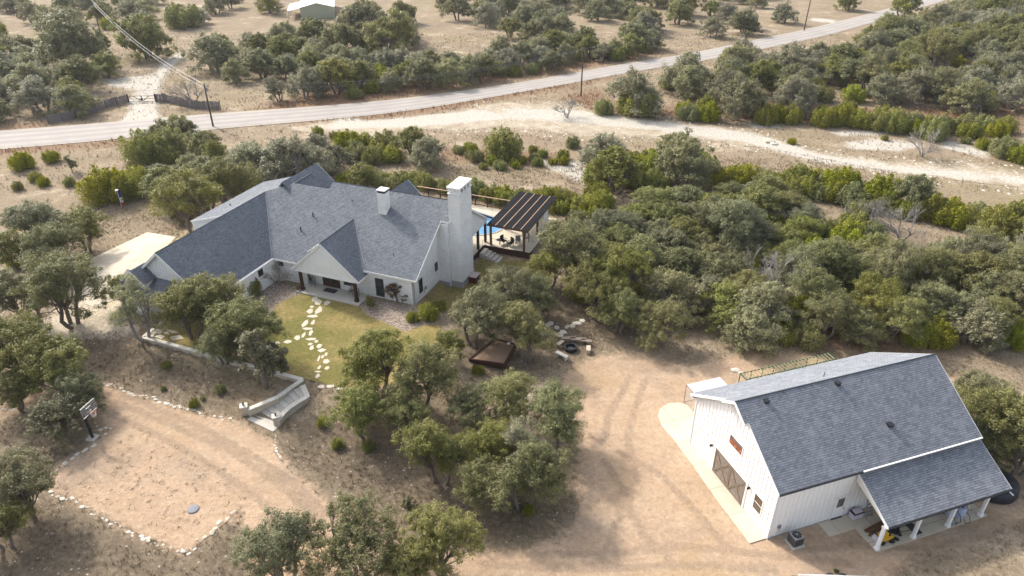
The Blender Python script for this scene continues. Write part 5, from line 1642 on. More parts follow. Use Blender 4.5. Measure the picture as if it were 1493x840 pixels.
m = MB(); m.box((0, 0, .2), (.5, .3, .2)); m.build('body', MAT_D, t, bevel=.04); m = MB(); m.bar((.2, 0, .3), (.5, 0, .5), .06, .06); m.build('arm', DARKM, t)
m = MB(); m.lathe((0, 0, 0), [(.15, 0), (.2, .3)], 12); p = at(711, 514, .22)
thing1('toy_bucket', m, TRIM, (p.x, p.y, p.z + .22), 0, 'pale bucket at the left side of the play box', 'bucket')
m = MB(); m.lathe((0, 0, 0), [(.16, 0), (.2, .08), (.12, .2)], 12); p = at(714, 508, .22)
thing1('toy_ball', m, CEDAR, (p.x, p.y, p.z + .22), 0, 'tan ball beside the trunk edge of the play box', 'ball')

# fire pit and benches
p = at(832, 510)
fp = empty('fire_pit', (p.x, p.y, p.z), 0, label='round black fire pit ringed by low stone benches', cat='fire pit')
m = MB(); m.lathe((0, 0, 0), [(.62, 0), (.66, .35), (.6, .42), (.5, .4), (.46, .1)], 20); m.build('ring', BLACK, fp)
m = MB(); m.lathe((0, 0, .06), [(.46, 0), (.2, .12)], 10); m.build('ashes', MAT_D, fp)
for k, (px, py, w_, rz, lab, mt) in enumerate(((829, 493, 1.5, .05, 'weathered bench behind the fire pit on the left', GWOOD), (843, 494.5, 1.6, -.1, 'weathered bench behind the fire pit in the middle', GWOOD), (855, 497, 1.1, -.25, 'short weathered bench at the right end of the back row', GWOOD),
                                 (858, 508, .9, 1.45, 'pale block bench right of the fire pit', LIME), (819, 517, 1.4, -.75, 'pale stone bench left in front of the fire pit', LIMEW), (817, 500, 1.0, .9, 'grey bench left behind the fire pit', GWOOD))):
    p = at(px, py, .4)
    t = empty('bench', (p.x, p.y, p.z), rz, label=lab, cat='bench')
    m = MB(); m.box((0, 0, .42), (w_, .42, .1)); m.build('seat', mt, t, bevel=.02)
    for s in (-.35, .35):
        m = MB(); m.box((s * w_, 0, .185), (.2, .34, .37)); m.build('leg', mt, t)

# basketball hoop
p = at(139, 641)
hp = empty('basketball_hoop', (p.x, p.y, p.z), R(-12), label='basketball hoop on a black post at the edge of the dirt court', cat='basketball hoop')
m = MB(); m.bar((-.3, .1, 0), (-.3, .1, 3.1), .16, .16, (0, 1, 0)); m.build('post', BLACK, hp)
m = MB(); m.bar((-.3, .1, 2.0), (.35, .1, 2.7), .1, .1); m.bar((-.3, .1, 2.6), (.35, .1, 3.2), .1, .1); m.build('arm', BLACK, hp)
bbm = bpy.data.materials.new('clear_backboard'); nt, b = nodes_of(bbm); b.inputs['Base Color'].default_value = (.7, .72, .72, 1); b.inputs['Alpha'].default_value = .12; b.inputs['Roughness'].default_value = .2
m = MB(); m.box((.4, .1, 3.25), (.03, 1.5, .95)); m.build('backboard', bbm, hp)
m = MB()
for a, b_ in (((-.65, 2.77), (.85, 2.77)), ((.85, 2.77), (.85, 3.73)), ((.85, 3.73), (-.65, 3.73)), ((-.65, 3.73), (-.65, 2.77)), ((-.15, 3.0), (.35, 3.0)), ((-.15, 3.4), (.35, 3.4)), ((-.15, 3.0), (-.15, 3.4)), ((.35, 3.0), (.35, 3.4))):
    m.bar((.415, a[0], a[1]), (.415, b_[0], b_[1]), .035, .035, (1, 0, 0))
m.build('board_frame', GREYM, hp)
m = MB(); rp = [(.7 + .23 * math.cos(a * math.pi / 8), .1 + .23 * math.sin(a * math.pi / 8), 2.95) for a in range(17)]; m.tube(rp, .02, 5, False); m.bar((.42, .1, 2.95), (.5, .1, 2.95), .12, .04); m.build('rim', ORANGE, hp)
m = MB()
for a in range(12):
    t0 = a * math.pi / 6
    for s in (-1, 1): m.tube([(.7 + .23 * math.cos(t0), .1 + .23 * math.sin(t0), 2.94), (.7 + .13 * math.cos(t0 + s * .5), .1 + .13 * math.sin(t0 + s * .5), 2.5)], .008, 3, False)
m.build('net', TRIM, hp)
m = MB(); m.box((-.3, .1, .05), (.8, .8, .1)); m.build('base', CONCG, hp)

# small flag
p = at(178, 303)
fl = empty('flag', (p.x, p.y, p.z), .4, label='narrow red white and blue flag on a short pole beside the junipers', cat='flag')
m = MB(); m.tube([(0, 0, 0), (0, 0, 2.6)], .035, 6); m.build('pole', TRIM, fl)
m = MB(); m.lathe((0, 0, 2.6), [(.25, 0), (.2, .08), (.02, .14)], 10); m.build('cap', TRIM, fl)
for mt, z0, z1, nm in ((plain('flag_blue', (.03, .05, .2), .8), 1.5, 2.5, 'blue_field'), (TRIM, .8, 1.5, 'white_band'), (RED, .35, .8, 'red_band')):
    m = MB()
    for k in range(4): m.prism([(.04 + .09 * k, -.02 + .05 * (k % 2)), (.13 + .09 * k, .03 - .05 * (k % 2)), (.13 + .09 * k, .045 - .05 * (k % 2)), (.04 + .09 * k, -.005 + .05 * (k % 2))], 'w', z0 + .002 * k, z1)
    m.build(nm, mt, fl)

# ------------------------------------------------------------------ utility poles and wires
def pole(px, py, top, label, lean=0.0):
    p = at(px, py)
    H_ = top
    t = empty('utility_pole', (p.x, p.y, p.z), 0, label=label, cat='utility pole', group='wooden utility poles along the road')
    m = MB(); m.tube([(0, 0, -.3), (lean * .5, 0, H_ / 2), (lean, 0, H_)], [.17, .14, .11], 10); m.build('post', PWOOD, t)
    m = MB(); m.lathe((lean, 0, H_), [(.05, 0), (.08, .08), (.05, .2)], 8); m.lathe((lean + .22, 0, H_ - .6), [(.05, 0), (.08, .08), (.05, .18)], 8); m.bar((lean, 0, H_ - .6), (lean + .22, 0, H_ - .6), .05, .05); m.build('insulator', GREYM, t)
    return p, Vector((p.x + lean, p.y, p.z + H_)), t
p1, t1, o1 = pole(311, 185, 7.8, 'utility pole right beside the end of the picket fence')
m = MB(); m.lathe((.28, 0, 6.6), [(.16, 0), (.2, .1), (.2, .5), (.12, .6)], 12); m.build('transformer', GREYM, o1)
p2, t2, o2 = pole(152, 67, 11.6, 'utility pole among the oaks at the upper left')
m = MB(); m.lathe((.3, 0, 9.8), [(.2, 0), (.24, .1), (.24, .8), (.15, .9)], 12); m.build('transformer', GREYM, o2)
p3, t3, o3 = pole(847, 140, 9.6, 'lone utility pole beside the big grey oak below the road')
m = MB(); m.bar((-.7, 0, 9.3), (.7, 0, 9.3), .1, .12); m.build('crossarm', PWOOD, o3)
p4, t4, o4 = pole(1172, 45, 12.5, 'utility pole by the road at the top right', .3)
p5, t5, o5 = pole(209, 14, 12.0, 'far utility pole at the top edge behind the oaks')


def wire(a, b, sag, label, r=.022, mat=None):
    pts = [a.lerp(b, k / 14) - Vector((0, 0, sag * 4 * (k / 14) * (1 - k / 14))) for k in range(15)]
    m = MB(); m.tube(pts, r, 4)
    o = m.build('power_line', mat or GREYM, None)
    tag(o, label, 'wire', 'overhead wires between the poles')
V3 = Vector
LW = plain('aluminium_wire', (.62, .62, .62), .4, bmp=0)
wire(t2, t1, 2.0, 'upper bright wire from the upper left pole to the pole by the fence', .038, LW)
wire(t2 + V3((.2, 0, -1.1)), t1 + V3((.2, 0, -.9)), 2.0, 'lower bright wire from the upper left pole to the pole by the fence', .038, LW)
wire(t1, t3 + V3((-.6, 0, -.2)), 2.2, 'thin wire from the fence pole to the lone pole', .02)
wire(t1 + V3((0, 0, -.9)), t3 + V3((.6, 0, -.2)), 2.2, 'lower thin wire from the fence pole to the lone pole', .02)
wire(t3, t4, 3.0, 'thin wire from the lone pole to the top right pole', .02)
wire(t1, V3((-140, 122, 10)), 3.0, 'thin wire from the fence pole off to the left', .02)
wire(t2, t5, 1.5, 'thin wire between the two upper left poles', .03)

# ------------------------------------------------------------------ picket fence, gate, buildings across the road
def picket(pxs, label):
    t = empty('picket_fence', (0, 0, 0), label=label, cat='fence', group='grey plank fences beside the ranch gate')
    p = np.array([tuple(at(*q)[:2]) for q in pxs]); s = np.r_[0, np.cumsum(np.linalg.norm(np.diff(p, axis=0), axis=1))]
    base = MB(); base.box((0, 0, .85), (.17, .035, 1.7)); pm = base.mesh('picket', FWOOD)
    n = int(s[-1] / .2); 
    for i in range(n):
        x = .2 * i; q = [np.interp(x, s, p[:, 0]), np.interp(x, s, p[:, 1])]; j = min(max(np.searchsorted(s, x + .01), 1), len(p) - 1); d = p[j] - p[j - 1]
        o = bpy.data.objects.new('picket', pm); col.objects.link(o); o.parent = t
        o.location = (q[0], q[1], ground(*q) + rng.uniform(-.06, .05)); o.rotation_euler = (rng.normal(0, .015), rng.normal(0, .015), math.atan2(d[1], d[0])); o.scale = (rng.uniform(.9, 1.1), 1, rng.uniform(.93, 1.05))
    m = MB()
    for i in range(int(s[-1] / 2.4) + 1):
        x = min(2.4 * i, s[-1]); q = [np.interp(x, s, p[:, 0]), np.interp(x, s, p[:, 1])]; m = MB(); m.box((q[0], q[1] + .09, ground(*q) + .85), (.12, .12, 1.75)); m.build('post', PWOOD, t)
    m = MB()
    for a, b in zip(p[:-1], p[1:]):
        for zz in (.4, 1.3): m.bar((a[0], a[1] + .05, zz), (b[0], b[1] + .05, zz), .05, .09)
    m.build('rail', FWOOD, t)
picket([(71, 181), (90, 178), (110, 173), (130, 167), (150, 160), (168, 154), (188, 150)], 'long grey plank fence curving up to the left side of the gate')
picket([(228, 149), (241, 149), (256, 153), (280, 158), (300, 160), (323, 160)], 'shorter grey plank fence right of the gate ending at the pole')
ga, gb = at(188, 150), at(228, 149)
gt = empty('ranch_gate', (ga.x, ga.y, ga.z), math.atan2(gb.y - ga.y, gb.x - ga.x), label='dark pipe ranch gate across the gravel driveway', cat='gate')
GL = (gb - ga).length
for x0, x1 in ((.15, GL / 2 - .05), (GL / 2 + .05, GL - .15)):
    m = MB()
    for zz in (.25, .75, 1.35): m.tube([(x0, 0, zz), (x1, 0, zz)], .05, 6)
    m.tube([(x0, 0, .25), (x0, 0, 1.4)], .05, 6); m.tube([(x1, 0, .25), (x1, 0, 1.4)], .05, 6)
    xm = x1 if x1 < GL / 2 else x0; xo = x0 if x1 < GL / 2 else x1
    m.tube([(xo + (xm - xo) * .4, 0, 1.35), (xm, 0, .25)], .06, 6)
    m.build('gate_leaf', DWOOD, gt)
m = MB(); m.lathe((GL / 2, -.08, .6), [(.22, 0), (.3, .15), (.22, .3)], 10); m.build('ornament', DARKM, gt)
for x in (0, GL):
    m = MB(); m.box((x, 0, .9), (.25, .25, 1.8)); m.build('post', PWOOD, gt)

# metal building
mbp = ray_at(488, 26, 0)
MBF = Frame((mbp.x, mbp.y, 0), 12)
mbd = empty('metal_building', MBF.o, R(12), label='tan metal building with bright white roof at the top edge', cat='building')
BWd, BLn, BEv, BRd = 10.5, 24, 3.3, 4.6
m = MB(); m.prism([(-BWd, 0), (0, 0), (0, BEv), (-BWd / 2, BRd), (-BWd, BEv)], 'v', 0, .2); m.build('end_wall', plain('olive_wall', (.36, .38, .28), .6, bmp=0), mbd)
m = MB(); m.box((-.1, BLn / 2 + .2, BEv / 2), (.2, BLn, BEv)); m.build('side_wall', TANM, mbd)
m = MB(); m.box((-BWd + .1, BLn / 2 + .2, BEv / 2), (.2, BLn, BEv)); m.build('side_wall', TANM, mbd)
for sgn, (u0, u1) in enumerate(((.3, -BWd / 2), (-BWd - .3, -BWd / 2))):
    m = MB()
    a = [(u0, -.3, BEv - .05), (u0, BLn, BEv - .05), (u1, BLn, BRd + .02), (u1, -.3, BRd + .02)]
    b = [(p[0], p[1], p[2] + .12) for p in a]
    m.v = a + b; m.f = [(0, 1, 2, 3), (7, 6, 5, 4), (0, 4, 5, 1), (1, 5, 6, 2), (2, 6, 7, 3), (3, 7, 4, 0)]; m.uv = [None] * 6
    m.build('roof', ROOFW, mbd)
m = MB(); a = [(-BWd - 4, -.5, 2.5), (-BWd - .3, -.5, 3.2), (-BWd - .3, 14, 3.2), (-BWd - 4, 14, 2.5)]; b = [(p[0], p[1], p[2] + .1) for p in a]; m.v = a + b; m.f = [(0, 1, 2, 3), (7, 6, 5, 4), (0, 4, 5, 1), (1, 5, 6, 2), (2, 6, 7, 3), (3, 7, 4, 0)]; m.uv = [None] * 6; m.build('canopy', ROOFW, mbd)
for vv in (0, 7, 13.5):
    m = MB(); m.box((-BWd - 3.7, vv, 1.25), (.2, .2, 2.5)); m.build('post', GREYM, mbd)
m = MB(); m.box((-.0, 5, 1.3), (.08, 2.6, 2.6)); m.build('door', plain('brown_door', (.12, .09, .08), .6), mbd)
# long grey metal trough at the right edge
p = at(1462, 417)
tr = empty('stock_trailer', (p.x, p.y, p.z), R(-28), label='long low silver metal cover at the right edge beneath the woods', cat='trailer')
m = MB(); m.prism([(-.7, .5), (.7, .5), (.7, .95), (.45, 1.2), (-.45, 1.2), (-.7, .95)], 'u', 0, 7.5); m.build('cover', plain('silver_metal', (.5, .54, .55), .35, metal=.3, bmp=0), tr)
m = MB(); m.box((3.7, 0, .4), (7, 1.2, .25)); m.build('chassis', GREEN, tr)
for sx in (2.4, 3.3):
    for sy in (-.75, .75): m = MB(); m.tube([(sx, sy - .1, .32), (sx, sy + .1, .32)], .32, 14); m.build('wheel', BLACK, tr)

# ------------------------------------------------------------------ vegetation
def np_mesh(name, co, quads, mat, tint=None):
    me = bpy.data.meshes.new(name)
    me.vertices.add(len(co)); me.vertices.foreach_set('co', co.astype(np.float32).ravel())
    k = quads.shape[1]
    me.loops.add(quads.size); me.loops.foreach_set('vertex_index', quads.ravel().astype(np.int32))
    me.polygons.add(len(quads)); me.polygons.foreach_set('loop_start', np.arange(0, quads.size, k, dtype=np.int32))
    me.polygons.foreach_set('loop_total', np.full(len(quads), k, np.int32))
    me.update(calc_edges=True)
    if tint is not None:
        a = me.attributes.new('tint', 'FLOAT', 'POINT'); a.data.foreach_set('value', tint.astype(np.float32))
    me.materials.append(mat)
    return me


def leaf_quads(c, nrm, size, r, aspect=.55):
    """rhombic leaf cards at centres c facing about nrm"""
    n = len(c)
    nrm = nrm / (np.linalg.norm(nrm, axis=1, keepdims=True) + 1e-9)
    t = r.normal(size=(n, 3)); t -= nrm * np.sum(t * nrm, 1, keepdims=True); t /= np.linalg.norm(t, axis=1, keepdims=True) + 1e-9
    b = np.cross(nrm, t)
    s = size * r.uniform(.7, 1.3, (n, 1))
    L = t * s / 2; Wd = b * s / 2 * aspect
    co = np.stack([c - L, c - Wd + nrm * s * .08, c + L, c + Wd + nrm * s * .08], 1).reshape(-1, 3)
    q = np.arange(n * 4).reshape(n, 4)
    return co, q


def limb(mb, a, b, r0, r1, r, n=5, segs=5, wob=.12, sagz=0.0):
    a = np.array(a, float); b = np.array(b, float); L = np.linalg.norm(b - a)
    pts = []; rad = []
    off = r.normal(0, wob * L, 3) * np.array([1, 1, .5])
    for k in range(segs + 1):
        f = k / segs
        p = a + (b - a) * f + off * math.sin(math.pi * f) + np.array([0, 0, sagz * math.sin(math.pi * f)])
        if 0 < k < segs: p = p + r.normal(0, .02 * L, 3)
        pts.append(tuple(p)); rad.append(r0 + (r1 - r0) * f ** .8)
    mb.tube(pts, rad, n, False)
    return pts


def make_oak(seed, Rr, Ht, nclump, nleaf, lsize, mat, bark, sparse=0.0, spread=1.0, twigs=6, low=0.0):
    r = np.random.default_rng(seed)
    # clump centres over an uneven dome
    cl = []
    lobes = [(r.uniform(0, 6.28), r.uniform(.2, .7), r.uniform(-.22, .13)) for _ in range(6)]
    ell = r.uniform(.78, 1.12, 2)
    tries = 0
    while len(cl) < nclump and tries < 9000:
        tries += 1
        lo = lobes[r.integers(6)]
        a = lo[0] + r.normal(0, .55); d = abs(r.normal(lo[1], .27))
        if d > .98: continue
        x, y = d * math.cos(a), d * math.sin(a)
        domez = .52 + .43 * math.sqrt(max(0, 1 - d * d)) + lo[2]
        z = domez - abs(r.normal(0, .08)) - (r.uniform(.1, .3) if r.random() < .28 else 0) - low * d * r.uniform(.3, 1)
        z = max(z, .16)
        p = np.array([x * Rr * .9 * ell[0], y * Rr * .9 * ell[1], z * Ht])
        cr = Rr * r.uniform(.11, .225)
        if all(np.linalg.norm((p - q[0]) * [1, 1, 1.2]) > .56 * (cr + q[1]) * (1 - .3 * (tries > 3000)) for q in cl): cl.append((p, cr))
    # wood
    wood = MB()
    ns = 1 if Rr < 2.2 else int(r.integers(2, 4))
    stems = []
    for k in range(ns):
        a = 6.28 * k / ns + r.uniform(-.5, .5)
        base = np.array([.10 * Rr * math.cos(a) * (ns > 1), .10 * Rr * math.sin(a) * (ns > 1), -.15])
        top = np.array([math.cos(a) * Rr * .26 * (.5 + .5 * (ns > 1)), math.sin(a) * Rr * .26 * (.5 + .5 * (ns > 1)), Ht * .42])
        pts = limb(wood, base, top, .075 * Rr ** .8 * (1.1 if ns == 1 else .85), .05 * Rr ** .8, r, 7, 5, .08)
        stems.append((np.array(pts[-1]), np.array(pts[3])))
    twc = []
    for p, cr in cl:
        d = [np.linalg.norm(p - s[0]) for s in stems]; s = stems[int(np.argmin(d))]
        st = s[0] if r.random() < .7 else s[1]
        L = np.linalg.norm(p - st)
        pts = limb(wood, st, p, .026 * Rr ** .8 * (.6 + .4 * L / Rr), .012, r, 5, 5, .10, .06 * L)
        for k in range(twigs):
            dv = r.normal(size=3); dv[2] = abs(dv[2]) * .6; dv /= np.linalg.norm(dv)
            s0 = np.array(pts[4 - (k % 2)]); e = p + dv * cr * r.uniform(.7, 1.15)
            limb(wood, s0, e, .018, .005, r, 3, 3, .12)
    wm = wood.mesh('trunk', bark)
    for pp in wm.polygons: pp.use_smooth = True
    # leaves: sub-clumps inside each clump so that gaps stay open
    C = []; NN = []; T = []
    for p, cr in cl:
        if r.random() < sparse * .5: continue
        ns_ = 9
        sub = r.normal(size=(ns_, 3)); sub /= np.linalg.norm(sub, axis=1, keepdims=True); sub[:, 2] = sub[:, 2] * .65 + .15
        sub = p + sub * cr * r.uniform(.5, 1.25, (ns_, 1))
        srad = cr * r.uniform(.30, .68, ns_)
        per = int(nleaf / len(cl) / ns_ * (1 - sparse * .6) * (cr / (Rr * .185)) ** 1.6)
        ct = r.uniform(0, 1)
        for q, sr in zip(sub, srad):
            v = r.normal(size=(per, 3)); v /= np.linalg.norm(v, axis=1, keepdims=True) + 1e-9
            rad = sr * r.uniform(.35, 1.25, (per, 1))
            pos = q + v * rad * [1, 1, .8]
            nn = v * .8 + [0, 0, .8] + r.normal(0, .4, (per, 3))
            C.append(pos); NN.append(nn); T.append(np.full(per, np.clip(ct * .6 + r.uniform(0, .4), 0, 1)))
    C = np.concatenate(C); NN = np.concatenate(NN); T = np.concatenate(T)
    co, q = leaf_quads(C, NN, lsize, r)
    cm = np_mesh('crown', co, q, mat, np.repeat(T, 4))
    return wm, cm, Rr, Ht


def make_juniper(seed, Rr, Ht, nleaf, lsize, mat):
    r = np.random.default_rng(seed)
    C = []; NN = []; T = []
    ncl = int(18 + 10 * Rr)
    wood = MB()
    for k in range(ncl):
        a = r.uniform(0, 6.28); d = math.sqrt(r.uniform(0, 1)) * .72
        h = Ht * (1 - .5 * d) * r.uniform(.6, 1.05)
        x, y = d * Rr * math.cos(a), d * Rr * math.sin(a)
        w = Rr * r.uniform(.24, .38)
        n = int(nleaf / ncl)
        f = r.uniform(0, 1, n) ** .8
        v = r.normal(size=(n, 3)); v[:, 2] *= .3; v /= np.linalg.norm(v, axis=1, keepdims=True) + 1e-9
        prof = np.clip(1 - f ** 2.2, 0, 1) ** .6 * np.clip(f * 6 + .45, 0, 1)
        lump = 1 + .25 * np.sin(f * 17 + a * 3) * np.cos(np.arctan2(v[:, 1], v[:, 0]) * 3 + a)
        pos = np.stack([x * (1 + .15 * f), y * (1 + .15 * f), .05 * Ht + f * h * .93], 1) + v * (w * prof * lump * r.uniform(.6, 1.05, n))[:, None]
        nn = v + [0, 0, .25] + r.normal(0, .5, (n, 3))
        C.append(pos); NN.append(nn); T.append(np.full(n, r.uniform(0, 1)) * .7 + f * .3)
        limb(wood, (x * .3, y * .3, -.1), (x, y, h * .7), .03 * Rr, .01, r, 4, 3, .05)
    wm = wood.mesh('trunk', BARK)
    C = np.concatenate(C); NN = np.concatenate(NN); T = np.concatenate(T)
    co, q = leaf_quads(C, NN, lsize, r, .45)
    return wm, np_mesh('crown', co, q, mat, np.repeat(T, 4)), Rr, Ht


def make_bare(seed, Rr, Ht, leafy=0):
    r = np.random.default_rng(seed)
    wood = MB(); tips = []
    def grow(p, d, L, rad, lev):
        e = p + d * L
        pts = limb(wood, p, e, rad, rad * .6, r, 5 if lev < 2 else 3, 4 if lev < 2 else 2, .07)
        e = np.array(pts[-1])
        if lev >= 5: tips.append(e); return
        for k in range(3 if lev < 4 else 4):
            nd = d + r.normal(0, .52, 3) + [0, 0, .12]; nd /= np.linalg.norm(nd)
            grow(e if k else np.array(pts[-2]), nd, L * r.uniform(.62, .85), rad * .58, lev + 1)
    for k in range(3):
        a = 2.1 * k + r.uniform(-.4, .4)
        d = np.array([math.cos(a) * .55, math.sin(a) * .55, .85]); d /= np.linalg.norm(d)
        grow(np.array([0, 0, -.1]), d, Ht * .34, .05 * Rr, 0)
    wm = wood.mesh('trunk', BARKG)
    tp = np.array(tips)
    n = max(leafy, 10)
    idx = r.integers(0, len(tp), n)
    co, q = leaf_quads(tp[idx] + r.normal(0, .12, (n, 3)), r.normal(size=(n, 3)) + [0, 0, .5], .12, r)
    R_ = np.percentile(np.linalg.norm(tp[:, :2], axis=1), 92)
    return wm, np_mesh('crown', co, q, LEAF_G, r.uniform(0, 1, n * 4)), float(R_), float(tp[:, 2].max())


PROTO = {
    'oak_near': [make_oak(s, 4.0, 6.2, 58, 30000, .15, LEAF_O, BARK, 0, 1, 6) for s in (1, 2, 3, 4, 51, 52)],
    'oak_yel': [make_oak(s, 4.0, 6.0, 56, 27000, .16, LEAF_Y, BARK, 0, 1, 6, .12) for s in (21, 22, 23)],
    'oak_thin': [make_oak(s, 3.2, 6.4, 40, 15000, .15, LEAF_G, BARKG, .55, 1, 12) for s in (31, 32)],
    'oak_far': [make_oak(s, 4.0, 5.4, 62, 21000, .22, LEAF_O, BARK, 0, 1, 2, .3) for s in (5, 6, 7, 41)],
    'oak_grey': [make_oak(s, 4.0, 4.9, 64, 21000, .21, LEAF_G, BARKG, .05, 1, 4, .45) for s in (8, 9, 10, 42)],
    'oak_small': [make_oak(s, 2.0, 3.6, 30, 11000, .14, LEAF_O, BARK, 0, 1, 3, .1) for s in (11, 12)],
    'juniper': [make_juniper(s, 1.8, 2.8, 9000, .17, LEAF_J) for s in (13, 14, 15)],
    'bare': [make_bare(s, 3.2, 4.8, 500) for s in (16, 17)],
    'brown': [make_oak(s, 2.0, 3.2, 30, 9000, .12, LEAF_B, BARK, 0, 1, 10) for s in (18,)],
}
KINDNAME = {'oak_near': ('live_oak', 'oak tree'), 'oak_yel': ('yellowish_oak', 'oak tree'), 'oak_thin': ('thin_oak', 'oak tree'), 'oak_far': ('live_oak', 'oak tree'), 'oak_grey': ('grey_oak', 'oak tree'),
            'oak_small': ('small_oak', 'oak tree'), 'juniper': ('juniper', 'juniper'), 'bare': ('bare_tree', 'bare tree'), 'brown': ('bare_shrub', 'shrub')}
TREES = []          # x, y, radius
COUNT = {}


def put_tree(kind, x, y, rad, label, group=None, hs=1.0, rz=None, name=None):
    wm, cm, Rr, Ht = PROTO[kind][int(rng.integers(len(PROTO[kind])))]
    nm, cat = KINDNAME[kind]
    nm = name or nm
    s = rad / Rr
    t = empty(nm, (x, y, ground(x, y)), rng.uniform(0, 6.28) if rz is None else rz, label=label, cat=cat, group=group)
    t.scale = (s, s, s * hs)
    for mn, me in (('trunk', wm), ('crown', cm)):
        o = bpy.data.objects.new(mn, me); col.objects.link(o); o.parent = t
    TREES.append((x, y, rad)); COUNT[nm] = COUNT.get(nm, 0) + 1
    return t


def tree_px(kind, cx, cy, wpx, label, group=None, hs=1.0, name=None, rz=None):
    """crown centre and crown width in the photo -> place on the ground"""
    Rr, Ht = PROTO[kind][0][2:4]
    rad = 3.0
    for _ in range(8):
        hc = (rad / Rr) * Ht * hs * (.45 if kind == 'juniper' else .68)
        p = at(cx, cy, hc)
        d = p.y * math.cos(R(PITCH)) + (CAMH - p.z - hc) * math.sin(R(PITCH))
        rad = wpx / 2 * d / FPX * (1.05 if kind == 'juniper' or wpx < 30 else 1.23 if kind in ('oak_near', 'oak_yel') else 1.2)
    return put_tree(kind, p.x, p.y, rad, label, group, hs, rz, name)

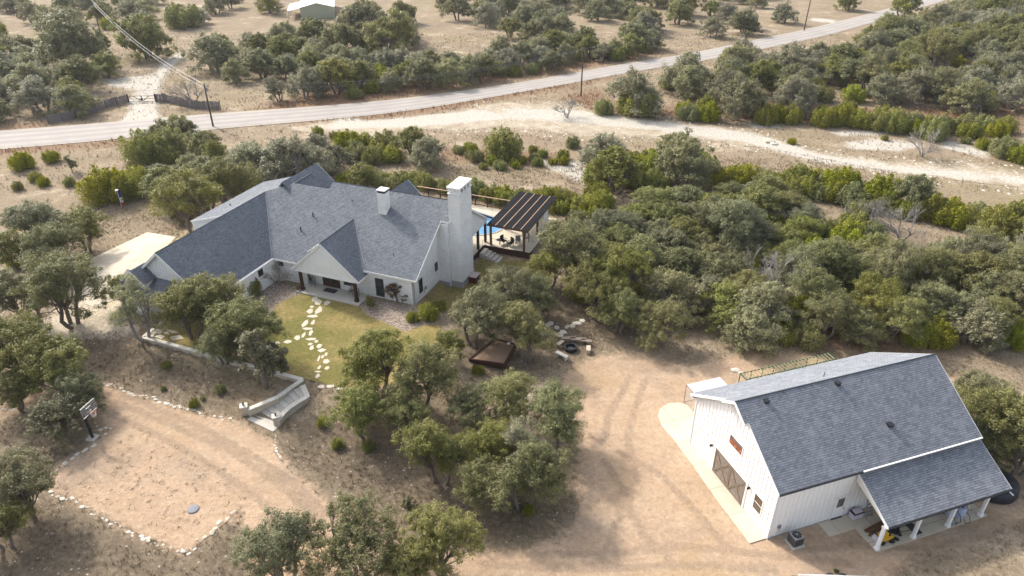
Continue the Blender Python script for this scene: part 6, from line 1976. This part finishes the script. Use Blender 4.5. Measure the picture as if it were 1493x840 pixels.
NEAR = [
    ('oak_far', 452, 40, 52, 'oak right below the left end of the white roof'),
    ('oak_far', 522, 26, 76, 'oak hiding the right end of the white roofed building'),
    ('oak_far', 496, 50, 56, 'oak before the tan side wall of the white roofed building'),
    ('oak_far', 565, 38, 80, 'broad oak further right of the white roofed building'),
    # kind, cx, cy, width, label
    ('oak_near', 545, 520, 108, 'spreading live oak left of centre below the lawn, upper lobe by the stone path'),
    ('oak_near', 610, 545, 105, 'broad live oak in the middle of the photo just left of the play box'),
    ('oak_near', 520, 588, 95, 'live oak whose crown overhangs the right end of the stairs'),
    ('oak_near', 585, 600, 80, 'lowest live oak of the central clump below the lawn'),
    ('oak_yel', 690, 455, 95, 'yellow green oak with leaning trunk at the left of the play box'),
    ('oak_near', 765, 478, 88, 'dark live oak between the play box and the fire pit'),
    ('oak_yel', 735, 415, 85, 'olive oak beside the big chimney and side lawn'),
    ('oak_near', 655, 500, 50, 'small oak crown touching the left corner of the play box'),
    ('oak_yel', 775, 430, 70, 'loose oak above the trail of pale stones'),
    ('oak_near', 690, 585, 75, 'olive oak directly below the play box'),
    ('oak_yel', 745, 580, 85, 'yellowish oak on top of the big lower clump'),
    ('oak_near', 815, 600, 100, 'dark live oak reaching right over the dirt yard'),
    ('oak_near', 640, 655, 105, 'dark rounded live oak at the left of the big lower clump'),
    ('oak_near', 715, 640, 95, 'oak in the heart of the big lower clump'),
    ('oak_thin', 760, 645, 85, 'greyish oak with showing twigs in the big lower clump'),
    ('oak_near', 765, 690, 110, 'lowest dark oak of the big clump, its shade on the yard'),
    ('oak_near', 700, 700, 80, 'oak at the lower middle of the big clump'),
    ('oak_near', 405, 800, 115, 'oak cut by the bottom edge, leftmost of the bottom row'),
    ('oak_near', 510, 780, 125, 'oak at the bottom edge, middle of the bottom row'),
    ('oak_yel', 640, 785, 110, 'olive oak at the bottom edge, right end of the bottom row'),
    ('oak_small', 596, 742, 38, 'slim young oak rising between the bottom row oaks'),
    ('oak_near', 585, 820, 75, 'oak mostly below the bottom edge between its larger neighbours'),
    ('oak_thin', 195, 440, 80, 'pale half bare oak leaning over the slab patio corner'),
    ('oak_near', 180, 415, 60, 'oak crown before the garage gable'),
    ('oak_near', 270, 445, 85, 'oak hiding the lower wing roof, left of the trio'),
    ('oak_near', 310, 432, 95, 'oak in front of the wing wall, middle of the trio'),
    ('oak_near', 358, 468, 100, 'oak reaching right over the lawn, right of the trio'),
    ('oak_near', 318, 490, 70, 'lower hanging oak crown above the stone capped wall'),
    ('oak_small', 375, 515, 90, 'small oak at the left of the stairs bed'),
    ('oak_near', 85, 415, 110, 'oak over the concrete driveway at the left'),
    ('oak_near', 30, 425, 90, 'oak at the left edge level with the driveway'),
    ('oak_near', 25, 505, 110, 'oak at the left edge above the hoop'),
    ('oak_yel', 75, 525, 100, 'sunlit olive oak above the basketball hoop'),
    ('oak_near', 110, 560, 75, 'dark oak whose crown hangs toward the dirt driveway'),
    ('oak_far', 80, 600, 80, 'low dense oak bush right behind the basketball hoop'),
    ('oak_near', 15, 560, 80, 'half hidden oak at the left edge beside the hoop oaks'),
    ('oak_near', 25, 700, 110, 'green oak at the left edge below the hoop'),
    ('oak_near', -10, 760, 90, 'oak cut off at the lower left edge'),
    ('oak_near', 50, 320, 80, 'oak left of the house, upper left crown of its clump'),
    ('oak_near', 115, 325, 75, 'oak left of the house, right crown of its clump'),
    ('oak_near', 75, 348, 85, 'oak left of the house, lower crown of its clump'),
    ('oak_near', 15, 360, 65, 'oak at the left edge level with the garage'),
    ('oak_far', 245, 262, 75, 'live oak between the big juniper and the flag'),
    ('oak_near', 270, 285, 100, 'live oak just behind the pale upper roof'),
    ('oak_near', 335, 262, 85, 'live oak hugging the back of the left wing'),
    ('oak_far', 295, 245, 60, 'oak behind the house nearest the bare strip'),
    ('oak_grey', 365, 232, 85, 'olive grey oak behind the house, left of its row'),
    ('oak_grey', 420, 225, 95, 'olive grey oak behind the peaked back gable'),
    ('oak_grey', 465, 235, 70, 'olive grey oak right behind the tallest back gable'),
    ('oak_far', 228, 190, 52, 'oak standing before the road left of the fence pole'),
    ('oak_far', 265, 185, 44, 'oak between the road and the junipers under the pole wires'),
    ('oak_far', 300, 205, 55, 'darker oak at the foot of the utility pole by the fence'),
    ('oak_small', 100, 236, 26, 'tiny lone oak on the dry verge at the left'),
    ('oak_far', 600, 200, 52, 'grey green oak behind the pair of small chimneys'),
    ('oak_grey', 625, 215, 60, 'pale oak behind the brick chimney in the clearing edge'),
    ('oak_far', 900, 238, 85, 'dark rounded oak in the middle thicket below the pale track'),
    ('oak_near', 835, 355, 100, 'oak crown right beside the pavilion roof'),
    ('oak_near', 800, 385, 65, 'low oak at the pavilion front corner'),
    ('oak_near', 870, 415, 85, 'oak with dark trunk above the fire pit'),
    ('oak_near', 905, 445, 75, 'wide low oak right above the fire pit benches'),
    ('oak_yel', 965, 465, 75, 'low oak at the edge of the dirt yard, right of the fire pit'),
    ('oak_yel', 1330, 455, 58, 'bright olive oak on the thicket edge above the barn roof'),
    ('oak_yel', 1470, 610, 120, 'large yellow green oak at the right edge behind the barn'),
    ('oak_yel', 1445, 640, 75, 'low yellow green oak crown touching the black tanks'),
    ('oak_yel', 1500, 650, 90, 'yellow green oak cut by the right edge beside the barn porch'),
    ('oak_yel', 1430, 570, 80, 'yellow green oak behind the far roof corner of the barn'),
    ('juniper', 150, 268, 75, 'large bright juniper left of the flag'),
    ('juniper', 190, 262, 62, 'dark juniper right against the flag'),
    ('juniper', 205, 212, 70, 'bright green juniper clump by the road verge'),
    ('juniper', 245, 205, 60, 'dark juniper under the verge oaks'),
    ('juniper', 248, 224, 34, 'small low juniper below the verge clump'),
    ('juniper', 30, 233, 38, 'round lone juniper at the left edge of the verge'),
    ('juniper', 73, 227, 26, 'second small round juniper on the verge'),
    ('juniper', 258, 175, 28, 'small juniper squeezed behind the verge oaks'),
    ('juniper', 735, 206, 62, 'big round juniper alone in the clearing behind the chimney'),
    ('juniper', 668, 217, 18, 'tiny juniper left of the big round clearing juniper'),
    ('juniper', 686, 214, 24, 'small juniper just left of the big round clearing juniper'),
    ('juniper', 776, 217, 18, 'tiny juniper just right of the big round clearing juniper'),
    ('juniper', 835, 206, 24, 'small juniper below the start of the pale track'),
    ('juniper', 462, 190, 21, 'small round juniper on the verge behind the house'),
    ('juniper', 487, 197, 18, 'smaller juniper next to the round verge juniper'),
    ('juniper', 880, 155, 32, 'small juniper at the foot of the lone utility pole side'),
    ('juniper', 930, 145, 60, 'dark juniper under the big grey oak by the pole'),
    ('juniper', 1155, 205, 14, 'tiny juniper beside the pale track bend'),
    ('juniper', 1465, 213, 42, 'bright juniper at the right edge of the clearing'),
    ('juniper', 1490, 222, 38, 'bright juniper cut by the right edge of the clearing'),
    ('juniper', 1478, 490, 44, 'juniper bush at the right edge above the barn oak'),
    ('juniper', 1240, 154, 22, 'small juniper on the rusty strip at the right'),
    ('oak_grey', 920, 122, 85, 'big pale grey oak right of the lone utility pole'),
    ('oak_grey', 1078, 135, 78, 'round grey oak isolated below the road bend'),
    ('oak_grey', 1010, 98, 75, 'grey oak by the road behind the isolated round one'),
    ('oak_grey', 1075, 72, 62, 'grey green oak standing over the road'),
    ('bare', 828, 150, 34, 'small leafless tree at the foot of the lone utility pole'),
    ('bare', 1352, 200, 46, 'leafless shrub on the pale patch at the right'),
    ('bare', 1150, 400, 80, 'bare grey tree in the middle of the right thicket'),
    ('bare', 1110, 380, 60, 'bare grey tree left of the other one in the right thicket'),
    ('bare', 1270, 300, 60, 'bare grey tree standing in the gap above the right thicket'),
    ('bare', 1325, 310, 70, 'larger bare grey tree in the gap above the right thicket'),
    ('bare', 1440, 395, 50, 'bare white trunked tree near the silver cover'),
    ('bare', 400, 392, 40, 'leafless small tree in the inner corner of the house'),
    ('brown', 578, 423, 32, 'brownish shrub trained against the wall right of the tall window'),
    ('bare', 275, 118, 52, 'half bare tree beside the gravel driveway'),
    ('oak_yel', 405, 125, 36, 'tiny yellowish oak on the verge above the road'),
    ('oak_grey', 442, 112, 60, 'grey oak on the verge above the road'),
    ('oak_far', 108, 98, 60, 'oak with clear trunk left of the ranch gate'),
    ('oak_far', 150, 88, 44, 'oak standing right behind the ranch gate curve'),
    ('oak_far', 95, 45, 100, 'wide dark oak left of the upper left utility pole'),
    ('oak_far', 207, 42, 76, 'wide dark oak right of the upper left utility pole'),
    ('juniper', 265, 20, 52, 'dark green juniper high up behind the wires'),
    ('oak_grey', 306, 70, 70, 'grey oak with clear trunk right of the gravel driveway'),
    ('oak_far', 380, 85, 50, 'oak with clear trunk on the open ground above the road'),
    ('oak_far', 1322, 0, 46, 'dark oak alone by the road at the top edge'),
    ('oak_far', 1240, -6, 36, 'oak cut by the top edge left of the road'),
]
for k in NEAR:
    tree_px(k[0], k[1], k[2], k[3], k[4])
# small evergreen shrubs around the yard
def shrub(px, py, w, label, kind='juniper', name='evergreen_shrub', cat=None):
    t = tree_px(kind, px, py, w, label, name=name); t['category'] = 'shrub'; return t
shrub(282, 587, 17, 'low green shrub on the leafy bed above the driveway stones')
shrub(295, 581, 9, 'smallest green shrub beside the one above the driveway stones')
shrub(238, 566, 10, 'small faint shrub further left on the leafy bed')
shrub(242, 531, 17, 'green shrub at the foot of the trunk trio')
shrub(320, 566, 18, 'green shrub between the trunk trio and the small oak')
shrub(493, 646, 22, 'flat green shrub on the slope right of the stairs')
shrub(536, 648, 22, 'round dark shrub on the slope, right of the flat one')
shrub(470, 613, 20, 'green shrub at the foot of the stair wall')
shrub(770, 742, 20, 'green shrub in the shade below the big lower clump')
shrub(601, 461, 22, 'round clipped shrub at the right corner bed of the house')
shrub(624, 452, 34, 'dark shrub mass against the right gable base')
shrub(640, 444, 22, 'second dark shrub against the right gable base')
shrub(538, 438, 22, 'grey green mound beside the right porch column', 'oak_small')
shrub(697, 538, 20, 'green shrub below the left corner of the play box')
shrub(120, 382, 20, 'green shrub at the edge of the concrete driveway')
shrub(20, 382, 24, 'green shrub at the left edge under the oaks')
_m = shrub(366, 422, 30, 'upright dark magnolia against the wing wall', 'juniper', 'magnolia'); _m['category'] = 'tree'; _m.scale.z *= 1.5
for _c in _m.children:
    if _c.name.startswith('crown'): _c.data = _c.data.copy(); _c.data.materials[0] = LEAF_O
shrub(436, 420, 10, 'reddish round shrub beside the left porch column', 'brown')
shrub(1220, 832, 8, 'tiny green tuft near the trailer')
shrub(1290, 200, 12, 'tiny shrub between the two pale patches')

# scattered stands
def ok(x, y, rad, f=.62):
    for (a, b, r) in TREES:
        if (a - x) ** 2 + (b - y) ** 2 < ((r + rad) * f) ** 2: return False
    return True


def stand(poly_px, n, kinds, rads, label, group, f=.62, margin=1.0, hs=(.9, 1.15), tries=4000, avoid=True):
    lift = 1.3 if all(k == 'juniper' for k in kinds) else 3.0
    P = [tuple(ray_at(x, y, lift)[:2]) for x, y in poly_px]
    xs = [p[0] for p in P]; ys = [p[1] for p in P]; c = 0
    for _ in range(tries):
        if c >= n: break
        x, y = rng.uniform(min(xs), max(xs)), rng.uniform(min(ys), max(ys))
        kind = kinds[int(rng.integers(len(kinds)))]
        rad = rng.uniform(*rads) * (.55 if kind == 'juniper' else 1)
        if float(sdf(P, x, y)) < margin: continue
        if not ok(x, y, rad, f): continue
        if avoid and (float(sdf(ROADP, x, y)) > -rad * .8 - 1 or float(sdf(PL['gate'], x, y)) > -rad - 1): continue
        if float(sdf(GV, x, y)) > 0 or float(sdf(DECK, x, y)) > -rad - .8: continue
        fx = (x / y - min(p[0] / p[1] for p in P)) / (max(p[0] / p[1] for p in P) - min(p[0] / p[1] for p in P) + 1e-6)
        ins = [yy for yy in np.linspace(min(ys), max(ys), 40) if float(sdf(P, x / y * yy, yy)) > 0] or [y]
        fy = (y - min(ins)) / (max(ins) - min(ins) + 1e-6)
        rf = (rad / (.55 if kind == 'juniper' else 1) - rads[0]) / (rads[1] - rads[0])
        sz = ('small', 'mid sized', 'large')[min(2, int(rf * 3))]
        row = ('front edge', 'nearer half', 'farther half', 'back edge')[min(3, int(fy * 4))]
        pos = ('far left', 'left part', 'middle', 'right part', 'far right')[max(0, min(4, int(fx * 5)))]
        put_tree(kind, x, y, rad, sz + ' ' + label[kind] + ', ' + row + ', ' + pos, group[kind], rng.uniform(*hs)); c += 1
    return c


ROADP = [tuple(p) for p in rt] + [tuple(p) for p in rb[::-1]]
GV = P2([(150, 200), (130, 125), (180, 135), (240, 150), (275, 95), (290, 110), (245, 200)])      # open sight line over the gate


def lab(where, grp):
    kinds = {'oak_near': 'live oak', 'oak_far': 'live oak', 'oak_grey': 'grey oak', 'oak_yel': 'yellowish oak', 'juniper': 'juniper', 'bare': 'bare tree', 'oak_small': 'small oak', 'oak_thin': 'half bare oak', 'brown': 'brown leafless shrub'}
    return {k: v + ' ' + where for k, v in kinds.items()}, {k: v + 's ' + grp for k, v in kinds.items()}


def S(poly, n, kinds, rads, where, grp, **k):
    l, g = lab(where, grp)
    c = stand(poly, n, kinds, rads, l, g, **k)
    print('stand', grp, c, '/', n)


# right thicket behind the barn
S([(800, 390), (850, 330), (890, 300), (960, 285), (1060, 262), (1130, 262), (1180, 300), (1200, 345), (1140, 400), (1060, 470), (980, 440), (900, 425), (840, 420)], 64, ['oak_near', 'oak_far', 'oak_near', 'oak_yel', 'oak_grey', 'oak_far', 'juniper'], (2.6, 4.4), 'in the thicket right of the pavilion', 'in the thicket right of the pavilion', f=.46, hs=(.75, 1.0))
S([(1140, 400), (1200, 345), (1290, 360), (1380, 350), (1520, 350), (1520, 470), (1440, 470), (1350, 478), (1270, 470), (1180, 475), (1060, 480)], 54, ['oak_near', 'oak_far', 'oak_yel', 'oak_grey', 'oak_yel', 'juniper'], (2.6, 4.2), 'in the thicket behind the barn', 'in the thicket behind the barn', f=.42)
S([(1350, 430), (1400, 400), (1470, 440), (1440, 500), (1370, 495)], 9, ['juniper'], (3.6, 5.2), 'on the thicket edge behind the barn', 'on the thicket edge', f=.4)
S([(1190, 330), (1260, 300), (1290, 345), (1240, 370)], 6, ['juniper'], (3.5, 5), 'under the bare trees', 'in the thicket gap', f=.5)
S([(760, 300), (800, 280), (900, 290), (870, 320), (830, 340)], 8, ['juniper'], (3.2, 4.6), 'behind the pavilion roof', 'behind the pavilion', f=.5)
# belt of junipers along the pale track
S([(1060, 232), (1110, 240), (1180, 240), (1260, 256), (1350, 275), (1430, 285), (1520, 300), (1520, 335), (1420, 310), (1320, 290), (1220, 268), (1140, 262), (1050, 250)], 40, ['juniper', 'juniper', 'juniper', 'oak_far'], (3.2, 5.6), 'in the belt below the pale track', 'along the pale track', f=.4)
S([(850, 215), (1010, 210), (1040, 235), (950, 262), (870, 262)], 16, ['juniper', 'juniper', 'juniper', 'oak_grey'], (3.4, 5.4), 'in the thicket under the track bend', 'in the middle thicket', f=.5)
# behind the house
S([(480, 232), (590, 238), (640, 250), (760, 262), (860, 276), (850, 305), (770, 296), (740, 290), (640, 270), (560, 262), (480, 258)], 30, ['juniper', 'juniper', 'oak_far', 'oak_grey'], (2.6, 3.6), 'behind house gables and pool fence', 'behind the house and pool', f=.52)
S([(500, 195), (560, 200), (600, 230), (520, 232), (490, 215)], 10, ['juniper'], (3.4, 4.8), 'between clearing and back gables', 'between clearing and house', f=.52)
S([(200, 235), (330, 225), (360, 260), (320, 300), (230, 300)], 7, ['oak_far', 'oak_near'], (2.4, 3.4), 'behind the left wing of the house', 'behind the left wing')
S([(650, 205), (830, 215), (860, 235), (700, 240)], 14, ['juniper'], (1.5, 2.8), 'on bare ground behind the pool', 'dotted on the bare ground', f=.9)
S([(330, 210), (480, 205), (500, 240), (340, 250)], 8, ['oak_grey', 'oak_far'], (2.6, 3.8), 'between road verge and house roof', 'between verge and house')
# beyond the road, left
S([(-120, 75), (-20, 60), (150, 60), (150, 150), (60, 160), (-40, 165), (-120, 165)], 36, ['oak_far', 'oak_grey', 'oak_grey'], (3.5, 5.0), 'left of the gravel driveway', 'left of the gravel driveway', f=.58)
S([(-150, -30), (200, -30), (300, 0), (330, 45), (240, 60), (160, 30), (-60, 55), (-150, 60)], 52, ['oak_far', 'oak_grey', 'oak_grey', 'juniper'], (3.6, 5.4), 'at the upper left', 'at the upper left', f=.66)
S([(310, 60), (420, 40), (470, 70), (450, 100), (340, 105), (310, 90)], 18, ['oak_far', 'oak_grey'], (3.4, 4.8), 'right of the bright wires', 'right of the wires', f=.7)
S([(460, 60), (560, 80), (640, 85), (780, 60), (960, 50), (960, 68), (860, 88), (740, 102), (640, 112), (560, 122), (480, 128), (440, 100)], 70, ['oak_far', 'oak_grey', 'juniper', 'oak_grey'], (3.4, 5.0), 'in the belt above the road', 'in the belt above the road', f=.5)
S([(520, 10), (600, 20), (600, 60), (540, 70), (500, 50)], 10, ['oak_far'], (4.2, 5.4), 'right of the white roofed building', 'right of the white roof', f=.5)
S([(670, -30), (960, -30), (1000, 0), (1010, 30), (960, 60), (780, 60), (740, 50), (700, 30)], 62, ['oak_far', 'oak_grey', 'oak_grey'], (4.0, 5.6), 'in the top centre wood', 'at the top centre', f=.52)
S([(600, -30), (700, -30), (720, 20), (660, 20)], 7, ['oak_far', 'oak_grey'], (4, 5.5), 'right of the dirt patch at the top', 'at the top right of the dirt patch', f=.7)
S([(1000, -30), (1130, -30), (1160, 30), (1090, 50), (1010, 45)], 15, ['oak_far', 'oak_grey'], (3.8, 5.4), 'on open grass near the road', 'on the grass near the road', f=.75)
S([(290, -30), (420, -25), (430, 15), (300, 10)], 10, ['oak_far', 'oak_grey'], (4, 5.5), 'left of the white roofed building', 'left of the white roof', f=.8)
# beyond the road, right: large wood
S([(960, 108), (1060, 88), (1130, 82), (1200, 72), (1240, 64), (1330, 34), (1440, -10), (1520, -30), (1600, 40), (1600, 120), (1493, 140), (1400, 150), (1300, 140), (1200, 135), (1120, 130), (1050, 150), (990, 130)], 205, ['oak_grey', 'oak_grey', 'oak_grey', 'oak_far', 'oak_yel', 'oak_far', 'juniper'], (3.8, 5.8), 'in the upper right wood', 'in the upper right wood', f=.43, tries=14000)
S([(990, 140), (1060, 150), (1130, 140), (1210, 150), (1300, 158), (1380, 165), (1493, 160), (1493, 178), (1370, 182), (1250, 165), (1120, 160), (1000, 155)], 26, ['juniper', 'juniper', 'juniper', 'oak_grey'], (3.8, 5.4), 'along the foot of the upper right wood', 'on the lower edge of the upper right wood', f=.52)
S([(1400, 195), (1493, 190), (1493, 235), (1420, 225)], 4, ['juniper'], (1.6, 2.6), 'on the rusty strip at the right', 'on the rusty strip', f=1.0)
S([(-60, 225), (120, 235), (120, 290), (-60, 300)], 4, ['juniper'], (1.4, 2.2), 'alone on the left dry grass', 'on the left dry grass', f=1.2)
print('COUNTS', COUNT)


# ------------------------------------------------------------------ grass, weeds, small stones
def scatter_tufts(name, n, box, accept, hh, blades, mat, width, label, cat, lean=.5):
    r = rng
    x = r.uniform(box[0], box[2], n * 3); y = r.uniform(box[1], box[3], n * 3)
    k = accept(x, y); x, y = x[k][:n], y[k][:n]
    z = hgt(x, y)
    N_ = len(x); B = blades
    X = np.repeat(x, B) + r.normal(0, .06, N_ * B); Y = np.repeat(y, B) + r.normal(0, .06, N_ * B); Z = np.repeat(z, B) - .02
    h = r.uniform(hh[0], hh[1], N_ * B); a = r.uniform(0, 6.28, N_ * B); l = h * r.uniform(.1, lean * 1.6, N_ * B)
    b = np.stack([X, Y, Z], 1); d = np.stack([np.cos(a), np.sin(a), 0 * a], 1); s = np.stack([-np.sin(a), np.cos(a), 0 * a], 1) * (width * h / hh[1])[:, None]
    tip = b + d * l[:, None] + np.stack([0 * h, 0 * h, h], 1)
    co = np.stack([b - s, b + s, tip], 1).reshape(-1, 3)
    me = np_mesh(name, co, np.arange(len(co)).reshape(-1, 3), mat)
    o = bpy.data.objects.new(name, me); col.objects.link(o)
    tag(o, label, cat, kind='stuff'); return o


_fp = [tuple(HF.w(u, v)[:2]) for u, v in [(-28, -12), (-17, -12), (-17, 0), (-13.6, -2.2), (-5.2, -2.2), (-5, 0), (.3, 0), (2.6, 6), (2.6, 15), (7.4, 15.4), (7.4, 26.5), (-16, 26.5), (-28, 14)]]
_bp = [tuple(BF.w(u, v)[:2]) for u, v in [(-1.6, -.2), (4, -.2), (4.1, -1.5), (6.4, -3.6), (17, -3.6), (17, 10.5), (3, 10.5), (2.5, 15.2), (-1, 15)]]
_cd = PL['cdrive']
_st = [tuple(ray_at(x, y, .5)[:2]) for x, y in [(448, 545), (350, 590), (372, 625), (410, 628), (455, 580)]]


def free(x, y):
    k = (sdf(_fp, x, y) < 0) & (sdf(_bp, x, y) < 0) & (sdf(_cd, x, y) < 0) & (sdf(_st, x, y) < .2) & (sdf(ROADP, x, y) < -.3)
    return k


def acc_dry(x, y):
    m = masks(x, y)
    clump = np.sin(x * .9 + 2 * np.sin(y * .31)) * np.cos(y * .8 + 1.7 * np.sin(x * .27))
    return free(x, y) & (m['dirt'] < .2) & (m['lawn'] < -.1) & (m['peb'] < 0) & (m['cal'] < .5) & (m['grav'] < 1) & (clump > rng.uniform(-1.2, .9, len(x)))


scatter_tufts('dry_grass', 42000, (-62, 28, 62, 110), acc_dry, (.10, .34), 6, GRASS_D, .022, 'dry straw coloured grass tufts over the open ground', 'grass')
scatter_tufts('dry_grass', 26000, (-130, 95, 150, 215), acc_dry, (.2, .5), 4, GRASS_D, .04, 'dry grass tufts on the far ground and verges', 'grass')
scatter_tufts('rust_grass', 26000, (-130, 60, 160, 230), lambda x, y: free(x, y) & (masks(x, y)['rust'] > rng.normal(.5, 1.5, len(x))) & (masks(x, y)['cal'] < 0), (.3, .8), 5, GRASS_R, .04, 'tall rusty brown grass along the road verge and thicket edge', 'grass')
scatter_tufts('weed_tufts', 650, (-45, 26, -12, 52), lambda x, y: free(x, y) & (masks(x, y)['dirt'] > .3) & (sdf(P2([(75, 690), (200, 640), (330, 700), (350, 745), (270, 805), (60, 706)]), x, y) > -1.0), (.04, .11), 14, grass_mat('weed_tuft', [(.15, (.075, .065, .042)), (.85, (.19, .155, .10))]), .04, 'small dark weeds sprouting on the bare court', 'weeds', 1.6)
scatter_tufts('weed_tufts', 700, (-5, 26, 60, 70), lambda x, y: free(x, y) & (masks(x, y)['dirt'] > .1) & (masks(x, y)['dirt'] < rng.uniform(.5, 5, len(x))), (.05, .18), 9, GRASS_D, .03, 'scattered weeds along the edge of the dirt yard', 'weeds', 1.2)
scatter_tufts('green_grass', 900, (-5, 26, 50, 45), lambda x, y: free(x, y) & (sdf(P2([(1235, 765), (1262, 775), (1275, 800), (1240, 800), (1225, 785)]), x, y) > -.3), (.08, .2), 9, GRASS_G, .02, 'green grass patch between the small slab and the porch', 'grass', 1.0)


def scatter_rocks(name, n, box, accept, size, mat, label):
    r = rng
    x = r.uniform(box[0], box[2], n * 4); y = r.uniform(box[1], box[3], n * 4)
    k = accept(x, y); x, y = x[k][:n], y[k][:n]; z = hgt(x, y); n = len(x)
    base = np.array([(1, 0, 0), (0, 1, 0), (-1, 0, 0), (0, -1, 0), (0, 0, .7), (.7, .7, .35), (-.7, .6, .3)])
    base = np.array([(1, 0, 0), (.3, .95, 0), (-.8, .6, 0), (-.8, -.6, 0), (.3, -.95, 0), (.2, .1, .7)])
    s = r.uniform(size[0], size[1], n) ** 1.0
    a = r.uniform(0, 6.28, n)
    co = base[None] * s[:, None, None] * r.uniform(.7, 1.2, (n, 6, 1))
    c, sn = np.cos(a)[:, None], np.sin(a)[:, None]
    X = co[:, :, 0] * c - co[:, :, 1] * sn + x[:, None]; Y = co[:, :, 0] * sn + co[:, :, 1] * c + y[:, None]; Zz = co[:, :, 2] + z[:, None] - .01
    co = np.stack([X, Y, Zz], 2).reshape(-1, 3)
    t = np.array([(0, 1, 5), (1, 2, 5), (2, 3, 5), (3, 4, 5), (4, 0, 5)])
    q = (np.arange(n)[:, None, None] * 6 + t[None]).reshape(-1, 3)
    o = bpy.data.objects.new(name, np_mesh(name, co, q, mat)); col.objects.link(o)
    tag(o, label, 'stones', kind='stuff')


scatter_rocks('loose_stones', 1500, (-60, 26, 55, 75), lambda x, y: free(x, y) & (masks(x, y)['dirt'] < 0) & (masks(x, y)['lawn'] < -.2) & (masks(x, y)['litter'] > -1), (.03, .11), LIME, 'small pale stones scattered through the leafy beds')
scatter_rocks('loose_stones', 1200, (-10, 75, 120, 170), lambda x, y: free(x, y) & (masks(x, y)['cal'] > -3), (.08, .3), LIMEW, 'white rubble along the pale track and patches')
scatter_rocks('pebbles', 5000, (-32, 55, -2, 72), lambda x, y: free(x, y) & (masks(x, y)['peb'] > .05), (.03, .075), LIME, 'river pebbles in the beds along the house')
for k in range(5):
    p = at(*[(1122, 208), (1118, 204), (1128, 211), (1080, 545), (1072, 541)][k])
    o = bpy.data.objects.new('boulder', STV[k]); col.objects.link(o); s = (2.2, 1.4, 1.6, .8, 1.0)[k]
    o.location = p; o.scale = (s, s * .8, s * .8)
    tag(o, ('largest white boulder beside the pale track bend', 'white boulder behind the largest one at the track bend', 'white boulder in front of the largest one at the track bend', 'pale rock nearer the green framed run', 'pale rock left of the green framed run')[k], 'boulder')

# ------------------------------------------------------------------ thin air between here and the far trees
hz = bpy.data.materials.new('haze_air'); hz.use_nodes = True; nt = hz.node_tree; nt.nodes.clear()
ho = N(nt, 'ShaderNodeOutputMaterial'); hv = N(nt, 'ShaderNodeVolumePrincipled')
hv.inputs['Color'].default_value = (.86, .89, .93, 1); hv.inputs['Density'].default_value = .00014; hv.inputs['Anisotropy'].default_value = 0.2
nt.links.new(hv.outputs[0], ho.inputs['Volume'])
m = MB(); m.box((0, 1000, 20.6), (7000, 6400, 44)); ho_ = m.build('haze', hz, None)
tag(ho_, 'thin pale haze over the whole countryside', 'haze', kind='stuff')
scene.cycles.volume_bounces = 0
